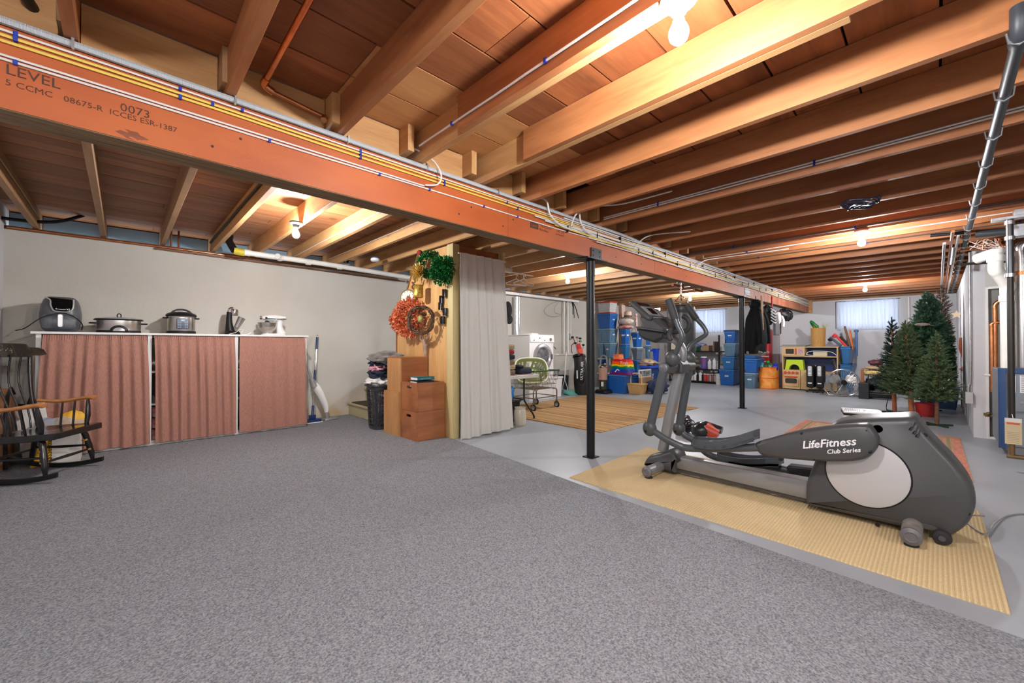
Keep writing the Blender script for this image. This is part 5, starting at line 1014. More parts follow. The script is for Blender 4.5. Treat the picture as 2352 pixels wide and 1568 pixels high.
for x in (SX0 + .10, SX1 - .10):
    for y in (SYF + .09, 6.0): obj('leg', MB().box(x - .025, x + .025, y - .02, y + .02, 0, zt_s - .36), mat('sink_leg', (.45, .46, .46), .4), us)
obj('faucet', MB().tube(smoothp([(6.95, 6.03, .87), (6.95, 6.02, 1.0), (6.95, 5.93, 1.02), (6.95, 5.86, .97)], 4), .012, 10), CHROME, us)
tag(obj('green_bottle', MB().lathe((6.80, 6.03, zt_s + .008), [(0, 0), (.03, 0), (.032, .02), (.03, .11), (.012, .14), (.012, .17), (0, .17)], 16), mat('green_bottle_plastic', (.02, .35, .05), .3), origin=(6.8, 6.03, .86)), 'small green bottle on the back edge of the utility sink', 'bottle')
dr = thing('dish_rack', 'little dark wire caddy on the sink edge beside the green bottle', 'caddy', (6.67, 6.02, zt_s + .008)); obj('rack_frame', MB().box(6.64, 6.70, 5.99, 6.05, .868, .89).bar((6.64, 6.02, .88), (6.64, 6.02, .96), .006, .006).bar((6.70, 6.02, .88), (6.70, 6.02, .96), .006, .006).bar((6.64, 6.02, .96), (6.70, 6.02, .96), .006, .006), mat('rust_wire', (.15, .05, .03), .5), dr)
wb = boxpx(1262, 1272, 1292, 866, 909, 6.28, 0.0); bn = thing('waste_bin', 'white square bin standing beside the utility sink', 'bin', (wb[0], wb[2], 0)); bx = (5.72, 6.02, 4.86, 5.2)
obj('bin_body', MB().box(wb[0], wb[1], wb[2], wb[3], 0, wb[5], taper=.02), WE, bn, bevel=.01); obj('bin_rim', MB().box(wb[0] - .01, wb[1] + .01, wb[2] - .01, wb[3] + .01, wb[5] - .03, wb[5] + .005), WE, bn, bevel=.005)
for i, (x, y) in enumerate(((6.52, 5.78), (7.05, 5.80))): o = thing('dark_tub', ['dark tub under the left half of the utility sink', 'dark tub under the right half of the utility sink'][i], 'tub', (x, y, 0)); obj('tub_body', MB().lathe((x + .3 * 0, y, 0), [(0, 0), (.15, 0), (.18, .38), (.19, .385), (.17, .385), (.14, .02), (0, .02)], 24), mat('dark_tub_plastic', (.02, .025, .04), .4), o)
# mop and broom with green dustpan
bm2 = thing('broom', 'thin white broom and wire hook leaning on the front of the utility sink', 'broom', tuple(gz(1303, 906)))
b0 = gz(1298, 905); T_ = Vector((b0.x + .05, 5.46, 1.02)); q = gx(1300, 870, b0.x)
obj('broom_handle', MB().tube([gx(1301, 808, b0.x + .1), gx(1299, 838, b0.x + .05), gx(1297, 872, b0.x)], .011, 8), PVC, bm2); obj('wire_fork', MB().tube([gx(1297, 872, b0.x), gx(1293, 884, b0.x), gx(1292, 905, b0.x)], .006, 6).tube([gx(1297, 872, b0.x), gx(1302, 886, b0.x), gx(1304, 896, b0.x)], .006, 6), PVC, bm2)
bq = gz(1298, 905); obj('bristles', MB().box(bq.x - .10, bq.x + .10, bq.y - .03, bq.y + .03, 0, .10), mat('grey_bristle', (.2, .22, .24), .9), bm2)
dq = gz(1312, 906); dp = thing('dustpan', 'sea green dustpan on the floor in front of the sink', 'dustpan', (dq.x, dq.y, 0)); SG = mat('sea_green_plastic', (.12, .48, .38), .4)
obj('pan_tray', MB().add([(dq.x - .16, dq.y - .10, .0), (dq.x + .18, dq.y - .12, .0), (dq.x + .14, dq.y + .14, .03), (dq.x - .12, dq.y + .14, .03), (dq.x - .16, dq.y - .10, .012), (dq.x + .18, dq.y - .12, .012), (dq.x + .14, dq.y + .14, .10), (dq.x - .12, dq.y + .14, .10)], [(0, 1, 2, 3), (4, 7, 6, 5), (0, 4, 5, 1), (1, 5, 6, 2), (2, 6, 7, 3), (3, 7, 4, 0)]), SG, dp, bevel=.005)
obj('pan_handle', MB().bar((dq.x, dq.y + .13, .08), (dq.x, dq.y + .28, .10), .04, .02), SG, dp, bevel=.006)
# golf bag
gq = gz(1334, 905); gb = thing('golf_bag', 'black golf bag with clubs leaning beside the sink, left of the near column', 'golf bag', (gq.x, gq.y, 0)); gx_, gy_ = gq.x, gq.y - .06
obj('bag_body', MB().tube(smoothp([(gx_ - .02, gy_ + .02, .01), (gx_ - .03, gy_ + .03, .3), (gx_ - .0, gy_ + .06, .55), (gx_ + .0, gy_ + .10, .80)], 4), [.15, .155, .16, .165, .165, .165, .16, .155, .15, .14, .135, .13, .13], 22, flat=.85), mat('black_nylon', (.010, .010, .011), .5, bump=.2, bscale=60), gb)
obj('bag_pocket', MB().ball((gx_ - .12, gy_ - .05, .42), .07, .09, .2, 16, 12), mat('black_nylon', (.010, .010, .011), .5, bump=.2, bscale=60), gb)
WP2 = mat('white_lettering', (.8, .8, .8), .5); text('bag_print', 'ULTRA AIR', .08, (gx_ - .17, gy_ - .10, .52), (.1, 0, 1), (-.7, .7, 0), WP2, gb); obj('bag_swoosh', MB().bar((gx_ - .20, gy_ + .0, .35), (gx_ - .17, gy_ + .03, .52), .03, .004, (1, 0, 0)), WP2, gb)
obj('bag_rim', MB().cyl((gx_, gy_ + .10, .79), (gx_ + .01, gy_ + .11, .83), .14), BLACKP, gb)
for i, (dx, dy, h) in enumerate(((.0, -.04, 1.20), (.05, .02, 1.14), (-.05, .03, 1.10), (.02, .07, 1.22), (.08, -.03, 1.06))):
    c = obj('golf_club', MB().tube([(gx_ + dx * .6, gy_ + .1 + dy * .6, .78), (gx_ + dx * 1.6, gy_ + .11 + dy, h)], .006, 8), CHROME, gb); obj('club_head', MB().ball((gx_ + dx * 1.6 - .02, gy_ + .10 + dy, h), .045, .03, .022, 12, 8), CHROME if i % 2 else BLACKP, c)
a, b = gx(1337, 822, gx_), gx(1328, 790, gx_); hc_ = obj('club_cover', MB().tube([a, a.lerp(b, .5), b], [.045, .055, .045], 16), mat('orange_red_knit', (.75, .09, .04), .7), gb); obj('cover_top', MB().tube([a.lerp(b, .62), b], [.056, .047], 16), mat('red_knit', (.6, .015, .015), .6), hc_)
# wire laundry cart
CW = mat('chrome_wire', (.45, .45, .44), .25, 1.0); x0, x1, y0, y1 = 4.70, 5.33, 4.42, 4.95; zb, zr = .335, .625
ct_ = thing('laundry_cart', 'chrome wire laundry cart on castors holding a green basket', 'laundry cart', (5.0, 4.7, 0))
for x in (x0 + .03, x1 - .03):
    for y in (y0 + .03, y1 - .03):
        s_x = .05 if x < 5 else -.05; lg = obj('leg', MB().tube(smoothp([(x, y, .13), (x, y, .28), (x + s_x * .4, y, .325), (x + s_x * 2, y, .335)], 4), .012, 8), CW, ct_)
        w_ = obj('caster_wheel', MB().lathe((x - .012, y, .058), [(0, 0), (.05, 0), (.057, .006), (.057, .018), (.05, .024), (0, .024)], 22, axis=(1, 0, 0)), RUBBER, ct_); obj('wheel_hub', MB().lathe((x - .014, y, .058), [(0, 0), (.034, 0), (.034, .028), (0, .028)], 16, axis=(1, 0, 0)), mat('hub_grey', (.4, .4, .4), .5), w_)
        obj('caster_fork', MB().box(x - .02, x - .015, y - .01, y + .01, .06, .13).box(x + .015, x + .02, y - .01, y + .01, .06, .13).box(x - .02, x + .02, y - .01, y + .01, .125, .135), CW, w_)
fr_ = MB()
for (a, b) in (((x0 + .03, y0 + .03), (x1 - .03, y0 + .03)), ((x1 - .03, y0 + .03), (x1 - .03, y1 - .03)), ((x1 - .03, y1 - .03), (x0 + .03, y1 - .03)), ((x0 + .03, y1 - .03), (x0 + .03, y0 + .03))): fr_.cyl((*a, .20), (*b, .20), .009, seg=8)
obj('lower_frame', fr_, CW, ct_)
bk = MB()
def lp(k, z): d = .05 * (1 - k); return [(x0 + d, y0 + d, z), (x1 - d, y0 + d, z), (x1 - d, y1 - d, z), (x0 + d, y1 - d, z), (x0 + d, y0 + d, z)]
for i in range(5): P_ = lp(i / 4, zb + (zr - zb) * i / 4); bk.tube(P_, .004, 6, cap=False)
lo, hi = lp(0, zb), lp(1, zr)
for s_ in range(4):
    for i in range(15): t = i / 15; bk.cyl(Vector(lo[s_]).lerp(Vector(lo[s_ + 1]), t), Vector(hi[s_]).lerp(Vector(hi[s_ + 1]), t), .0025, seg=5, cap=False)
for i in range(16): t = i / 16; bk.cyl(Vector(lo[0]).lerp(Vector(lo[1]), t), Vector(lo[3]).lerp(Vector(lo[2]), t), .0025, seg=5, cap=False); bk.cyl(Vector(lo[0]).lerp(Vector(lo[3]), t), Vector(lo[1]).lerp(Vector(lo[2]), t), .0025, seg=5, cap=False)
obj('wire_basket', bk, CW, ct_, kind='stuff'); obj('green_rim', MB().tube(lp(1, zr + .008), .012, 8, cap=False), mat('dark_green_vinyl', (.01, .06, .03), .35), ct_)
# tilted green laundry basket with a lattice
SGR = mat('sage_plastic', (.44, .50, .24), .4); SGL = mat('pale_sage_rim', (.70, .74, .55), .4); lb_ = thing('laundry_basket', 'sage green lattice laundry basket tipped up inside the wire cart', 'laundry basket', (5.0, 4.7, .35))
lm = Matrix.Translation((4.93, 4.72, .58)) @ Matrix.Rotation(radians(-34), 4, 'Z') @ Matrix.Rotation(radians(63), 4, 'X')
def ring(a, b, z, n=44): return [(a * (abs(cos(t)) ** .6) * (1 if cos(t) > 0 else -1), b * (abs(sin(t)) ** .6) * (1 if sin(t) > 0 else -1), z) for t in [2 * pi * (i + .5) / n for i in range(n)]]
RG = [(.21, .16, -.13), (.215, .165, -.10), (.235, .185, -.02), (.25, .20, .05), (.265, .215, .13)]
m_ = MB(); n = 44; vs = []
for a, b, z in RG: vs += ring(a, b, z)
for a, b, z in RG: vs += ring(a - .006, b - .006, z + (.006 if z == -.13 else 0))
fs = []; nn = len(RG)
for l in range(nn - 1):
    for i in range(n):
        if l in (1, 2) and i % 2 == 0: continue
        j = (i + 1) % n; fs += [(l * n + i, l * n + j, (l + 1) * n + j, (l + 1) * n + i), ((nn + l) * n + i, (nn + l) * n + j, (nn + l + 1) * n + j, (nn + l + 1) * n + i)]
fs += [tuple(range(n)), tuple(range(nn * n, nn * n + n))]; obj('basket_body', m_.add(vs, fs).xf(lm), SGR, lb_)
rr2 = ring(.272, .222, .135); obj('basket_rim', MB().tube([lm @ Vector(p) for p in rr2 + [rr2[0]]], .014, 8, cap=False), SGL, lb_); rr3 = ring(.248, .198, .02); obj('middle_band', MB().tube([lm @ Vector(p) for p in rr3 + [rr3[0]]], .006, 6, cap=False), SGR, lb_)
# folding table with folded clothes
tb = thing('folding_table', 'white folding table with dark legs, right of the white curtain', 'table', (3.95, 4.2, 0)); tz = gy(1190, 862, 3.93).z; tx1 = gy(1238, 857, 3.93).x
obj('tabletop', MB().box(3.575, tx1, 3.93, 4.60, tz - .05, tz), mat('table_plastic', (.62, .61, .58), .5), tb, bevel=.008)
DKM = mat('dark_table_leg', (.03, .033, .035), .4, .4); lx = gy(1205, 880, 3.97).x
for y in (3.98, 4.5): obj('leg', MB().tube(smoothp([(lx, y, tz - .05), (lx, y, .33), (lx + .03, y, .25), (lx + .16, y, .10), (lx + .20, y, .04), (lx + .20, y, .011)], 4), .013, 8), DKM, tb)
for y in (3.98, 4.5): obj('leg', MB().tube([(3.66, y, tz - .05), (3.64, y, .011)], .013, 8), DKM, tb)
obj('cross_bar', MB().cyl((lx, 3.98, .30), (lx, 4.5, .30), .011, seg=8).cyl((lx, 3.98, .30), (3.66, 3.98, .28), .010, seg=8), DKM, tb)
tag(obj('pink_cloth', MB().pillow(rr(3.60, tx1 - .06, 3.95, 4.35, .05), 'Z', [(tz + .001, .006), (tz + .006, 0), (tz + .012, .006)]), mat('pink_floral_cloth', (.5, .28, .27), .9, col2=(.15, .06, .06), vscale=50), origin=(3.8, 4.1, tz)), 'pink patterned cloth spread on the folding table under the folded clothes', 'cloth')
zz = tz + .013; FC = [('olive brown', (.20, .155, .10)), ('sand', (.45, .34, .21)), ('khaki brown', (.22, .165, .11)), ('dark slate', (.018, .026, .032)), ('brick red', (.30, .02, .02)), ('tan', (.40, .28, .18))]
PS = ['bottom', 'second from the bottom', 'third from the bottom', 'third from the top', 'second from the top', 'top']
for i, (nm, c) in enumerate(FC):
    h = .068; m_ = MB().pillow(rr(3.60 + .006 * (i % 3), 3.86 + .008 * (i % 2), 3.95 + .004 * i, 4.28, .035), 'Z', [(zz + .001, .02), (zz + .008, .004), (zz + h * .45, 0), (zz + h * .5, .008), (zz + h * .55, 0), (zz + h - .012, .003), (zz + h - .002, .02)])
    tag(obj('folded_trousers', m_, mat('cloth_' + nm.replace(' ', '_'), c, .95, bump=.5, bscale=40, var=.15, vscale=20), origin=(3.7, 4.1, zz), ang=70), 'folded %s trousers, %s of the stack on the folding table' % (nm, PS[i]), 'clothes', 'folded clothes on the table'); zz += h
tag(obj('folded_jeans', MB().pillow(rr(3.93, 4.20, 3.96, 4.2, .04), 'Z', [(tz + .014, .02), (tz + .02, 0), (tz + .075, .0), (tz + .095, .05)]).ball((4.0, 4.06, tz + .11), .07, .08, .03, 14, 8, nz=.3), CLN, origin=(4.05, 4.08, tz + .014), ang=70), 'dark navy folded clothes lying right of the tall stack on the table', 'clothes')
cr_ = thing('stoneware_crock', 'cream stoneware crock on the floor under the folding table', 'crock', (3.80, 3.82, 0))
obj('crock_body', MB().lathe((3.80, 3.82, 0), [(0, 0), (.068, 0), (.078, .02), (.084, .10), (.080, .19), (.068, .215), (.074, .222), (.074, .235), (.062, .235), (.062, .21), (0, .02)], 30), mat('cream_glaze', (.60, .55, .44), .15, coat=.5, var=.05), cr_)
mc = thing('black_crate', 'black plastic crate under the folding table behind the crock', 'crate', (3.78, 4.12, 0)); obj('crate_body', MB().box(3.70, 3.98, 4.00, 4.30, 0.0, .27, taper=.01), BLACKP, mc, bevel=.006); obj('crate_rim', MB().box(3.69, 3.99, 3.99, 4.31, .27, .29), BLACKP, mc, bevel=.004)
lump('blue_bag', 'bright blue plastic bag sitting on the black crate under the table', 'bag', (3.83, 4.12, .41), (.10, .11, .12), mat('bright_blue_film', (.01, .25, .72), .25, bump=.5, bscale=25), .35, 3, 21)
cq = gx(1163, 715, 3.55); cpq = thing('baseball_cap', 'dark baseball cap hanging on the narrow post beside the white curtain', 'cap', (3.46, 3.74, 1.45))
q0_, q1_ = gy(1164, 695, 3.74), gy(1164, 738, 3.74); czt, czb = q0_.z, q1_.z; CPM = mat('charcoal_cotton', (.035, .034, .036), .9, bump=.2, bscale=100)
obj('crown', MB().ball((3.465, 3.70, (czt + czb) / 2 + .02), .045, .065, .11, 20, 12), CPM, cpq); obj('brim', MB().ball((3.455, 3.66, czb + .02), .035, .05, .06, 16, 8), CPM, cpq); obj('cap_hook', MB().cyl((3.415, 3.72, czt - .02), (3.46, 3.71, czt - .03), .004), GALV, cpq)
# hangers under the joists
for i, (p_, la) in enumerate((((1186, 640), 'white plastic hanger hanging nearer the curtain under the joists'), ((1203, 640), 'white plastic hanger hanging farther from the curtain under the joists'))):
    q = gy(p_[0], p_[1], 4.1); h_ = thing('coat_hanger', la, 'hanger', tuple(q)); z = q.z
    obj('hook', MB().tube(smoothp([(q.x, 4.1, z), (q.x, 4.1, z + .035), (q.x + .02, 4.1, z + .055), (q.x + .035, 4.1, z + .04)], 4), .004, 6), WHITE, h_)
    obj('hanger_body', MB().tube([(q.x, 4.1, z), (q.x + .13, 4.02, z - .08), (q.x + .12, 4.03, z - .10), (q.x - .12, 4.17, z - .085), (q.x - .13, 4.18, z - .065), (q.x, 4.1, z)], .005, 6), WHITE, h_)
rd = gy(1195, 632, 4.1); tag(obj('hanger_rod', MB().cyl((3.45, 4.1, rd.z + .02), (4.35, 4.1, rd.z + .02), .009, seg=8), WHITE, origin=(4, 4.1, rd.z)), 'white rod under the joists carrying the two white hangers', 'rod')
tag(obj('foam_wrap', MB().cyl((3.62, 4.18, rd.z + .07), (3.95, 4.16, rd.z + .06), .045, seg=14), mat('white_foam', (.6, .58, .54), .9, bump=.5, bscale=40), origin=(3.8, 4.17, rd.z + .02)), 'short white wrapped roll under the joists right of the closet', 'roll')
sm_ = gz(862, 596, 2.19); sd = thing('smoke_detector', 'round white smoke detector under a joist left of the plywood panel', 'smoke detector', (sm_.x, sm_.y, 2.20)); obj('detector_body', MB().lathe((sm_.x, sm_.y, 2.204), [(0, 0), (.055, 0), (.06, -.012), (.058, -.03), (.045, -.04), (0, -.042)], 26), WHITE, sd); obj('blue_plate', MB().lathe((sm_.x, sm_.y, 2.2055), [(0, 0), (.05, 0), (.05, .012), (0, .012)], 20), mat('blue_plastic', (.02, .12, .3), .5), sd)
# ================================================================ STORAGE TOTES
def tb_mat(k):
    c = {'blue': (.012, .10, .36), 'deep': (.008, .05, .17), 'slate': (.085, .165, .24), 'bright': (.01, .06, .55), 'clear': (.55, .56, .56), 'mid': (.02, .13, .33), 'smoke': (.12, .15, .19)}[k]
    return mat('tote_' + k, c, .36, var=.05, vscale=6, bump=.05, bscale=60, alpha=.8 if k == 'clear' else None)
LIDM = {'blue': mat('lid_blue', (.05, .17, .42), .4), 'slate': mat('lid_slate', (.20, .30, .38), .4), 'pale': mat('lid_pale', (.42, .47, .48), .4), 'red': mat('lid_red', (.45, .05, .04), .4), 'navy': mat('lid_navy', (.012, .06, .18), .4), 'bright': mat('lid_bright', (.02, .09, .6), .35)}
LABEL = mat('paper_label', (.75, .76, .78), .6)
def tote(b, z0, z1, label, k='blue', lid='blue', tag_='both', group='blue storage totes', slot=True, panel=False, name='storage_tote'):
    x0, x1, y0, y1 = b; t = thing(name, label, 'storage tote', ((x0 + x1) / 2, (y0 + y1) / 2, z0), group); h = z1 - z0; lh = min(.035, h * .12) if lid else .02
    tp = min(.035, (x1 - x0) * .09); M_ = tb_mat(k)
    obj('bin', MB().box(x0 + .012, x1 - .012, y0 + .012, y1 - .012, z0, z1 - lh, taper=tp), M_, t, bevel=.012)
    if lid: obj('lid', MB().pillow(rr(x0, x1, y0, y1, .02), 'Z', [(z1 - lh, .003), (z1 - lh + .004, 0), (z1 - .012, 0), (z1 - .008, .014), (z1 - .001, .02)]), LIDM[lid], t)
    else: obj('rim', MB().box(x0, x1, y0, y0 + .02, z1 - .025, z1).box(x0, x1, y1 - .02, y1, z1 - .025, z1).box(x0, x0 + .02, y0, y1, z1 - .025, z1).box(x1 - .02, x1, y0, y1, z1 - .025, z1), LIDM.get(lid) or M_, t, bevel=.003)
    ym, xm = (y0 + y1) / 2, (x0 + x1) / 2; kx = tp * .4
    if h > .2:
        obj('handle_grip', MB().box(x0 + .004 + kx * .2, x0 + .03, ym - .09, ym + .09, z1 - lh - .055, z1 - lh - .008), M_, t, bevel=.006)
        obj('handle_grip', MB().box(xm - .09, xm + .09, y0 + .004 + kx * .2, y0 + .03, z1 - lh - .055, z1 - lh - .008), M_, t, bevel=.006)
        w_ = (y1 - y0) * .2; zt2 = z1 - lh - .05; m_ = MB()
        if panel:
            for s_ in (-1, 1): m_.bar((x0 + .012 + tp * .15, ym + s_ * w_ * .8, zt2), (x0 + .010 + tp * .92, ym + s_ * w_ * 1.2, z0 + .015), .012, .012, (1, 0, 0))
            m_.bar((x0 + .014 + tp * .15, ym - w_ * .8, zt2), (x0 + .014 + tp * .15, ym + w_ * .8, zt2), .012, .012, (1, 0, 0))
            w2 = (x1 - x0) * .2
            for s_ in (-1, 1): m_.bar((xm + s_ * w2 * .8, y0 + .012 + tp * .15, zt2), (xm + s_ * w2 * 1.2, y0 + .010 + tp * .92, z0 + .015), .012, .012, (0, 1, 0))
            obj('moulded_panel', m_, M_, t)
    zl = z0 + h * .62; fr_ = (zl - z0) / h
    def lab(face, yc_, w2, hh):
        m_ = MB(); d = .010 + tp * (1 - fr_)
        if face == 'x': m_.obox((x0 + d + .001, yc_, zl), (.0012, 0, 0), (0, w2, 0), (-tp * .0, 0, hh))
        else: m_.obox((yc_, y0 + d + .001, zl), (w2, 0, 0), (0, .0012, 0), (0, 0, hh))
        lo = obj('paper_label', m_, LABEL, t); tx = mat('faint_ink', (.2, .2, .25), .7)
        mm = MB()
        for i in range(2):
            if face == 'x': mm.box(x0 + d - .0012, x0 + d, yc_ - w2 * .7, yc_ + w2 * .7, zl + hh * (.35 - .6 * i) - .004, zl + hh * (.35 - .6 * i) + .004)
            else: mm.box(yc_ - w2 * .7, yc_ + w2 * .7, y0 + d - .0012, y0 + d, zl + hh * (.35 - .6 * i) - .004, zl + hh * (.35 - .6 * i) + .004)
        obj('handwriting', mm, tx, lo)
    if tag_ in ('x', 'both'): lab('x', ym, .045, .028)
    if tag_ in ('y', 'both'): lab('y', xm, .045, .028)
    return t
XT = 8.75
def B4(l, c, r, X=XT, yy=800): b = boxpx(l, c, r, yy - 20, yy, X); return b[0], b[1], b[2], b[3]
def zy(y, X, xp=1420): return gx(xp, y, X).z
Z = [0.0] + [zy(y, XT) for y in (858, 823, 787, 753, 717, 688)]
A_ = B4(1370, 1402, 1421)
tote(A_, Z[0], Z[1], 'blue tote on the floor, bottom of the tallest stack by the near column', 'deep', 'pale', 'y')
tote(B4(1372, 1384, 1398, XT + .0, 840), Z[1] + .003, Z[2], 'dark blue tote, second from the floor in the tallest stack', 'deep', 'pale', 'y', slot=False)
aL = (A_[0], A_[0] + (A_[1] - A_[0]), (A_[2] + A_[3]) / 2 + .005, A_[3]); aR = (A_[0], A_[1], A_[2], (A_[2] + A_[3]) / 2 - .005)
tote(aL, Z[2] + .003, Z[3], 'narrow slate tote, left of the pair in the middle of the tallest stack', 'slate', 'slate', 'y', panel=True)
tote(aR, Z[2] + .003, Z[3], 'narrow slate tote, right of the pair in the middle of the tallest stack', 'slate', 'slate', 'x', panel=True)
tote(A_, Z[3] + .003, Z[4], 'wide slate tote over the pair of narrow ones in the tallest stack', 'slate', 'slate', 'y', panel=True)
tote(A_, Z[4] + .003, Z[5], 'wide blue tote under the clear red-lidded one', 'blue', 'blue', 'y')
tp = tote((A_[0] + .01, A_[1] - .01, A_[2] + .01, A_[3] - .01), Z[5] + .003, Z[6] - .01, 'clear tote with a red lid, topmost of the tallest stack', 'clear', 'red', 'none')
obj('red_base_band', MB().box(A_[0] + .03, A_[1] - .03, A_[2] + .03, A_[3] - .03, Z[5] + .003, Z[5] + .025), LIDM['red'], tp)
lump('packed_cloth', 'greyish cloth seen through the clear red-lidded tote', 'cloth', ((A_[0] + A_[1]) / 2, (A_[2] + A_[3]) / 2, Z[5] + .13), ((A_[1] - A_[0]) * .33, (A_[3] - A_[2]) * .33, .09), mat('taupe_cloth', (.3, .24, .22), .9, var=.3, vscale=12), .2, 3, 9)
XU = 9.05; bB = B4(1423, 1438, 1449, XU); Zb = [0, zy(861, XU), zy(824, XU), zy(790, XU), zy(756, XU)]
tote(bB, 0, Zb[1], 'blue tote on the floor in the second stack, mostly hidden', 'deep', 'navy', 'none'); tote(bB, Zb[1] + .003, Zb[2] - .01, 'blue tote second from the floor in the second stack', 'deep', 'navy', 'none')
tote(bB, Zb[2], Zb[3], 'blue tote with dark straps, third up in the second stack', 'mid', 'blue', 'none'); tote(bB, Zb[3] + .003, Zb[4], 'narrow blue tote under the red and white cushions', 'blue', 'blue', 'both')
XV = 9.45; cB = B4(1449, 1464, 1478, XV); Zc = [0, zy(860, XV), zy(825, XV), zy(797, XV), zy(764, XV)]
tote(cB, 0, Zc[1], 'blue tote on the floor, bottom of the third stack', 'deep', 'navy', 'none'); tote(cB, Zc[1] + .003, Zc[2] - .003, 'blue tote, second from the floor in the third stack', 'mid', 'blue', 'none')
tote(cB, Zc[2], Zc[3], 'smoky tote with a pale lid in the third stack', 'smoke', 'pale', 'none'); tote(cB, Zc[3] + .003, Zc[4], 'blue tote on the smoky pale-lidded one', 'blue', 'blue', 'both')
XW = 9.95; dB = B4(1480, 1487, 1497, XW); Zd = [0, zy(862, XW), zy(822, XW), zy(792, XW), zy(765, XW)]
tote(dB, 0, Zd[1], 'slate tote on the floor, bottom of the fourth stack', 'slate', 'slate', 'none'); tote(dB, Zd[1] + .003, Zd[2], 'slate tote, second from the floor in the fourth stack', 'slate', 'slate', 'none')
tote(dB, Zd[2] + .003, Zd[3], 'slim slate tote with a small label in the fourth stack', 'slate', 'slate', 'y', panel=True); tote(dB, Zd[3] + .003, Zd[4], 'blue tote on top of the fourth stack behind the console', 'blue', 'blue', 'none')
eB = B4(1498, 1504, 1515, 10.3); tote(eB, 0, zy(850, 10.3), 'dark box-like tote under the bright blue bin', 'deep', 'navy', 'none')
tote(eB, zy(850, 10.3) + .003, zy(800, 10.3), 'bright blue open bin behind the elliptical console', 'bright', None, 'none', name='storage_bin')
# on top of the totes
def cushion(name, label, c, r_, m, seed=0): return lump(name, label, 'cushion', c, r_, m, .12, 2, seed)
bx_, by_ = (bB[0] + bB[1]) / 2, (bB[2] + bB[3]) / 2
REDF = mat('red_felt', (.42, .02, .02), .9); cushion('red_cushion', 'flat red and white cushion on the narrow blue tote', (bx_, by_, Zb[4] + .05), (.19, .2, .05), mat('red_white_cloth', (.42, .02, .02), .9, col2=(.7, .65, .6), vscale=7), 2)
cushion('floral_cushion', 'cream floral cushion above the red one', (bx_ + .02, by_, Zb[4] + .20), (.19, .2, .09), mat('cream_floral', (.62, .58, .5), .9, col2=(.4, .33, .28), vscale=25), 6)
ht = thing('straw_hat', 'pale straw hat with a dark band on top of the cushions', 'hat', (bx_ + .05, by_ - .05, Zb[4] + .29)); SRW = mat('straw', (.55, .38, .28), .8, var=.1, vscale=60)
obj('hat_brim', MB().lathe((bx_ + .05, by_ - .05, Zb[4] + .29), [(0, 0), (.17, .0), (.175, .006), (.10, .02), (0, .02)], 26), SRW, ht); obj('hat_crown', MB().lathe((bx_ + .05, by_ - .05, Zb[4] + .31), [(.10, 0), (.098, .06), (.09, .13), (.05, .15), (0, .14)], 26), SRW, ht); obj('hat_band', MB().cyl((bx_ + .05, by_ - .05, Zb[4] + .31), (bx_ + .05, by_ - .05, Zb[4] + .345), .103, seg=26), BLACKP, ht)
kb = boxpx(1421, 1428, 1434, 700, 745, 9.3); tag(obj('cardboard_box', MB().box(kb[0], kb[1] + .05, kb[2], kb[3], kb[4], kb[5]), mat('pinkish_card', (.50, .36, .30), .8), origin=(kb[0], kb[2], kb[4]), bevel=.004), 'pinkish cardboard box standing behind the straw hat', 'box')
tag(obj('box_support', MB().box(kb[0], kb[1] + .05, kb[2], kb[3], 0, kb[4] - .002), mat('brown_card', (.30, .19, .10), .8), origin=(kb[0], kb[2], 0), bevel=.004), 'tall brown carton behind the second stack of totes', 'box')
cx_, cy_ = (cB[0] + cB[1]) / 2, (cB[2] + cB[3]) / 2
wbk = thing('white_basket', 'small white slotted basket on the blue tote right of the cushions', 'basket', (cx_ - .08, cy_ + .05, Zc[4])); obj('basket_floor', MB().box(cx_ - .18, cx_ + .08, cy_ - .10, cy_ + .16, Zc[4], Zc[4] + .01), WHITE, wbk); m_ = MB()
for i in range(9):
    for (a, b) in (((cx_ - .18, cy_ - .10 + .0325 * i), 0), ((cx_ - .18 + .0325 * i, cy_ - .10), 1)): m_.box(a[0] - .005, a[0] + .005, a[1] - .005, a[1] + .005, Zc[4] + .005, Zc[4] + .13)
m_.box(cx_ - .185, cx_ + .085, cy_ - .105, cy_ - .095, Zc[4] + .12, Zc[4] + .14).box(cx_ - .185, cx_ - .175, cy_ - .105, cy_ + .165, Zc[4] + .12, Zc[4] + .14); obj('basket_slats', m_, WHITE, wbk)
tag(obj('rolled_poster', MB().cyl((cx_ + .05, cy_ + .05, Zc[4] + .012), (cx_ + .03, cy_ + .05, Zc[4] + .50), .035, seg=16), mat('floral_roll', (.7, .68, .66), .7, col2=(.45, .12, .10), vscale=22), origin=(cx_, cy_, Zc[4])), 'upright pale floral roll standing beside the white slotted basket', 'roll')
gs = thing('golden_branches', 'bundle of brown and gold branches standing behind the console', 'branches', (dB[0] + .2, dB[2] + .15, Zd[4])); rg = random.Random(8)
for i in range(9): a = Vector((dB[0] + .2, dB[2] + .15, Zd[4])); obj('branch', MB().tube([a, a + Vector((rg.uniform(-.1, .1), rg.uniform(-.12, .12), .2)), a + Vector((rg.uniform(-.2, .2), rg.uniform(-.22, .22), .48))], [.012, .008, .004], 6), mat('bronze_branch', (.32, .16, .05), .6, var=.4), gs)
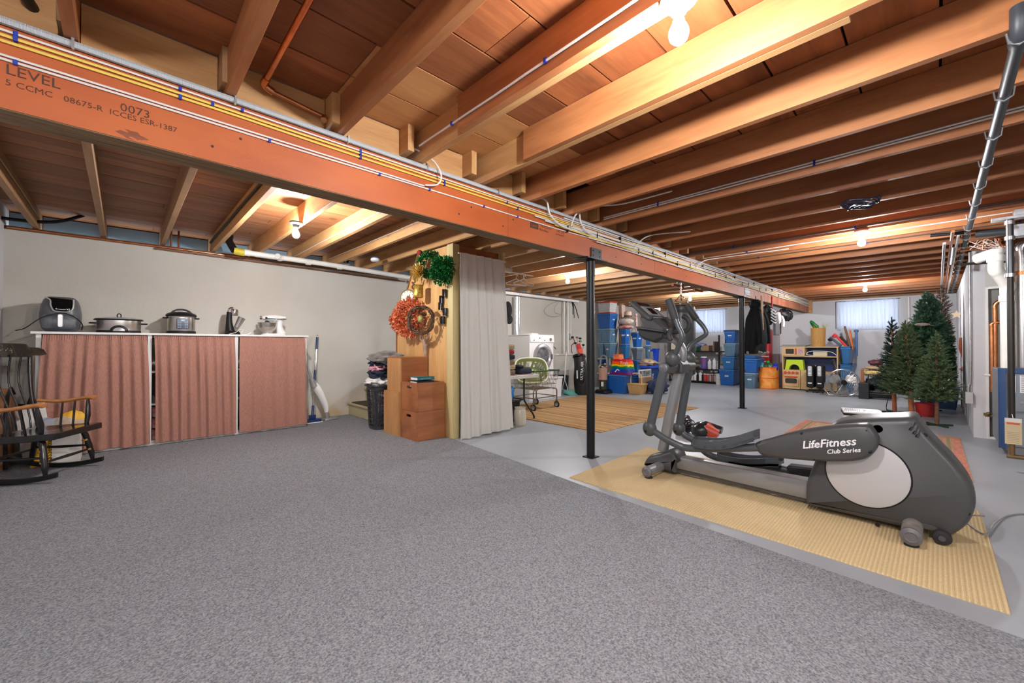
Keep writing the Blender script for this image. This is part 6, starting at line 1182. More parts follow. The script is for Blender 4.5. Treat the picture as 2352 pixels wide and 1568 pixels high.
# big blue tote in front, bags, basket, recycling bin
FXa = boxpx(1388, 1437, 1482, 860, 906, 7.80); fb = (FXa[0], FXa[1], FXa[2], FXa[3]); zf = gx(1437, 862, 7.80).z
tote(fb, 0, zf, 'large blue tote on the floor at the front, holding the gift bags', 'blue', 'blue', 'none')
GB = mat('shiny_print_film', (.6, .05, .02), .2)
def giftbag(name, label, c, w_, d_, h, mt): 
    t = thing(name, label, 'bag', c); x, y, z = c; n = 10
    def fn(u, v):
        a = 2 * pi * u; px_ = (w_ / 2) * max(-1, min(1, 1.35 * cos(a))); py_ = (d_ / 2) * max(-1, min(1, 1.35 * sin(a))); k = 1 + .05 * noise.noise(Vector((u * 9, v * 4, h * 7))); return (x + px_ * k * (1 - .1 * v), y + py_ * k * (1 - .35 * v), z + h * v + .02 * noise.noise(Vector((u * 12, v, 3))) * v)
    obj('bag_body', MB().grid(fn, 48, 12), mt, t, ang=60); return t
m = bpy.data.materials.new('rainbow_bands'); m.use_nodes = True; nt = m.node_tree; b = nt.nodes['Principled BSDF']; b.inputs['Roughness'].default_value = .18
tc = _n(nt, 'ShaderNodeTexCoord'); sp = _n(nt, 'ShaderNodeSeparateXYZ'); nt.links.new(tc.outputs['Object'], sp.inputs[0]); no = _n(nt, 'ShaderNodeTexNoise', Scale=6.0); nt.links.new(tc.outputs['Object'], no.inputs['Vector'])
ma = _n(nt, 'ShaderNodeMath', operation='MULTIPLY_ADD'); nt.links.new(no.outputs['Fac'], ma.inputs[0]); ma.inputs[1].default_value = .06; nt.links.new(sp.outputs[2], ma.inputs[2])
mr = _n(nt, 'ShaderNodeMapRange'); mr.inputs['From Min'].default_value = .03; mr.inputs['From Max'].default_value = .36; nt.links.new(ma.outputs[0], mr.inputs['Value'])
rp = _n(nt, 'ShaderNodeValToRGB'); cr = rp.color_ramp; cr.interpolation = 'CONSTANT'
bands = [(0, (.18, .01, .12)), (.16, (.01, .04, .35)), (.33, (.0, .09, .25)), (.45, (.0, .22, .06)), (.57, (.85, .65, .0)), (.68, (.85, .12, .0)), (.88, (.6, .01, .02))]
cr.elements[0].color = (*bands[0][1], 1); cr.elements[1].position = bands[-1][0]; cr.elements[1].color = (*bands[-1][1], 1)
for p, c in bands[1:-1]: e = cr.elements.new(p); e.color = (*c, 1)
nt.links.new(mr.outputs[0], rp.inputs[0]); nt.links.new(rp.outputs[0], b.inputs['Base Color']); RBW = m
rq = gx(1438, 866, 7.88); 
b1_ = giftbag('rainbow_bag', 'shiny rainbow striped bag on the large front tote', (8.02, fb[2] + .20, zf), .30, .52, .34, RBW); cc_ = Vector((7.865, fb[2] + .08, zf + .26)); text('bag_print', 'Toys', .10, cc_, (0, -1, 0), (0, 0, 1), WP2, b1_); obj('bag_logo', MB().bar(cc_ + Vector((0, .22, -.20)), cc_ + Vector((0, .16, -.14)), .002, .02).bar(cc_ + Vector((0, .16, -.14)), cc_ + Vector((0, .11, -.17)), .002, .02), WP2, b1_)
b2_ = giftbag('orange_bag', 'orange and red glossy printed bag left of the rainbow bag', (8.16, fb[3] - .14, zf), .20, .24, .44, mat('orange_print_film', (.75, .07, .02), .2, col2=(.8, .3, .12), vscale=9)); obj('bag_panel', MB().box(8.045, 8.055, fb[3] - .24, fb[3] - .06, zf + .12, zf + .28), mat('grey_print', (.35, .4, .5), .4), b2_)
# picnic basket
pq = gz(1453, 906); WKR = mat('wicker', (.50, .28, .09), .7, col2=(.66, .42, .17), vscale=40, stretch=(1, 1, 3), bump=.9, bscale=70); pb = thing('picnic_basket', 'small woven basket with a tall handle on the floor before the blue tote', 'basket', (pq.x + .15, pq.y, 0)); x, y = pq.x + .05, pq.y
obj('basket_body', MB().box(x, x + .30, y - .16, y + .16, 0, .20, taper=.03), WKR, pb, bevel=.01); obj('basket_lid', MB().box(x - .01, x + .31, y - .17, y + .17, .20, .225), WKR, pb, bevel=.006)
obj('basket_handle', MB().tube(smoothp([(x + .1, y + .13, .18), (x + .1, y + .125, .38), (x + .1, y + .07, .44), (x + .1, y - .06, .44), (x + .1, y - .12, .38), (x + .1, y - .13, .18)], 4), .014, 8), mat('pale_ash', (.62, .44, .24), .6), pb)
wv = MB()
for i in range(6): z = .02 + .03 * i; wv.box(x + .028 - .03 * z / .2 * .9, x + .03, y - .15, y + .15, z, z + .004)
obj('weave_ribs', wv, WKR, pb)
# recycling bin with picture
rbx = boxpx(1470, 1493, 1517, 838, 885, 8.75); rb_ = thing('recycling_bin', 'dark blue recycling bin with a bright blue lid behind the framed picture', 'bin', (rbx[0], rbx[2], 0)); rbz = zy(838, 8.75)
rb4 = (rbx[0], rbx[1], rbx[2], rbx[3])
obj('bin_body', MB().box(rb4[0], rb4[1], rb4[2], rb4[3], 0, rbz - .05, taper=.03), tb_mat('deep'), rb_, bevel=.012); obj('bin_lid', MB().box(rb4[0] - .02, rb4[1] + .02, rb4[2] - .02, rb4[3] + .02, rbz - .05, rbz, taper=-.0), LIDM['bright'], rb_, bevel=.012); text('bin_print', 'EVHS', .10, (rb4[0] + (rb4[1] - rb4[0]) * .3, rb4[2] + .008, rbz * .5), (0, 0, 1), (-1, 0, 0), WP2, rb_)
lump('fur_blanket', 'tan and cream fur throw heaped on the recycling bin lid', 'blanket', ((rb4[0] + rb4[1]) / 2, (rb4[2] + rb4[3]) / 2 + .05, rbz + .06), (.24, .20, .08), mat('fur', (.16, .08, .03), 1, col2=(.6, .48, .34), vscale=10, bump=1, bscale=60), .5, 2.5, 31)
pfx = boxpx(1466, 1468, 1494, 848, 868, 8.5); PF = thing('picture_frame', 'dark photo in a cream frame leaning on the recycling bin', 'picture', (8.6, rb4[2] - .05, .2)); yq = rb4[2] - .03
xa2, xb2 = gy(1466, 858, yq).x, gy(1494, 858, yq).x; za, zb2 = gy(1480, 848, yq).z, gy(1480, 866, yq).z
obj('frame', MB().box(xa2, xb2, yq - .02, yq, zb2, za), mat('cream_frame', (.65, .62, .55), .5), PF, bevel=.003); obj('photo', MB().box(xa2 + .03, xb2 - .03, yq - .023, yq - .019, zb2 + .03, za - .03), mat('dark_photo', (.02, .03, .05), .2, col2=(.35, .42, .45), vscale=12), PF)
tag(obj('carton', MB().box(xa2 + .02, xb2 - .02, yq - .06, yq, .0, zb2 - .001), mat('brown_card', (.30, .19, .10), .8), origin=(xa2, yq, 0)), 'brown carton under the framed picture', 'box')
jc = gz(1495, 890); lump('denim_jacket', 'dark blue cloth heaped on the floor in front of the framed picture', 'clothes', ((xa2 + xb2) / 2 + .02, yq - .30, .15), (.27, .20, .15), mat('navy_denim', (.02, .035, .09), .9, bump=.6, bscale=25), .4, 2.6, 41)
for i, (xp, la) in enumerate(((1477, 'small brown jar at the foot of the blue cloth, left'), (1482, 'small brown jar at the foot of the blue cloth, right'))):
    q = gz(xp, 896); tag(obj('brown_jar', MB().lathe((q.x, q.y, 0), [(0, 0), (.035, 0), (.04, .01), (.04, .1), (.03, .12), (0, .12)], 14), mat('brown_glass', (.10, .05, .03), .2), origin=(q.x, q.y, 0)), la, 'jar')
q = gz(1497, 893); sb = thing('shoe_box', 'dark box with red lettering on the floor by the elliptical post', 'box', (q.x, q.y, 0)); obj('box_body', MB().box(q.x - .1, q.x + .2, q.y - .12, q.y + .14, 0, .12), mat('dark_box', (.02, .02, .03), .5), sb, bevel=.004); text('box_print', 'PARK', .07, (q.x - .102, q.y + .01, .06), (0, -1, 0), (0, 0, 1), mat('red_print', (.5, .06, .04), .5), sb)
# upright vacuum with pink filter
q = gz(1385, 903); uv = thing('upright_vacuum', 'upright vacuum with a pinkish canister right of the near column', 'vacuum cleaner', (q.x, q.y, 0)); x, y = q.x, q.y
obj('cleaner_head', MB().pillow(rr(x - .13, x + .17, y - .15, y + .15, .05), 'Z', [(.001, .01), (.02, 0), (.07, .01), (.09, .04)]), BLACKP, uv); obj('motor_body', MB().cyl((x, y, .08), (x, y, .30), .085), mat('olive_black', (.03, .035, .02), .35), uv)
obj('canister', MB().cyl((x, y, .30), (x, y, .56), .095, seg=24), mat('pink_canister', (.45, .26, .20), .3), uv); obj('dome', MB().ball((x, y, .58), .10, .10, .06), CHROME, uv); obj('hose', MB().tube(smoothp([(x, y - .1, .62), (x - .02, y - .11, .75), (x, y - .05, .82), (x + .03, y + .06, .80), (x + .04, y + .1, .6)], 4), .02, 10), mat('grey_hose', (.2, .2, .2), .5), uv); obj('cleaner_label', MB().box(x - .088, x - .084, y - .07, y - .01, .16, .26), LABEL, uv)
# heavy punching bag hanging from the beam
pxb = gz(1551, 650, 1.86); hx_ = pxb.x; hb_ = thing('punching_bag', 'black heavy punching bag on chains behind the elliptical handles', 'punching bag', (hx_, 2.277, 1.86))
obj('bag_body', MB().lathe((hx_, 2.277, 0), [(0, .66), (.13, .66), (.165, .69), (.17, .75), (.17, 1.50), (.165, 1.54), (.13, 1.56), (0, 1.56)], 30), mat('black_vinyl', (.018, .018, .019), .35, bump=.1, bscale=20), hb_)
obj('bag_strap', MB().cyl((hx_, 2.277, 1.46), (hx_, 2.277, 1.50), .173, seg=30), BLACKP, hb_); obj('bag_print', MB().box(hx_ - .171, hx_ - .150, 2.24, 2.33, 1.0, 1.14), mat('cream_print', (.6, .57, .45), .6), hb_)
obj('mount_plate', MB().box(hx_ - .06, hx_ + .06, 2.24, 2.31, 1.852, 1.859), CHROME, hb_)
def chain(p, q, n, par):
    p, q = Vector(p), Vector(q); d = (q - p) / n; m_ = MB()
    for i in range(n):
        c = p + d * (i + .5); a = Vector((1, 0, 0)) if i % 2 else Vector((0, 1, 0)); r_ = d.length * .62; m_.tube([c + d.normalized() * (r_ * cos(t)) + a * (.011 * sin(t)) for t in [2 * pi * k / 10 for k in range(11)]], .0035, 5, cap=False)
    obj('chain', m_, CHROME, par)
chain((hx_, 2.277, 1.852), (hx_, 2.277, 1.70), 6, hb_)
for a in range(4): chain((hx_, 2.277, 1.70), (hx_ + .13 * cos(a * pi / 2 + .4), 2.277 + .13 * sin(a * pi / 2 + .4), 1.55), 6, hb_)
# ================================================================ FAR WALL: shelf rack, stacks, hanging gear
XR = 11.65
rk_ = thing('metal_rack', 'black metal shelving rack of bottles and cans under the left window', 'shelving rack', (XR, 4.6, 0))
ya, yb_ = gx(1652, 870, XR).y, 5.45; rx1 = 12.15
ZS = [gx(1640, 880, XR).z, gx(1640, 848, XR).z, gx(1640, 806, XR).z]; ZS = [max(.06, ZS[0]), ZS[1], ZS[2]]
for (x, y) in ((XR, ya), (XR, yb_), (rx1, ya), (rx1, yb_)): obj('post', MB().cyl((x, y, 0), (x, y, 1.33), .022, seg=12), BLACKM, rk_)
for z in ZS: obj('shelf', MB().box(XR - .02, rx1 + .02, ya - .02, yb_ + .02, z - .035, z), BLACKM, rk_, bevel=.003)
obj('diagonal_brace', MB().bar((XR, yb_, 1.28), (XR, (ya + yb_) / 2 + .1, 1.06), .02, .02), BLACKM, rk_)
def can(x, y, z, r_, h, m_, label, cap_=WHITE, kind='can', neck=True):
    t = thing(kind, label, 'bottle' if kind == 'bottle' else 'can', (x, y, z), 'cans and bottles on the metal rack'); obj('container', MB().lathe((x, y, z), [(0, 0), (r_, 0), (r_, h * .78), (r_ * (.55 if neck else 1), h * .88), (r_ * (.55 if neck else 1), h * .9), (0, h * .9)], 14), m_, t); obj('screw_cap', MB().cyl((x, y, z + h * .9), (x, y, z + h), r_ * (.4 if neck else .95), seg=12), cap_, t)
COLS = {'white': mat('bottle_white', (.72, .72, .72), .35), 'red': mat('can_red', (.45, .05, .03), .35), 'blue': mat('can_blue', (.04, .10, .40), .35, col2=(.3, .05, .12), vscale=9), 'silver': mat('can_silver', (.45, .46, .48), .3, .7), 'rust': mat('can_rust', (.28, .08, .04), .4), 'black': BLACKP}
low = [('white', 1588), ('white', 1597), ('black', 1604), ('white', 1609), ('black', 1616), ('red', 1620), ('red', 1626), ('silver', 1632), ('rust', 1637), ('silver', 1643)]
for i, (c, xp) in enumerate(low):
    q = gx(xp, 870, XR + .10); can(q.x, q.y, ZS[0] + .001, .052, .25 if c == 'white' else .20, COLS[c], '%s container, number %s from the left on the lowest rack shelf' % (c, ['one', 'two', 'three', 'four', 'five', 'six', 'seven', 'eight', 'nine', 'ten'][i]), BLACKP if c == 'black' else WHITE, 'bottle', c != 'red')
mid = [('blue', 1617, .085, .34), ('white', 1630, .05, .26), ('white', 1641, .05, .30), ('silver', 1648, .045, .22)]
for i, (c, xp, r_, h) in enumerate(mid):
    q = gx(xp, 840, XR + .12); can(q.x, q.y, ZS[1] + .001, r_, h, COLS[c], ['wide blue and red printed tub on the middle rack shelf', 'small white bottle right of the blue tub on the rack', 'taller white bottle near the rack post on the middle shelf', 'silver can against the right rack post, middle shelf'][i], WHITE, 'bottle', i > 0)
q = gx(1595, 835, XR + .15)
for i in range(3): tag(obj('rolled_towel', MB().tube([(q.x - .08, q.y + .02, ZS[1] + .062 + i * .125), (q.x + .25, q.y + .02, ZS[1] + .062 + i * .125)], .06, 16), mat('cream_towel', (.55, .5, .36), .95, bump=.4, bscale=30), origin=(q.x, q.y, ZS[1] + i * .125)), ['lowest', 'middle', 'highest'][i] + ' cream rolled blanket at the left of the middle rack shelf', 'blanket')
for (c, l_, r_, yt, mt, la, nm) in (((1592, 1600, 1607), 0, 0, 797, mat('green_box', (.01, .16, .06), .5), 'flat green box on the top rack shelf', 'green_box'), ((1612, 1628, 1636), 0, 0, 793, mat('brown_card', (.30, .19, .10), .8), 'low brown cardboard box on the top rack shelf', 'cardboard_box'), ((1638, 1641, 1650), 0, 0, 784, mat('dark_brown_card', (.14, .08, .05), .8), 'tall dark brown box at the right of the top rack shelf', 'brown_box')):
    b = boxpx(c[0], c[1], c[2], yt, 806, XR + .02); tag(obj(nm, MB().box(b[0], b[0] + .30, b[2], b[3], ZS[2] + .001, b[5]), mt, origin=(b[0], b[2], ZS[2]), bevel=.003), la, 'box')
q = gx(1608, 797, XR + .1); lump('blue_white_bag', 'blue and white crumpled bag on the green box', 'bag', (q.x + .1, q.y + .04, gx(1600, 797, XR).z + .062), (.12, .17, .06), mat('blue_white_film', (.05, .10, .35), .4, col2=(.6, .6, .68), vscale=8), .3, 3, 51)
for i in range(2):
    q = gz(1648, 881 if not i else 874); z = 0 if not i else .15
    tag(obj('paint_bucket', MB().lathe((XR - .12, ya - .02, z), [(0, 0), (.06, 0), (.07, .14), (.074, .145), (0, .148)], 20), mat('bucket_white', (.62, .62, .58), .4, var=.1, vscale=10), origin=(XR - .12, ya, z)), ['white bucket on the floor at the foot of the rack', 'white bucket stacked on another at the foot of the rack'][i], 'bucket')
# stack one (left of the far column)
X1 = 11.45
def stk(rows, X, lb, pan=None):
    z = 0
    for i, (l, c, r, yb2, yt2, k, ld, tg, pn_) in enumerate(rows):
        b = list(boxpx(l, c, r, yt2, yb2, X)); b[1] = min(b[1], 12.32); z1 = gx(c, yt2, X).z; tote((b[0], b[1], b[2], b[3]), z, z1, lb[i], k, ld, tg, panel=pn_); z = z1 + .003
    return z
stk([(1650, 1687, 1704, 886, 849, 'blue', 'blue', 'x', False), (1656, 1688, 1703, 849, 819, 'mid', 'blue', 'x', False), (1660, 1690, 1704, 819, 788, 'slate', 'slate', 'none', True), (1661, 1690, 1704, 788, 757, 'blue', 'navy', 'x', False)], X1,
    ['big blue tote on the floor, bottom of the stack left of the far column', 'blue tote, second from the floor left of the far column', 'slate tote, third up in the stack left of the far column', 'blue tote, topmost of the stack left of the far column'])
stk([(1706, 1736, 1746, 889, 857, 'slate', 'slate', 'x', True), (1706, 1740, 1757, 857, 824, 'blue', 'blue', 'none', False), (1706, 1738, 1754, 824, 798, 'blue', 'navy', 'x', False)], 11.0,
    ['slate tote on the floor, bottom of the stack behind the hanging coat', 'blue tote, middle of the stack behind the hanging coat', 'blue tote, top of the stack behind the hanging coat'])
# hanging coat, shovel, straps, hockey gear along the beam
hz = BZ0
def HB_(xp, yp, dy=0): return gy(xp, yp, 2.277 + dy)
cX = HB_(1735, 740).x; jt = thing('hanging_coat', 'long black coat hanging from the beam right of the far column', 'coat', (cX, 2.277, 1.86)); BC = mat('black_coat_cloth', (.008, .008, .009), .8, spec=.15, bump=.4, bscale=20)
def coat(u, v):
    a = 2 * pi * u; top = HB_(1722, 694); w_ = [.10, .20, .30, .34, .36, .36, .34][min(6, int(v * 6))]; t = v * 6 - int(v * 6); w2 = [.20, .30, .34, .36, .36, .34, .34][min(6, int(v * 6))]; ww = w_ + (w2 - w_) * t
    q = 1 + .10 * sin(a * 5 + v * 3) + .08 * noise.noise(Vector((u * 6, v * 5, 1))); return (cX + ww * cos(a) * q, 2.277 + ww * .42 * sin(a) * q, 1.83 - .93 * v)
obj('coat_body', MB().grid(coat, 44, 26), BC, jt, ang=70); obj('fleece_hem', MB().ball((cX + .05, 2.277, .92), .36, .17, .06, 28, 10, nz=.3), mat('beige_fleece', (.33, .28, .24), 1, bump=1, bscale=50), jt)
for s_, la in ((-1, 'l'), (1, 'r')): obj('sleeve', MB().tube(smoothp([(cX + s_ * .12, 2.24, 1.70), (cX + s_ * .22, 2.18, 1.42), (cX + s_ * .24, 2.15, 1.08)], 4), [.06, .075, .08, .08, .075, .07, .065, .06, .055], 14), BC, jt)
obj('hood', MB().ball((cX - .1, 2.25, 1.78), .12, .10, .09, 18, 12, nz=.2), BC, jt)
s0, s1, s2 = HB_(1748, 690, -.12), HB_(1751, 742, -.14), HB_(1749, 762, -.14); sv = thing('wooden_shovel_handle', 'pale wooden shovel handle with a triangular grip hanging upside down from the beam', 'shovel', (s0.x, 2.16, 1.9)); PWD = mat('pale_handle_wood', (.55, .33, .20), .5)
up0 = Vector((s1.x - .02, 2.14, 1.93)); obj('shaft', MB().tube([up0, s1], .018, 12), PWD, sv); obj('d_grip', MB().tube([s1, (s2.x - .08, s2.y + .0, s2.z + .02), (s2.x + .07, s2.y, s2.z + .045), s1], .019, 10, cap=False), PWD, sv)
ps = thing('red_strap', 'red strap looped over the beam above the hockey gear', 'strap', (HB_(1764, 690).x, 2.2, 1.9)); sx2 = HB_(1763, 700).x; obj('strap_band', MB().box(sx2 - .025, sx2 + .025, 2.195, 2.200, 1.60, 2.0), mat('red_webbing', (.42, .01, .01), .6), ps); obj('strap_knot', MB().box(sx2 - .03, sx2 + .03, 2.19, 2.208, 1.95, 1.99), mat('red_webbing', (.42, .01, .01), .6), ps)
hg = thing('hockey_gear', 'black and white hockey pads and gloves hanging under the beam', 'hockey gear', (HB_(1760, 730).x, 2.26, 1.8)); gx0 = HB_(1757, 715).x
obj('shoulder_pad', MB().ball((gx0, 2.25, 1.62), .16, .13, .20, 22, 14, nz=.3, ns=3, seed=2), BLACKP, hg); m_ = MB()
for i in range(5): z = 1.74 - i * .055; m_.tube(smoothp([(gx0 - .16, 2.14, z), (gx0 - .06, 2.10, z - .05), (gx0 + .05, 2.11, z - .04)], 4), .009, 8)
obj('white_trim', m_, WHITE, hg)
for i in range(2): obj('white_glove', MB().ball((HB_(1777, 705).x + .02 * i, 2.20, 1.62 - .04 * i), .09, .05, .10, 16, 10, nz=.2, seed=i), WHITE, hg)
m_ = MB()
for i in range(4): x = HB_(1779, 712).x + .028 * i; m_.tube(smoothp([(x - .06, 2.15, 1.64), (x, 2.13, 1.55), (x - .03, 2.13, 1.42)], 4), .012, 8)
obj('glove_fingers', m_, WHITE, hg)
fq = HB_(1775, 742); tag(obj('grey_folder', MB().box(fq.x - .18, fq.x + .14, 2.18, 2.24, 1.25, 1.66), mat('grey_pad_cloth', (.12, .12, .13), .6), origin=(fq.x, 2.2, 1.25), bevel=.02), 'grey rectangular pad with maroon edges hanging under the hockey gear', 'pad')
tag(obj('maroon_panel', MB().box(fq.x + .145, fq.x + .185, 2.17, 2.25, 1.28, 1.74), mat('maroon_cloth', (.09, .01, .02), .6), origin=(fq.x + .17, 2.2, 1.28), bevel=.01), 'narrow maroon strip at the right edge of the grey hanging pad', 'pad')
bp_ = HB_(1803, 705); pd = thing('black_pads', 'black elbow pads hanging under the beam, nearest the end post', 'pad', (bp_.x, 2.27, 1.85)); obj('pad_shell', MB().ball((bp_.x - .12, 2.27, 1.70), .17, .10, .13, 20, 12, nz=.35, ns=4, seed=3), BLACKP, pd); obj('pad_shell', MB().ball((bp_.x + .16, 2.27, 1.71), .17, .10, .12, 20, 12, nz=.35, ns=4, seed=5), BLACKP, pd); obj('pad_buckle', MB().box(bp_.x - .2, bp_.x - .1, 2.15, 2.165, 1.74, 1.75).box(bp_.x + .12, bp_.x + .22, 2.15, 2.165, 1.74, 1.75), CHROME, pd)
# red hockey bag standing at the wall
rb2 = boxpx(1752, 1765, 1769, 750, 860, 11.95); rh = thing('red_sports_bag', 'tall red and white sports bag standing behind the hanging coat', 'sports bag', (12.0, 2.6, 0)); ry0, ry1 = gx(1769, 800, 12.0).y, gx(1752, 800, 12.0).y
obj('bag_body', MB().box(11.95, 12.25, ry0, ry1 + .1, 0, gx(1760, 755, 12.0).z), mat('red_nylon', (.50, .012, .015), .5), rh, bevel=.04)
for z in (.62, .75): obj('bag_stripe', MB().box(11.944, 11.95, ry0 + .02, ry1 + .08, z, z + .03), WHITE, rh)
m_ = MB()
for i in range(12): m_.bar((11.946, ry0 + .10, .95 + i * .05), (11.946, ry0 + .20, .98 + i * .05), .004, .012, (1, 0, 0))
obj('zip_pattern', m_, mat('dark_red', (.12, .01, .01), .6), rh)
# orange pop-up hamper
hq = boxpx(1743, 1775, 1796, 842, 893, 11.2); ph_ = thing('orange_toy_hamper', 'crumpled orange pop-up hamper of toys on the floor left of the toy kitchen', 'hamper', (hq[0] + .25, hq[2] + .2, 0)); zt3 = gx(1770, 843, 11.2).z
cxh, cyh, rxh, ryh = hq[0] + .26, (hq[2] + hq[3]) / 2, .26, (hq[3] - hq[2]) / 2 + .04
def hamp(u, v): a = 2 * pi * u; q = 1 + .05 * noise.noise(Vector((u * 8, v * 5, 2))) + .03 * sin(a * 4 + 9 * v); s_ = lambda w_: (abs(w_) ** .6) * (1 if w_ > 0 else -1); return (cxh + rxh * s_(cos(a)) * q, cyh + ryh * s_(sin(a)) * q, zt3 * v)
obj('hamper_cloth', MB().grid(hamp, 44, 14), mat('orange_mesh_film', (.85, .20, .02), .35, col2=(.85, .42, .08), vscale=9, bump=.8, bscale=12), ph_, ang=40); obj('hamper_base', MB().lathe((cxh, cyh, 0), [(0, 0), (.22, 0), (.22, .01), (0, .01)], 20), mat('orange_mesh_film', (.85, .20, .02), .35), ph_)
for i in range(3): a = MB(); z = zt3 * (.02 + .48 * i); P_ = [Vector(hamp(k / 40, .02 + .48 * i)) for k in range(41)]; obj('wire_hoop', MB().tube(P_, .012, 6, cap=False), mat('orange_piping', (.6, .12, .01), .5), ph_)
qq = Vector((hq[0] - .0, gx(1745, 874, 11.2).y, .2))
for i, (xp, yp, cc, la, r_) in enumerate(((1749, 838, (.10, .40, .55), 'light blue toy sticking out of the orange hamper', .07), (1762, 834, (.02, .28, .05), 'green toy figure standing up in the orange hamper', .08), (1780, 840, (.01, .03, .45), 'dark blue toy at the right edge of the orange hamper', .075), (1768, 842, (.04, .10, .04), 'dark green toy lying across the orange hamper top', .10))):
    q = gx(xp, yp, cxh - .05); t = thing('toy_figure', la, 'toy', (q.x, q.y, zt3 - .1)); mt = mat('toy_col_%d' % i, cc, .35); obj('toy_body', MB().ball((q.x, q.y, zt3 - .02), r_, r_, r_ * 1.1, 14, 10, nz=.3, seed=i), mt, t); obj('toy_head', MB().ball((q.x, q.y - .02, q.z + .03), r_ * .55, r_ * .55, r_ * .55, 12, 8), mt, t)
# ---- toy kitchen
KW = mat('maple_laminate', (.62, .42, .20), .4, var=.06, vscale=3, stretch=(1, 1, 6)); KB = mat('navy_back_panel', (.006, .025, .12), .5); KR = mat('toy_red', (.60, .06, .03), .4)
XK = 11.5; ky1 = gx(1797, 880, XK).y; kyr = gx(1920, 905, XK).y; tk = thing('toy_kitchen', 'wooden toy kitchen with a navy back, oven and microwave under the window side', 'toy kitchen', (XK, ky1, 0)); kz = gx(1830, 850, XK).z
ky0 = gx(1922, 880, XK).y; yov = gx(1838, 880, XK).y; KD = .40
zc_ = gx(1838, 850, XK).z; zs_ = gx(1860, 818, XK).z; ztp = gx(1860, 798, XK).z
obj('back_panel', MB().box(XK + KD - .02, XK + KD, ky0, ky1, 0, ztp), KB, tk)
obj('oven_cabinet', MB().box(XK, XK + KD - .02, yov, ky1, 0.02, zc_), KW, tk, bevel=.006)
obj('side_cabinet', MB().box(XK + .01, XK + KD - .02, yov - .22, yov - .005, 0.02, zc_), KW, tk, bevel=.006); obj('sink_cabinet', MB().box(XK + .01, XK + KD - .02, ky0, yov - .225, 0.02, zc_ - .02), KW, tk, bevel=.006)
ow = abs(ky1 - yov); oc = (ky1 + yov) / 2
dv = obj('oven_door', MB().box(XK - .014, XK, yov + .03, ky1 - .03, .08, zc_ - .12), KW, tk, bevel=.005)
obj('oven_window', MB().pillow([(y, z) for y, z in rr(oc - ow * .33, oc + ow * .33, .15, zc_ - .20, .03)], 'X', [(XK - .018, 0), (XK - .012, 0)]), mat('oven_dark', (.05, .04, .03), .15), dv); obj('oven_handle', MB().box(XK - .04, XK - .014, oc - ow * .36, oc + ow * .36, zc_ - .175, zc_ - .145), KR, dv, bevel=.006); obj('rack_line', MB().box(XK - .0205, XK - .0175, oc - ow * .32, oc + ow * .32, .30, .307), PAPER, dv)
for i in range(4): y = oc + ow * (.33 - .22 * i); obj('oven_knob', MB().lathe((XK - .002, y, zc_ - .065), [(0, 0), (.030, 0), (.032, .01), (.026, .025), (0, .027)], 16, axis=(-1, 0, 0)), KR, tk)
obj('end_panel', MB().box(XK + .06, XK + KD, ky1 - .005, ky1 + .015, zc_, ztp), KW, tk); obj('end_panel', MB().box(XK + .06, XK + KD, ky0 - .015, ky0 + .005, zc_ - .02, ztp), KW, tk)
obj('shelf_board', MB().box(XK + .08, XK + KD - .02, ky0, ky1, zs_ - .02, zs_), KW, tk); obj('top_board', MB().box(XK + .10, XK + KD, ky0 - .02, ky1 + .02, ztp, ztp + .02), KW, tk, bevel=.004)
ymw = gx(1848, 810, XK + .05).y; mw = obj('microwave', MB().box(XK + .05, XK + KD - .03, ymw, ky1 - .006, zs_ + .001, ztp - .002), KW, tk, bevel=.005); mwl = abs(ky1 - ymw)
obj('microwave_window', MB().pillow(rr(ymw + mwl * .48, ky1 - mwl * .14, zs_ + .05, zs_ + .17, .015), 'X', [(XK + .045, 0), (XK + .05, 0)]), mat('oven_dark', (.05, .04, .03), .15), mw); obj('microwave_handle', MB().box(XK + .03, XK + .05, ymw + mwl * .36, ymw + mwl * .42, zs_ + .04, zs_ + .18), KR, mw, bevel=.004); obj('microwave_keys', MB().box(XK + .046, XK + .05, ymw + mwl * .08, ymw + mwl * .28, zs_ + .04, zs_ + .18), mat('purple_print', (.35, .06, .3), .5, col2=(.6, .5, .4), vscale=40), mw)
obj('door_panel', MB().box(XK, XK + .01, ky0 + .04, yov - .3, .06, zc_ - .08), KW, tk, bevel=.004); obj('sink_print', MB().box(XK - .003, XK, ky0 + .10, ky0 + .28, zc_ - .28, zc_ - .08), mat('blue_tile_print', (.10, .22, .38), .5, col2=(.5, .55, .6), vscale=30), tk)
# on/around the kitchen
gq2 = gx(1833, 842, XK + .2); gt2 = thing('green_toy_oven', 'lime green toy tunnel piece on the toy kitchen stove top', 'toy', (XK + .2, gq2.y, zc_)); LIM = mat('lime_plastic', (.50, .68, .02), .4); y0_, y1_ = gx(1846, 838, XK + .12).y, gx(1803, 838, XK + .12).y; hh2 = gx(1830, 826, XK + .12).z
arch = [(y0_, zc_ + .001), (y0_ + .02, hh2), (y1_ - .03, hh2), (y1_, zc_ + .001), ((y0_ + y1_) / 2 + .11, zc_ + .001)] + [((y0_ + y1_) / 2 + .11 * cos(t), zc_ + .001 + .13 * sin(t)) for t in [pi * i / 8 for i in range(1, 8)]] + [((y0_ + y1_) / 2 - .11, zc_ + .001)]
obj('tunnel_front', MB().prism(arch, 'X', XK + .12, XK + .30), LIM, gt2, ang=60); obj('tunnel_dark', MB().box(XK + .29, XK + .305, y0_ + .05, y1_ - .05, zc_ + .001, zc_ + .14), BLACKP, gt2)
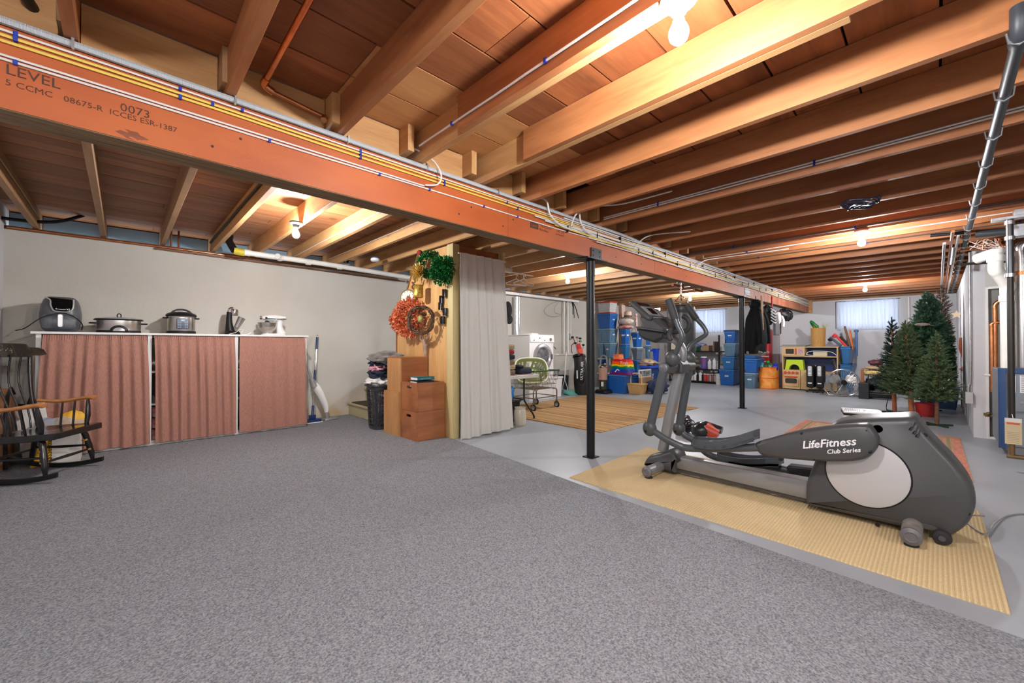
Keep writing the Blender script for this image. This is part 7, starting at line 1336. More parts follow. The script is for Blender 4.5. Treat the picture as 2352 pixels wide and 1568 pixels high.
pq2 = gx(1885, 812, XK + .15); ps2 = thing('power_strip', 'cream telephone box with a looping cable on the toy kitchen shelf', 'telephone', (XK + .2, pq2.y, zs_)); obj('phone_body', MB().box(XK + .12, XK + .26, pq2.y - .12, pq2.y + .14, zs_ + .001, zs_ + .10), mat('cream_plastic', (.58, .50, .34), .4), ps2, bevel=.01); obj('cable_loop', MB().tube(smoothp([(XK + .12, pq2.y + .14, zs_ + .02), (XK + .1, pq2.y + .26, zs_ + .04), (XK + .12, pq2.y + .20, zs_ + .11), (XK + .12, pq2.y, zs_ + .12), (XK + .12, pq2.y - .2, zs_ + .10), (XK + .12, pq2.y - .3, zs_ + .02)], 4), .006, 6), PAPER, ps2)
zk = ztp + .021
for i in range(4):
    m_ = MB().box(XK + .1, XK + .38, ky1 - .42 - .03 * i, ky1 + .08 - .02 * i, zk + .012 * i, zk + .010 + .012 * i); tag(obj('board_game', m_, mat('grey_flat_%d' % i, [(.10, .09, .08), (.35, .36, .35), (.05, .05, .06), (.25, .24, .22)][i], .5), origin=(XK, ky1, zk + .012 * i)), ['lowest', 'second', 'third', 'top'][i] + ' flat tray in the pile above the toy microwave', 'tray')
wq0, wq1 = gx(1861, 798, XK + .2).y, gx(1898, 798, XK + .2).y; wkb = thing('wicker_basket', 'tall round golden wicker basket standing on the toy kitchen', 'basket', (XK + .22, (wq0 + wq1) / 2, zk)); wr = abs(wq0 - wq1) / 2 * .92; wt = gx(1880, 754, XK + .22).z; wcx, wcy = XK + .22, (wq0 + wq1) / 2
obj('basket_body', MB().lathe((wcx, wcy, zk), [(0, 0), (wr * .88, 0), (wr * .9, .02), (wr, wt - zk), (wr * 1.03, wt - zk + .008), (wr * .94, wt - zk + .008), (wr * .86, .03), (0, .02)], 30), mat('golden_wicker', (.45, .22, .05), .6, col2=(.66, .38, .12), vscale=45, stretch=(1, 1, 3), bump=.8, bscale=60), wkb)
st_ = MB()
for i in range(30): a = 2 * pi * i / 30; st_.bar((wcx + wr * .9 * cos(a), wcy + wr * .9 * sin(a), zk + .01), (wcx + wr * cos(a), wcy + wr * sin(a), wt), .006, .006)
obj('basket_stakes', st_, mat('golden_wicker_dark', (.42, .22, .06), .6), wkb)
rg2 = thing('green_ring_toy', 'green plastic ring leaning on the top of the tall wicker basket', 'toy', (wcx, wcy, wt)); rm_ = Matrix.Translation((wcx - .02, wcy + .06, wt + .055)) @ Matrix.Rotation(radians(55), 4, 'X') @ Matrix.Rotation(radians(20), 4, 'Y')
obj('ring_body', MB().tube([rm_ @ Vector((.10 * cos(t), .13 * sin(t), 0)) for t in [2 * pi * i / 26 for i in range(27)]], .028, 10, cap=False), mat('toy_green', (.01, .22, .05), .35), rg2); tag(obj('orange_ball', MB().ball((wcx - .05, wcy + .03, wt + .04), .055), mat('toy_orange', (.75, .16, .01), .4), origin=(wcx, wcy, wt)), 'orange ball sitting in the mouth of the tall wicker basket', 'ball')
gr_ = thing('pale_plant', 'pale green artificial sprigs poking out of the wicker basket, right side', 'plant', (wcx, wcy - .1, wt)); m_ = MB(); rg = random.Random(3)
for i in range(26): a = Vector((wcx, wcy - .12, wt)); m_.bar(a, a + Vector((rg.uniform(-.08, .08), rg.uniform(-.12, .06), rg.uniform(.04, .14))), .004, .002)
obj('sprigs', m_, mat('pale_sprig', (.5, .58, .3), .6), gr_, kind='stuff')
# oil heaters
def heater(xp, label):
    X = 11.05; a = gx(xp - 9, 895, X).y; b = gx(xp + 9, 895, X).y; y0, y1 = min(a, b) + .01, max(a, b); zt4 = gx(xp, 838, X).z; t = thing('oil_heater', label, 'heater', (X, (y0 + y1) / 2, 0)); ym = (y0 + y1) / 2
    obj('control_head', MB().box(X, X + .07, y0, y1, .12, zt4), BLACKP, t, bevel=.015)
    cf = obj('control_face', MB().pillow(rr(y0 + .03, y1 - .03, zt4 * .60, zt4 * .96, .02), 'X', [(X - .012, .004), (X - .008, 0), (X + .002, 0)]), mat('light_grey_panel', (.52, .53, .54), .4), t)
    for k in (.69, .82): obj('dial', MB().lathe((X - .012, ym, zt4 * k), [(0, 0), (.025, 0), (.022, .014), (0, .016)], 16, axis=(-1, 0, 0)), mat('pale_dial', (.65, .65, .65), .4), cf)
    for i in range(5): obj('radiator_fin', MB().pillow(rr(y0 + .005, y1 - .005, .10, zt4 - .02, .04), 'X', [(X + .085 + .055 * i, .01), (X + .10 + .055 * i, 0), (X + .115 + .055 * i, .01)]), BLACKP, t)
    obj('cord_clip', MB().box(X - .01, X, y0 + .03, y1 - .03, .20, .225), WHITE, t); obj('foot_bar', MB().box(X + .02, X + .05, y0 - .012, y1 + .012, .03, .055), BLACKP, t); obj('foot_bar', MB().box(X + .28, X + .31, y0 - .012, y1 + .012, .03, .055), BLACKP, t)
    obj('hub_tank', MB().box(X + .08, X + .34, ym - .02, ym + .02, .14, .2), BLACKP, t)
    for x in (X + .035, X + .295):
        for y in (y0 + .01, y1 - .01): obj('caster', MB().ball((x, y, .022), .022), RUBBER, t)
heater(1861, 'black oil filled heater with a grey control panel, left of the pair'); heater(1883, 'black oil filled heater with a grey control panel, right of the pair')
# toy figure behind the heaters, silver pole
tq = gx(1872, 838, XK + .1); tf = thing('toy_figure', 'small red and pink toy on the counter behind the heaters', 'toy', (XK + .1, tq.y, zc_)); obj('toy_body', MB().ball((XK + .1, tq.y, zc_ + .04), .04, .05, .04), mat('toy_pink', (.6, .15, .2), .5), tf); obj('toy_head', MB().ball((XK + .1, tq.y - .01, zc_ + .10), .025), mat('toy_skin', (.6, .4, .3), .5), tf)
pA, pB = gx(1914, 824, 11.40), gx(1923, 868, 11.15); tag(obj('silver_pole', MB().tube([pA, pB, pB + (pB - pA) * ((pB.z - .015) / (pA.z - pB.z))], .017, 12), CHROME, origin=tuple(pB)), 'silver tube leaning on the toy kitchen behind the fan', 'pole')
# floor fan
fX = 10.75; fc_ = gx(1936, 879, fX); fr2 = 31 / (FPX / (Vector((fX, fc_.y, fc_.z)) - C0).dot(F)); fn = thing('floor_fan', 'round silver wire floor fan standing before the blue toy totes', 'fan', (fX, fc_.y, 0)); fnx = Vector((-.85, -.35, .12)).normalized()
def frame2(nrm): a = nrm.cross(Vector((0, 0, 1))).normalized(); return a, a.cross(nrm)
fa, fbv = frame2(fnx); fcv = Vector(fc_); GUA = mat('guard_wire', (.40, .42, .44), .3, .8)
def circ(c, r_, n=40): return [c + fa * (r_ * cos(2 * pi * i / n)) + fbv * (r_ * sin(2 * pi * i / n)) for i in range(n + 1)]
gd = MB()
for r_, d in ((1, 0), (.98, .05), (.98, -.05)): gd.tube(circ(fcv + fnx * d, fr2 * r_), .008, 6, cap=False)
for k in range(1, 8): gd.tube(circ(fcv + fnx * (.05 + .02 * (1 - k / 8)), fr2 * k / 8, 30), .0022, 4, cap=False)
for i in range(24):
    a = 2 * pi * i / 24; d = fa * cos(a) + fbv * sin(a); gd.tube([fcv + fnx * .075 + d * (fr2 * .15), fcv + fnx * .05 + d * fr2 * .97, fcv + d * fr2, fcv - fnx * .05 + d * fr2 * .97, fcv - fnx * .07 + d * fr2 * .2], .0028, 4, cap=False)
obj('wire_guard', gd, GUA, fn, kind='stuff')
for i in range(3):
    a0 = 2 * pi * i / 3 + .5
    def bl(u, v, a0=a0): r_ = fr2 * (.18 + .68 * u); wd = .95 * sin(pi * (.15 + .7 * u)) * (v - .5) * 1.25; a = a0 + wd; return fcv + (fa * cos(a) + fbv * sin(a)) * r_ + fnx * (.03 * (v - .5) * 2)
    obj('fan_blade', MB().grid(bl, 8, 6, .003, tuple(fnx)), mat('blade_grey', (.45, .44, .42), .35, .3), fn)
obj('motor', MB().cyl(fcv - fnx * .14, fcv + fnx * .02, .07, seg=20).cyl(fcv + fnx * .06, fcv + fnx * .085, .05, seg=20), BLACKP, fn); bt2 = fcv + Vector((-.0, 0, -fc_.z + .014))
obj('stand', MB().tube([fcv + fa * (fr2 + .02), fcv + fa * (fr2 + .03) - Vector((0, 0, fc_.z * .55)), Vector((fcv.x + fa.x * fr2 * .95, fcv.y + fa.y * fr2 * .95, .014)) + fnx * .1, Vector((fcv.x - fa.x * fr2 * .95, fcv.y - fa.y * fr2 * .95, .014)) + fnx * .1, fcv - fa * (fr2 + .03) - Vector((0, 0, fc_.z * .55)), fcv - fa * (fr2 + .02)], .013, 10), CHROME, fn)
# two big blue totes of toys
ZT2 = gx(1940, 836, 11.75).z; ZT3 = gx(1940, 795, 11.75).z; bq = boxpx(1919, 1957, 1976, 795, 835, 11.6); b4 = (bq[0], min(bq[1], 12.32), bq[2], min(bq[3], ky0 - .025))
tote(b4, 0, ZT2, 'blue tub behind the fan, lower of the two toy tubs', 'mid', None, 'none'); tote((b4[0] + .015, b4[1] - .015, b4[2] + .015, b4[3] - .015), ZT2 - .0 + .002, ZT3, 'blue tub filled with toy guns, above the fan', 'mid', None, 'none')
tcx, tcy = (b4[0] + b4[1]) / 2, (b4[2] + b4[3]) / 2
def stick(name, label, p, q, w_, d_, m_, extra=()):
    a, b = gx(*p, tcx - .1), gx(*q, tcx - .1); t = thing(name, label, 'toy', tuple(a)); lo = a if a.z < b.z else b
    obj('toy_body', MB().bar(a, b, d_, w_, (1, 0, 0)), m_, t, bevel=.012)
    for (u, off, l_, mm) in extra: c = a.lerp(b, u); obj('toy_detail', MB().ball(c + Vector((-.02, off, 0)), .03, l_, .035, 12, 8), mm, t)
    return t
TB = mat('toy_slate', (.05, .08, .13), .4); TR = mat('toy_scarlet', (.65, .02, .02), .35); TO = mat('toy_orange', (.75, .16, .01), .4); TBL = mat('toy_pale_blue', (.05, .13, .30), .35)
stick('toy_blaster', 'slate blue toy blaster pointing left out of the blue tub', (1932, 794), (1906, 774), .07, .05, TB, ((.7, .05, .05, BLACKP),)); stick('toy_blaster', 'bright red toy blaster above the slate one', (1945, 796), (1916, 766), .06, .05, TR, ((.8, .04, .05, TR),)); stick('toy_blaster', 'black toy blaster between the red and orange toys', (1950, 795), (1930, 772), .045, .05, BLACKP); stick('toy_blaster', 'red toy rifle lying low over the tub rim', (1953, 793), (1930, 782), .04, .05, TR)
stick('toy_sword', 'dark brown toy rifle standing tallest in the tub', (1955, 803), (1940, 749), .05, .04, mat('toy_brown', (.14, .06, .03), .5)); stick('toy_sword', 'orange toy sword standing in the blue tub', (1959, 803), (1952, 758), .07, .03, TO); stick('toy_sword', 'pale blue long toy standing at the right of the tub', (1968, 818), (1967, 757), .10, .04, TBL, ((.95, 0, .045, TBL),)); stick('toy_dart', 'small yellow toy piece at the front rim of the tub', (1934, 793), (1944, 798), .03, .03, mat('toy_yellow', (.7, .7, .05), .4))
# black box and drill case, clutter by the trees
kb2 = boxpx(1972, 1996, 2003, 880, 908, 10.5); tag(obj('black_case', MB().box(kb2[0], kb2[1] + .1, kb2[2], kb2[3], 0, kb2[5]), mat('black_case_plastic', (.012, .013, .017), .5), origin=(kb2[0], kb2[2], 0), bevel=.01), 'plain black storage case on the floor right of the fan', 'case')
bb = boxpx(1977, 1984, 1990, 848, 880, 10.65, kb2[5] + .001); dc_ = thing('wooden_blocks', 'small brown wooden ladder-like blocks on the black case', 'blocks', (bb[0], bb[2], bb[4])); obj('block', MB().box(bb[0], bb[0] + .05, bb[2], bb[3], bb[4], bb[5]), mat('brown_block', (.30, .11, .04), .6), dc_, bevel=.004); obj('block', MB().bar((bb[0] + .08, bb[2] + .02, bb[4]), (bb[0] + .12, bb[3] - .02, bb[5] + .02), .05, .03), mat('brown_block', (.30, .11, .04), .6), dc_, bevel=.004)
sq_ = gz(2018, 920); sc_ = thing('stroller', 'dark folded stroller frame piled with bags behind the trees', 'stroller', (sq_.x + .3, sq_.y, 0)); x, y = sq_.x + .52, sq_.y + .02
obj('seat_shell', MB().ball((x, y, .28), .26, .22, .14, 22, 14, nz=.2, seed=4), mat('black_nylon', (.010, .010, .011), .5), sc_)
for a, b in (((-.25, -.2, .03), (.1, -.15, .62)), ((-.25, .2, .03), (.1, .15, .62)), ((.25, -.2, .03), (-.2, -.18, .40)), ((.25, .2, .03), (-.2, .18, .40)), ((-.25, -.2, .14), (-.25, .2, .14))): obj('frame_tube', MB().tube([(x + a[0], y + a[1], a[2]), (x + b[0], y + b[1], b[2])], .012, 8), CHROME, sc_)
obj('tray', MB().box(x - .32, x - .05, y - .24, y + .24, .03, .12), BLACKP, sc_, bevel=.02)
lump('yellow_blanket', 'pale yellow blanket draped over the stroller', 'blanket', (x - .02, y + .08, .50), (.14, .20, .055), mat('pale_yellow_cloth', (.62, .47, .18), .95, bump=.4, bscale=30), .4, 2.5, 61); lump('beige_bag', 'flat beige bag on top of the yellow blanket', 'bag', (x + .02, y + .02, .60), (.17, .22, .04), mat('beige_canvas', (.42, .30, .18), .9), .3, 2.5, 63); lump('dark_bag', 'small dark bag with a red patch, topmost on the stroller pile', 'bag', (x + .05, y + .06, .70), (.09, .12, .06), mat('dark_bag_cloth', (.02, .015, .025), .6, col2=(.2, .02, .03), vscale=9), .3, 3, 65)
yt = gz(2000, 912); tag(obj('yellow_pack', MB().box(yt.x, yt.x + .06, yt.y - .04, yt.y + .04, 0, .08), mat('hivis_yellow', (.65, .65, .02), .4), origin=tuple(yt), bevel=.004), 'tiny yellow package on the floor beside the black case', 'box')
# ================================================================ dehumidifier
da, db = gz(1937, 944, .46), gz(2034, 951, .46); dh = thing('dehumidifier', 'white boxy dehumidifier with a slotted top behind the elliptical', 'dehumidifier', ((da.x + db.x) / 2, (da.y + db.y) / 2, .01)); dvx = (db - da); dl_ = dvx.length; dvx.normalize(); dnx = Vector((-dvx.y, dvx.x, 0)); dnx = dnx if dnx.x > 0 else -dnx; dep = .27; dcn = (da + db) / 2 + dnx * dep / 2
obj('cabinet', MB().obox((dcn.x, dcn.y, .22), dvx * dl_ * .49, dnx * dep * .49, (0, 0, .21)), WE, dh, bevel=.02); obj('dark_seam', MB().obox((dcn.x, dcn.y, .435), dvx * dl_ * .5, dnx * dep * .5, (0, 0, .010)), BLACKP, dh, bevel=.006); tpn = obj('top_cover', MB().obox((dcn.x, dcn.y, .453), dvx * dl_ * .495, dnx * dep * .495, (0, 0, .010)), WE, dh, bevel=.009)
for i in range(9): c = dcn - dvx * dl_ * (.42 - .045 * i); obj('top_slot', MB().obox((c.x, c.y, .4635), dvx * .0045 + dnx * .0, dnx * dep * .36 + dvx * .01, (0, 0, .001)), BLACKP, tpn)
c = dcn + dvx * dl_ * .22; obj('control_strip', MB().obox((c.x, c.y, .464), dvx * dl_ * .17, dnx * dep * .2, (0, 0, .0012)), mat('grey_strip', (.4, .42, .45), .3), tpn); c = dcn + dvx * dl_ * .06; obj('display_window', MB().obox((c.x, c.y, .464), dvx * dl_ * .03, dnx * dep * .2, (0, 0, .0014)), BLACKP, tpn)
tag(obj('black_plug_cord', MB().tube(smoothp([Vector((db.x + .1, db.y - .06, .02)), Vector((db.x + .25, db.y - .12, .03)), gz(2037, 945, .03), gx(2040, 915, gz(2037, 945, .03).x + .02), ], 4), .005, 6), BLACKP, origin=(db.x, db.y, .01)), 'black cord rising from the floor behind the dehumidifier', 'cord')
# ================================================================ artificial Christmas trees
def ctree(name, label, x, y, ztop, zbot, rad_, n, m_, trunk_r, tm, seed, lean=(0, 0), narrow=1.0, needle=.05, stand=True, lights=0, ymin=-9, tw=1.0):
    rg = random.Random(seed); t = thing(name, label, 'Christmas tree', (x, y, 0)); vs = []; fs = []; ln = Vector((lean[0], lean[1], 0))
    def ax_(z): return Vector((x, y, z)) + ln * (z / ztop)
    obj('trunk', MB().tube([ax_(0.02), ax_(ztop * .5), ax_(ztop * .98)], [trunk_r, trunk_r * .8, trunk_r * .25], 10), tm, t)
    if stand:
        for k in range(4): a = k * pi / 2 + .6; obj('stand_foot', MB().bar((x, y, .012), (x + .17 * cos(a), y + .17 * sin(a), .012), .02, .02), mat('dark_green_steel', (.02, .04, .02), .5), t)
    n = int(n * .5)
    for i in range(n):
        u = (i + rg.random()) / n; z0 = zbot + (ztop - zbot) * (1 - (1 - u) ** .62); hh_ = (z0 - zbot) / (ztop - zbot); a = i * 2.4 + rg.uniform(-.3, .3); c = ax_(z0)
        rr_ = rad_ * (1.02 - hh_) ** narrow * rg.uniform(.6, 1.15) + .035 + .03 * (hh_ > .75); d = Vector((cos(a), sin(a), rg.uniform(.05, .35) + 1.3 * hh_ ** 4)); d.normalize()
        for br in range(3):
            d2 = (d + Vector((rg.uniform(-.35, .35), rg.uniform(-.35, .35), rg.uniform(-.12, .30))) * (.0 if br == 0 else 1)).normalized(); f0 = .25 if br == 0 else rg.uniform(.3, .55)
            tip = c + d2 * rr_ * (1 if br == 0 else rg.uniform(.75, 1.0)); tip.y = max(tip.y, ymin + rg.uniform(0, .02)); st = c + d * rr_ * f0; st.y = max(st.y, ymin); dd = tip - st; L = dd.length
            if L < .01: continue
            dd.normalize(); s1 = dd.cross(Vector((0, 0, 1))); s1 = s1.normalized() if s1.length > .01 else Vector((1, 0, 0)); s2 = s1.cross(dd); k_ = max(4, int(L / .017))
            for j in range(k_):
                p = st + dd * (L * (j + .2) / k_); nl = needle * (.75 if j < k_ - 2 else .55)
                for q in range(4):
                    an = rg.uniform(0, 2 * pi); o = (s1 * cos(an) + s2 * sin(an)); e = p + o * nl * .55 + dd * nl * .8; w_ = dd.cross(o) * .0042 * tw; b0_ = len(vs); vs += [p - w_, p + w_, e]; fs.append((b0_, b0_ + 1, b0_ + 2))
            b0_ = len(vs); w_ = s1 * .004; vs += [st - w_, st + w_, tip]; fs.append((b0_, b0_ + 1, b0_ + 2))
    for j in range(60):
        p = ax_(ztop) + Vector((0, 0, -.10 + .0028 * j)); an = rg.uniform(0, 2 * pi); e = p + Vector((cos(an), sin(an), 1.4)) * needle * .45; w_ = Vector((-sin(an), cos(an), 0)) * .004 * tw; b0_ = len(vs); vs += [p - w_, p + w_, e]; fs.append((b0_, b0_ + 1, b0_ + 2))
    me = bpy.data.meshes.new('branches'); off = Vector((x, y, 0)); me.from_pydata([tuple(Vector(v) - off) for v in vs], [], fs); me.materials.append(m_); o = bpy.data.objects.new('branches', me); COL.objects.link(o); o.parent = t; o['kind'] = 'stuff'
    if lights:
        lm_ = MB()
        for i in range(lights): z = zbot + (ztop - zbot) * rg.random() * .9; r_ = rad_ * (1 - (z - zbot) / (ztop - zbot)) * .9; a = rg.uniform(0, 2 * pi); c = ax_(z); lm_.ball((c.x + r_ * cos(a), max(ymin, c.y + r_ * sin(a)), z), .006, seg=6, rings=4)
        obj('tiny_lights', lm_, mat('clear_mini_light', (.8, .8, .78), .2), t, kind='stuff')
    return t
G1 = mat('fir_green', (.02, .075, .042), .6, col2=(.06, .15, .08), vscale=14); G2 = mat('olive_fir', (.06, .11, .045), .65, col2=(.14, .20, .08), vscale=16); G3 = mat('deep_fir', (.006, .035, .025), .6, col2=(.02, .07, .045), vscale=12); BRT = mat('dry_brown_tree', (.05, .028, .018), .8, col2=(.12, .07, .045), vscale=16)
TK = mat('tree_trunk_brown', (.16, .07, .035), .8, var=.3, vscale=20); TKO = mat('orange_brown_trunk', (.40, .12, .04), .6, var=.1)
ctree('christmas_tree', 'slim green tree nearest the viewer, on a thin brown trunk', 7.70, .01, 1.16, .30, .25, 520, G2, .022, TK, 3, narrow=.85, stand=True, lights=30)
ctree('christmas_tree', 'olive green tree with an orange-brown trunk, left of the slim one', 8.55, .27, 1.36, .30, .37, 980, G2, .035, TKO, 5, lean=(.05, .06), narrow=.9, lights=20)
ctree('christmas_tree', 'dark pointed small tree farthest left of the group', 8.75, .47, 1.42, .30, .27, 520, G3, .028, TKO, 7, lean=(-.06, .02), narrow=1.1)
ctree('christmas_tree', 'largest tall dark green tree in the middle of the group', 9.35, .10, 1.84, .40, .50, 1700, G1, .035, TK, 9, narrow=.85, needle=.065, ymin=-.20, tw=1.5)
ctree('christmas_tree', 'brown dried-looking tree at the back by the white partition', 10.3, -.06, 2.03, .50, .20, 620, BRT, .025, TK, 11, narrow=.6, needle=.055, ymin=-.20, lights=0)
sp_ = gx(2197, 722, 10.0); star = [(sp_.y + .075 * (1 if i % 2 == 0 else .45) * cos(pi / 2 + i * pi / 5), sp_.z + .075 * (1 if i % 2 == 0 else .45) * sin(pi / 2 + i * pi / 5)) for i in range(10)]
tag(obj('star_ornament', MB().prism(star, 'X', 10.02, 10.035), mat('straw_star', (.6, .48, .34), .7), origin=(10.03, sp_.y, sp_.z)), 'pale wooden star hanging on the brown tree', 'ornament')
bd = gx(2118, 745, 8.95); bo = thing('bird_ornament', 'brown and white bird ornament perched on the largest tree', 'ornament', tuple(bd)); obj('bird_body', MB().ball(bd, .03, .085, .025, 14, 8), mat('feather_brown', (.22, .15, .11), .8, col2=(.5, .45, .4), vscale=20), bo); obj('bird_tail', MB().bar(bd + Vector((0, -.06, -.005)), bd + Vector((0, -.13, -.02)), .03, .008), mat('feather_brown', (.22, .15, .11), .8), bo)
tw2 = gx(2212, 850, 9.9); tag(obj('copper_garland', MB().tube(smoothp([gx(2208, 775, 9.9), gx(2207, 800, 9.9), gx(2214, 820, 9.9), gx(2216, 840, 9.9), gx(2206, 850, 9.9)], 4), .025, 8), mat('rust_garland', (.28, .07, .03), .6, var=.3, vscale=30), origin=tuple(tw2)), 'rust coloured garland drooping beside the brown tree', 'garland')
rbk = gz(2092, 952); tag(obj('red_tree_bag', MB().lathe((8.62, .13, 0), [(0, 0), (.09, 0), (.12, .19), (.11, .195), (.08, .02), (0, .02)], 20), mat('red_bucket', (.42, .02, .02), .5), origin=(8.6, .13, 0)), 'red bucket at the foot of the olive green tree', 'bucket')
for i, (xp, yp, r_, h, cc, la) in enumerate(((2126, 955, .11, .10, (.35, .22, .08), 'yellowish low box on the floor between the tree trunks'), (2140, 948, .07, .12, (.4, .4, .42), 'small pale box on the floor right of the yellowish one'), (2175, 940, .10, .12, (.02, .06, .14), 'dark blue box on the floor behind the slim tree trunk'))):
    q = gz(xp, yp); tag(obj('small_box', MB().box(q.x, q.x + r_ * 2, q.y - r_, q.y + r_, 0, h), mat('sbox_%d' % i, cc, .6), origin=tuple(q), bevel=.004), la, 'box')
tb2 = tote((9.95, 10.6, -.26, .25), 0, .34, 'brown low storage box under the brown tree', 'deep', 'navy', 'none')
# ================================================================ WINDOW CURTAINS
VOI = mat('white_voile', (.80, .84, .92), .9, transl=.5, bump=.1, bscale=120)
for i, (a, b, la) in enumerate(((.585, 1.655, 'white gathered curtain over the window beside the Christmas trees'), (4.14, 5.23, 'white gathered curtain over the window behind the elliptical handles'))):
    t = thing('window_curtain', la, 'curtain', (XF - .05, (a + b) / 2, 2.1), 'white window curtains')
    for k in range(2):
        y0 = a + (b - a) * .5 * k; obj('curtain_panel', curtain_mb(y0, y0 + (b - a) * .495, XF - .045, 1.42, 2.095, 7, .02, seed=20 + i * 3 + k, gather=.004, nu=60, nv=20, axis='Y'), VOI, t)
    obj('curtain_rod', MB().cyl((XF - .045, a - .03, 2.09), (XF - .045, b + .03, 2.09), .007, seg=8), mat('dark_rod', (.1, .1, .11), .5), t)
    if i == 0: obj('side_cord', MB().cyl((XF - .05, b + .02, 1.44), (XF - .05, b + .02, 2.09), .006, seg=6), BLACKP, t)
q = gx(2087, 680, 12.36); tag(obj('wall_conduit', MB().cyl((12.37, q.y, 1.3), (12.37, q.y, 2.1), .018, seg=10), PVC, origin=(12.37, q.y, 1.3)), 'white conduit dropping down the far wall behind the largest tree', 'pipe')
# ================================================================ CABLES ON THE BEAM
CG = mat('grey_service_cable', (.42, .44, .46), .4, bump=.6, bscale=40, stretch=(12, 1, 1)); CWH = mat('white_cable', (.66, .62, .58), .4); CY = mat('yellow_cable', (.72, .52, .10), .4); STB = mat('blue_staple', (.01, .03, .30), .4); TIE = BLACKP
def cable(name, z, m_, r_, label, x0=XN, x1=12.25, wob=.006, seed=0, dy=0.0, spread=0.0, st=(), grp='cables along the orange beam'):
    n = int((x1 - x0) / .11); pts = []
    for i in range(n + 1):
        x = x0 + (x1 - x0) * i / n; k = min(1, max(0, (x - 2.6) / 1.2)); pts.append((x, BY0 - r_ - .003 - dy - k * spread * .3, z + wob * (1 + 2.0 * k) * noise.noise(Vector((x * 1.3, seed * 3.1, 0))) - k * spread))
    t = obj(name, MB().tube(pts, r_, 6), m_, origin=pts[0]); tag(t, label, 'cable', grp)
    for x in st:
        i = int((x - x0) / (x1 - x0) * n); p = pts[max(0, min(n, i))]; obj('blue_staple', MB().box(p[0] - .0055, p[0] + .0055, p[1] - r_ - .004, BY0 - .002, p[2] - r_ - .004, p[2] + r_ + .004), STB, t, bevel=.002)
    return t
gc = cable('service_cable', 2.158, CG, .0135, 'thick grey twisted cable along the top edge of the orange beam', dy=.001, seed=1)
for x in (-.14, .36, .87, 1.36, 1.95, 2.5): obj('cable_strap', MB().box(x - .004, x + .004, BY0 - .034, BY0 - .002, 2.14, 2.178), GALV, gc)
cable('yellow_cable', 2.112, CY, .0055, 'upper yellow cable along the orange beam', seed=3, st=(-.25, .28, .95, 1.5, 2.1), spread=.0)
cable('yellow_cable', 2.094, CY, .0055, 'lower yellow cable along the orange beam', seed=4, st=(-.28, .22, 1.0, 1.6, 2.2), spread=.004)
cable('white_cable', 2.129, CWH, .0045, 'white cable just under the grey twisted one on the beam', seed=5, st=(-.22, .24, .45, 1.05), spread=-.004)
cable('white_cable', 2.044, CWH, .0045, 'upper of the two white cables lowest on the near end of the beam', x1=1.35, seed=6, wob=.003)
cable('white_cable', 2.030, CWH, .0045, 'white cable running lowest along the whole orange beam', seed=7, st=(-.19, .55, 1.12, 1.45, 1.9, 2.25), wob=.004, spread=-.02)
ORD = ['first', 'second', 'third', 'fourth', 'fifth', 'sixth', 'seventh', 'eighth']
for i, (z, m_) in enumerate(((2.075, CWH), (2.062, CWH), (2.048, CY), (2.136, CWH), (2.085, CWH), (2.10, CWH), (2.035, CWH), (2.02, CWH))):
    cable('bundle_cable', z, m_, .0065, '%s extra cable of the thick bundle on the far half of the beam' % ORD[i], x0=2.35 + .12 * i, wob=.006, seed=10 + i, dy=.008 + .004 * (i % 3), grp='cables of the far bundle')
tt = thing('cable_ties', 'row of dark cable ties round the far cable bundle on the beam', 'cable tie', (3.0, BY0, 2.0))
for i in range(20): x = 2.75 + .37 * i + .1 * sin(i * 7); z = 2.04 + .05 * (i % 3) * .6; obj('cable_tie', MB().box(x - .002, x + .002, BY0 - .034, BY0 - .001, z - .02, z + .035), BLACKP, tt)
def loopc(pts, r_, label, m_=CWH): tag(obj('cable_loop', MB().tube(smoothp(pts, 5), r_, 6), m_, origin=tuple(pts[0])), label, 'cable')
loopc([(1.35, 2.19, 2.044), (1.42, 2.16, 2.06), (1.44, 2.15, 2.12), (1.40, 2.17, 2.20), (1.28, 2.18, 2.24), (1.22, 2.235, 2.245)], .005, 'white cable bending up from the beam to the blocking by the first timber stub')
loopc([(2.42, 2.235, 2.26), (2.44, 2.15, 2.20), (2.47, 2.14, 2.10), (2.62, 2.16, 2.05), (2.78, 2.18, 2.05)], .007, 'cream cable pair dropping over the beam near the stamped lettering')
loopc([(2.80, 2.24, 2.26), (2.84, 2.14, 2.22), (2.86, 2.13, 2.12), (2.98, 2.15, 2.06), (3.1, 2.18, 2.07)], .007, 'white cable looping over the beam left of the near column'); loopc([(2.74, 2.14, 2.06), (2.80, 2.12, 2.18), (2.9, 2.0, 2.23), (3.02, 1.8, 2.235), (3.04, 1.4, 2.235)], .006, 'white cable curving from the bundle onto a joist')
loopc([(3.85, 2.18, 2.05), (3.9, 2.12, 2.15), (3.95, 2.0, 2.19), (4.1, 1.7, 2.19)], .006, 'white cable curving off the bundle right of the near column'); loopc([(5.4, 2.18, 2.06), (5.5, 2.1, 2.16), (5.6, 1.9, 2.185), (5.65, 1.2, 2.186)], .006, 'white cable leaving the bundle toward the middle ceiling bulb')
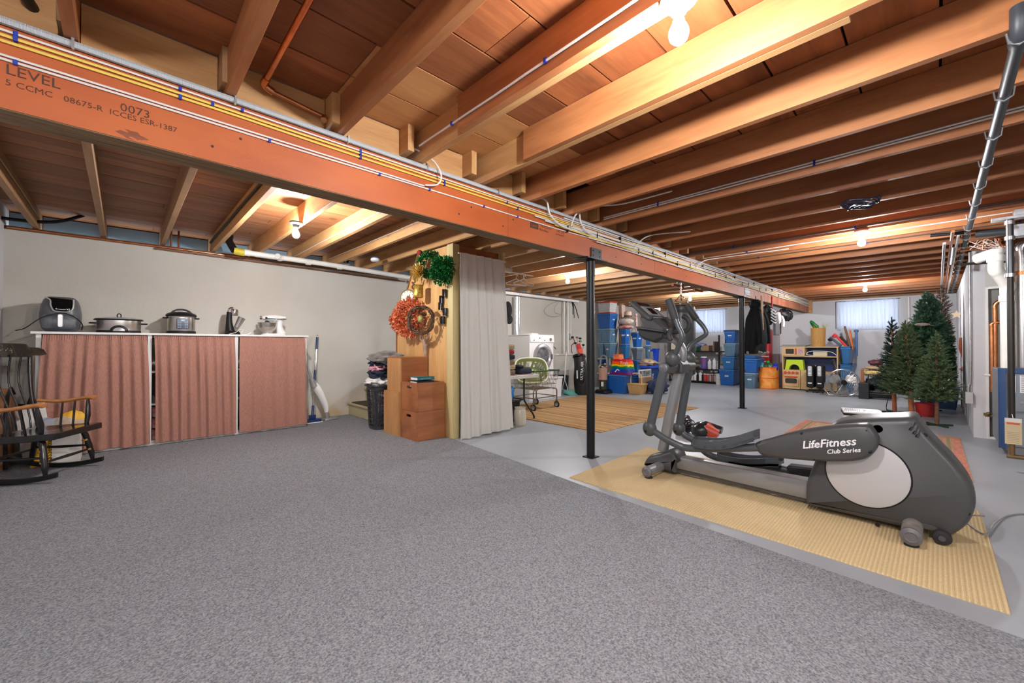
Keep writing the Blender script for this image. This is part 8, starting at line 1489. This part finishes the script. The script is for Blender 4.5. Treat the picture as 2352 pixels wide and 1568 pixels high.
# cables clipped to joists (right span)
def jc(k, z, y0, y1, m_, r_, label, n=1, sg=0, off=0.0):
    x = .85 + .488 * k - .038 - r_ - .001 - off
    if k in (1, 2): x -= .04
    for j in range(n):
        pts = [(x, y0 + (y1 - y0) * i / 30, z - j * .016 + .004 * noise.noise(Vector((i * .4, k + sg + j, 0)))) for i in range(31)]; t = obj('joist_cable', MB().tube(pts, r_, 6), m_, origin=pts[0]); tag(t, label if n == 1 else label + (', upper line' if j == 0 else ', lower line'), 'cable', 'cables clipped to joists')
        for i in range(3, 30, 6): p = pts[i]; obj('cable_clip', MB().box(p[0] - r_ - .003, x + r_, p[1] - .006, p[1] + .006, p[2] - r_ - .004, p[2] + r_ + .004), STB, t)
jc(1, 2.225, -1.2, 2.10, CWH, .0055, 'single white cable clipped along the joist before the near bulb')
jc(5, 2.245, -3.2, 2.15, CWH, .006, 'pair of white cables along the joist beyond the first three', 2)
jc(9, 2.22, -3.3, 2.2, mat('dark_cable', (.09, .06, .05), .5), .008, 'pair of dark cables clipped to a joist in the middle of the ceiling', 2); jc(10, 2.23, -3.3, 2.2, CWH, .006, 'white cable clipped to a joist in the middle of the ceiling'); jc(11, 2.23, -3.3, 2.2, mat('dark_cable', (.09, .06, .05), .5), .007, 'dark cable along a middle joist past the coil')
cq = gz(1977, 462, 2.165); co = thing('cable_coil', 'coil of dark blue cable hung under the middle joists', 'cable coil', tuple(cq)); 
for i in range(7): rr_ = .11 - .006 * i; obj('coil_turn', MB().tube([(cq.x + rr_ * .75 * cos(t) + .004 * i, cq.y + rr_ * 1.1 * sin(t), 2.165 - .012 * i * .5 + .01 * sin(3 * t + i)) for t in [2 * pi * k / 26 for k in range(27)]], .005, 6, cap=False), mat('blue_black_cable', (.01, .015, .04), .4), co)
# left span: cable on joists
for (xi, z, la, m_) in ((.815, 2.30, 'black hose clipped along a joist above the slow cooker', BLACKP), (1.725, 2.26, 'white cable along the joist right of the dark-based bulb', CWH), (2.2, 2.30, 'white cables along the joist above the plywood panel', CWH), (-.61, 2.30, 'yellow brown cable along the leftmost joist', mat('tan_cable', (.35, .25, .1), .5))):
    r_ = .012 if m_ is BLACKP else .005; x = xi - .042 - r_ - .002 if xi != -.61 else xi + r_ + .002
    tag(obj('joist_cable', MB().tube([(x, 2.4 + 3.7 * i / 24, z + .006 * noise.noise(Vector((i * .5, xi, 0)))) for i in range(25)], r_, 6), m_, origin=(x, 2.4, z)), la, 'cable')
# ================================================================ PIPES
cpx = gz(600, 200, 2.30); ctp = thing('copper_pipe', 'bare copper pipe rising beside a joist at the top left, with an elbow', 'pipe', tuple(cpx)); cx0 = cpx.x
obj('pipe_run', MB().tube([(cx0, -1.5, 2.29), (cx0, 2.17, 2.29)], .013, 10), COPPER, ctp); e2 = gy(745, 268, 2.2)
obj('elbow', MB().tube(smoothp([(cx0, 2.14, 2.29), (cx0, 2.195, 2.285), (cx0 + .04, 2.205, 2.27)], 4), .017, 10), COPPER, ctp); obj('pipe_run', MB().tube([(cx0 + .03, 2.205, 2.272), (e2.x, 2.205, e2.z)], .010, 10), COPPER, ctp); obj('pipe_stub', MB().tube([(e2.x, 2.205, e2.z), (e2.x - .01, 2.18, e2.z - .03)], .015, 10), COPPER, ctp)
gp_ = thing('gas_pipe', 'long dark grey pipe strapped under the joists on the right', 'pipe', (2.3, -.21, 2.145)); DG = mat('dark_grey_pipe', (.045, .05, .058), .45, spec=.4)
obj('pipe_run', MB().tube([(2.30, -.21, 2.145), (6.0, -.212, 2.145), (12.2, -.215, 2.14)], .0205, 14), DG, gp_); obj('elbow', MB().tube(smoothp([(2.34, -.21, 2.145), (2.29, -.21, 2.15), (2.27, -.21, 2.19), (2.27, -.21, 2.24)], 4), .026, 12), DG, gp_)
for k in range(3, 22):
    x = .85 + .488 * k - .019; obj('pipe_strap', MB().tube([(x, -.24, 2.172), (x, -.235, 2.135), (x, -.21, 2.120), (x, -.185, 2.135), (x, -.18, 2.172)], .004, 6), GALV, gp_)
for i, (dy, m_, la, x0) in enumerate(((.06, PVC, 'white thin pipe beside the dark one, nearer the room', 5.9), (.10, COPPER, 'copper pipe running beside the dark one toward the far wall', 5.7), (.15, GALV, 'galvanised conduit, outermost of the pipes running to the far wall', 6.3))):
    tag(obj('ceiling_pipe', MB().tube([(x0, -.21 + dy, 2.135), (12.2, -.21 + dy, 2.13)], .014, 10), m_, origin=(x0, -.2, 2.13)), la, 'pipe')
wp = thing('waste_pipe', 'white plastic waste pipe along the top of the left wall', 'pipe', (1.0, 6.10, 2.15)); p0, p1, p2 = gy(565, 580, 5.82), gy(740, 605, 5.82), gy(938, 637, 5.82)
obj('pipe_run', MB().tube([p0, p1, p2, p2 + (p2 - p1).normalized() * .3], .034, 14), PVC, wp); obj('tee', MB().ball(gy(643, 592, 5.82), .05, .048, .042).tube([gy(643, 592, 5.81), gy(637, 588, 5.76)], .036, 12), PVC, wp)
for xp in (567, 708, 780): q = gy(xp, 580 + (xp - 565) * .15, 5.82); obj('coupling', MB().cyl(q - Vector((.03, 0, 0)), q + Vector((.03, 0, 0)), .040), PVC, wp)
yc2 = gy(548, 577, 5.83); obj('yellow_coupling', MB().cyl(yc2 - Vector((.05, 0, 0)), yc2 + Vector((.06, 0, -.01)), .043), mat('yellow_rubber', (.6, .48, .03), .5), wp)
bh = thing('black_hose', 'fat black hose bending up from the yellow coupling above the left wall', 'hose', tuple(yc2)); obj('hose_body', MB().tube(smoothp([yc2 + Vector((-.04, 0, 0)), gy(533, 566, 5.86), gy(526, 552, 5.9), gy(528, 540, 5.95)], 4), .04, 12), BLACKP, bh)
c0, c1 = gy(0, 512, 6.13), gy(545, 585, 6.13); tag(obj('copper_line', MB().tube([(XN + .02, 6.145, 2.185), (1.3, 6.145, 2.175)], .012, 10), COPPER, origin=(XN, 6.14, 2.18)), 'copper water line along the top of the left wall, upper', 'pipe')
tag(obj('copper_line', MB().tube([(.25, 6.14, 2.15), (.55, 6.138, 2.148), (3.4, 6.14, 2.115)], .010, 10), mat('dull_copper', (.25, .11, .06), .5, .6), origin=(.3, 6.14, 2.15)), 'dull copper water line under the white waste pipe', 'pipe')
for xp in (393, 411): q = gy(xp, 560, 6.12); tag(obj('riser_pipe', MB().tube([(q.x, 6.15, 2.17), (q.x, 6.15, 2.39)], .011, 8), mat('dull_copper', (.25, .11, .06), .5, .6), origin=(q.x, 6.14, 2.17)), 'dull copper riser above the left wall, %s of two' % ('left' if xp < 400 else 'right'), 'pipe')
tag(obj('black_tube', MB().tube(smoothp([gy(-20, 497, 6.05), gy(60, 507, 6.05), gy(130, 509, 6.05), (gy(190, 495, 6.1)), gy(215, 485, 6.2)], 5), .016, 8), BLACKP, origin=tuple(gy(0, 500, 6.05))), 'black tube sagging above the left wall at the picture edge', 'hose')
ve = thing('black_vent_hose', 'black pipe disappearing upward at the very top left corner', 'hose', tuple(gz(70, 30, 2.3))); obj('hose_body', MB().tube([gz(90, 42, 2.27), gz(50, -20, 2.27)], .018, 10), BLACKP, ve)
eb = gz(798, 590, 2.2); ebx = thing('switch_box', 'open grey electrical box with two black switches above the left wall', 'electrical box', (eb.x, 5.9, 2.2)); q = gy(787, 595, 5.85)
obj('box_body', MB().box(q.x - .02, q.x + .10, 5.85, 5.93, 2.215, 2.33), mat('outlet_grey', (.45, .45, .45), .4), ebx, bevel=.004)
for i in range(2): obj('switch', MB().box(q.x + .0 + .05 * i, q.x + .03 + .05 * i, 5.835, 5.85, 2.235, 2.31), BLACKP, ebx)
# ================================================================ FURNACE AREA
XB = 6.15; fy1 = gx(2294, 900, XB).y; fz1 = gx(2300, 848, XB).z; fy0 = fy1 - .60
FB = mat('furnace_blue', (.015, .06, .18), .4); FG = mat('furnace_grey', (.20, .23, .26), .4, .2, var=.06)
fu = thing('furnace', 'grey and navy furnace cabinet at the right edge of the picture', 'furnace', (XB, fy0, 0))
obj('cabinet', MB().box(XB + .02, XB + .70, fy0, fy1, .08, fz1), FG, fu, bevel=.006); obj('front_frame', MB().box(XB, XB + .02, fy1 - .045, fy1 + .004, .06, fz1 + .01).box(XB, XB + .02, fy0, fy1 - .046, fz1 - .035, fz1 + .01), FB, fu)
obj('access_panel', MB().box(XB + .006, XB + .02, fy0, fy1 - .055, .42, fz1 - .04), FG, fu, bevel=.002); obj('lower_panel', MB().box(XB + .004, XB + .02, fy0, fy1 - .20, .16, .38), FG, fu, bevel=.004); obj('base_plinth', MB().box(XB + .06, XB + .66, fy0 + .03, fy1 - .06, 0, .08), mat('grey_plinth', (.25, .25, .25), .7), fu)
for (a, b, c, d) in ((.065, .105, .60, .76), (.13, .40, .60, .765)):
    s_ = obj('instruction_sheet', MB().box(XB + .002, XB + .0055, fy1 - b, fy1 - a, c, d), LABEL, fu); m_ = MB(); n_ = int((d - c) / .018)
    for i in range(n_): m_.box(XB + .0008, XB + .002, fy1 - b + .008, fy1 - a - .008, c + .012 + i * .018, c + .018 + i * .018)
    obj('printed_lines', m_, mat('faint_ink', (.2, .2, .25), .7), s_)
obj('label_strip', MB().box(XB + .0, XB + .006, fy1 - .40, fy1 - .13, .50, .52), CHROME, fu); obj('outlet_plate', MB().lathe((XB + .004, fy1 - .22, .42), [(0, 0), (.035, 0), (.033, .005), (0, .006)], 18, axis=(-1, 0, 0)), mat('cream_plastic', (.58, .50, .34), .4), fu)
y_ = gx(2313, 800, XB + .15).y
pv = thing('flue_pipe_white', 'white plastic flue with an elbow rising from the furnace', 'pipe', (XB + .15, y_, fz1)); e0, e1, e2 = gx(2313, 655, XB + .15), gx(2287, 618, XB + .05), gx(2287, 580, XB + .05)
obj('pipe_run', MB().tube([(XB + .15, y_, fz1 + .01), (XB + .15, y_, e0.z)], .044, 20), PVC, pv); obj('elbow', MB().tube(smoothp([(XB + .15, y_, e0.z - .04), e0, e1.lerp(e0, .3), e1, e2], 4), .052, 20), PVC, pv)
obj('coupling', MB().cyl(e2 - Vector((0, 0, .09)), e2 - Vector((0, 0, .03)), .062).cyl(e2 - Vector((0, 0, .01)), e2 + Vector((0, 0, .03)), .060), PVC, pv); obj('side_branch', MB().tube([e2, e2 + Vector((.1, .12, -.03))], .05, 16), PVC, pv)
obj('lower_collar', MB().cyl((XB + .15, y_, e0.z - .16), (XB + .15, y_, e0.z - .10), .052), PVC, pv)
XG = 5.35; yg = gx(2322, 800, XG).y; gzt, gzb = 2.10, gx(2327, 1012, XG).z
bp2 = thing('black_gas_pipe', 'dark iron pipe dropping in front of the furnace to a hanging tag', 'pipe', (XG, yg, gzb)); BI = mat('black_iron', (.045, .04, .036), .35, .5)
obj('pipe_run', MB().cyl((XG, yg, gzb), (XG, yg, 1.62), .020, seg=16), BI, bp2); obj('chrome_section', MB().cyl((XG, yg, 1.62), (XG, yg, gzt), .0225, seg=16), mat('shiny_pipe', (.12, .13, .14), .3, .8), bp2)
for z in (1.62, 1.93, 2.06): obj('pipe_collar', MB().cyl((XG, yg, z), (XG, yg, z + .03), .030, seg=16), GALV, bp2)
obj('ceiling_bracket', MB().box(XG - .04, XG + .04, yg - .10, yg + .10, 2.10, 2.125).box(XG - .05, XG + .05, yg - .09, yg - .02, 2.12, 2.17), GALV, bp2, bevel=.003); obj('valve', MB().cyl((XG, yg, gzb - .14), (XG, yg, gzb), .017).cyl((XG, yg - .13, gzb - .13), (XG, yg + .03, gzb - .13), .018), mat('rusty_brass', (.2, .13, .06), .5, .5), bp2)
yt0, yt1 = gx(2309, 990, XG - .1).y, gx(2349, 990, XG - .1).y; zt0, zt1 = gx(2330, 1022, XG - .1).z, gx(2330, 962, XG - .1).z; tg = thing('hanging_tag', 'cream card tag with an orange heading hanging on the iron pipe', 'tag', (XG - .06, yt0, zt1)); obj('card', MB().box(XG - .062, XG - .058, yt1, yt0, zt0, zt1), mat('cream_card', (.72, .60, .36), .6), tg)
obj('white_top', MB().box(XG - .0635, XG - .062, yt1, yt0, zt1 - .03, zt1), PAPER, tg); obj('orange_band', MB().box(XG - .065, XG - .0635, yt1 + .01, yt0 - .01, zt1 - .05, zt1 - .035), mat('orange_ink', (.7, .14, .05), .5), tg); m_ = MB()
for i in range(7): m_.box(XG - .0635, XG - .062, yt1 + .012, yt0 - .012, zt0 + .012 + i * .014, zt0 + .015 + i * .014)
obj('printed_lines', m_, mat('tan_ink', (.45, .33, .18), .7), tg); obj('tag_tie', MB().tube([(XG - .06, (yt0 + yt1) / 2, zt1), (XG - .02, yg, zt1 + .03)], .002, 5), GALV, tg)
yf_ = gx(2342, 700, 6.35).y; sf = thing('steel_flue', 'shiny steel flue pipe rising behind the furnace at the right edge', 'pipe', (6.4, yf_, fz1)); obj('pipe_run', MB().cyl((6.4, yf_ - .015, fz1 + .01), (6.4, yf_ - .015, 1.95), .055, seg=26), mat('shiny_flue', (.6, .6, .6), .18, 1.0), sf)
obj('flue_collar', MB().cyl((6.4, yf_ - .015, 1.74), (6.4, yf_ - .015, 1.78), .062, seg=26), COPPER, sf); obj('clear_elbow', MB().tube(smoothp([(6.4, yf_ - .015, 1.93), (6.4, yf_ - .015, 2.03), (6.4, yf_ - .10, 2.08), (6.4, yf_ - .3, 2.09)], 4), .06, 20), mat('shiny_flue', (.6, .6, .6), .18, 1.0), sf)
XQ = 6.90
for i, (xp, yt4, yb4) in enumerate(((2279, 748, 900), (2286, 712, 948))):
    a, b = gx(xp - (1 if i == 0 else 0), yt4, XQ), gx(xp + 1, yb4, XQ); t = thing('copper_riser', ['left copper pipe in front of the low grey door', 'right copper pipe in front of the low grey door, with an elbow'][i], 'pipe', tuple(b)); obj('pipe_run', MB().tube([b, a], .020, 14), COPPER, t)
    if i: obj('elbow', MB().tube(smoothp([a, a + Vector((0, 0, .06)), a + Vector((0, -.05, .11)), a + Vector((0, -.16, .16))], 4), .021, 12), COPPER, t)
    else: obj('elbow', MB().tube(smoothp([a - Vector((0, 0, .02)), a + Vector((0, 0, .02)), a + Vector((0, -.04, .035)), a + Vector((0, -.12, .035))], 4), .021, 12), COPPER, t)
a = gx(2262, 954, XQ); b = gx(2292, 956, XQ); tag(obj('drain_cock', MB().tube([a, b], .012, 8).ball(gx(2270, 950, XQ), .03, .02, .02).bar(a, a + Vector((0, 0, .03)), .02, .02), mat('rusty_brass', (.2, .13, .06), .5, .5), origin=tuple(a)), 'brass drain cock at the foot of the copper pipes', 'valve')
a = gx(2261, 861, XQ); b = gx(2294, 862, XQ); tag(obj('cross_pipe', MB().tube([a, b], .013, 8), PVC, origin=tuple(a)), 'short white pipe crossing in front of the grey door', 'pipe')
q = gx(2221, 912, 7.03); cbx = thing('conduit_box', 'grey electrical box on the partition edge with conduits above', 'electrical box', tuple(q)); obj('box_body', MB().box(7.0, 7.06, YP + .001, YP + .06, q.z - .07, q.z + .06), mat('outlet_grey', (.45, .45, .45), .4), cbx, bevel=.004)
for i in range(2): obj('conduit', MB().tube(smoothp([(7.03, YP + .03, q.z + .06), (7.03, YP + .03, q.z + .15), (7.03 + .03 * i, YP + .018, q.z + .28), (7.03 + .04 * i, YP + .016, 2.12)], 4), .012, 8), GALV, cbx)
# big duct and wires over the furnace
ad = thing('black_duct', 'black and galvanised rigid line running across under the joists near the furnace', 'duct', (5.6, -.3, 2.1)); a, b = gz(2175, 537, 2.12), gz(2330, 526, 2.12); X5 = 5.9
p, q, r_, s_ = gx(2137, 541, X5), gx(2215, 534, X5), gx(2240, 538, X5), gx(2326, 531, X5)
obj('hose_end', MB().tube([p, q], .016, 12), BLACKP, ad); obj('fitting', MB().tube([q, gx(2222, 533, X5)], .024, 12), GALV, ad); obj('red_handle', MB().box(q.x - .03, q.x + .02, gx(2230, 530, X5).y, gx(2222, 530, X5).y, q.z - .02, q.z + .05), mat('toy_scarlet', (.65, .02, .02), .35), ad, bevel=.004); obj('duct_body', MB().tube([r_, s_], .034, 16), mat('dark_duct', (.05, .055, .06), .35, .4), ad); obj('end_bracket', MB().box(s_.x - .06, s_.x + .06, s_.y - .12, s_.y + .02, s_.z - .06, s_.z + .05), GALV, ad, bevel=.004)
tw_ = thing('wire_tangle', 'tangle of copper coloured wires under the joists above the low door', 'wires', (6.3, -.5, 2.0)); rg = random.Random(12)
for i in range(22):
    P_ = [gx(2235 + rg.uniform(-10, 30) + 20 * k, 560 + rg.uniform(-14, 16), 6.35) for k in range(4)]; obj('wire', MB().tube(smoothp(P_, 4), .004, 5), COPPER if i % 3 else CWH, tw_)
for i, (yp, la) in enumerate(((573, 'copper pipe crossing under the joists above the white flue, upper'), (604, 'dark pipe crossing under the joists above the white flue, lower'))):
    a, b = gx(2205, yp + 3, 6.5), gx(2345, yp - 16 if i == 0 else yp - 6, 6.5); tag(obj('crossing_pipe', MB().tube([a, b, b + (b - a)], .014, 8), COPPER if i == 0 else BI, origin=tuple(a)), la, 'pipe')
a, b = gx(2189, 568, 6.6), gx(2184, 608, 6.6); tag(obj('hanging_pipe_end', MB().tube([a, b], .018, 10), GALV, origin=tuple(a)), 'short galvanised pipe end hanging under the joists left of the dark line', 'pipe')
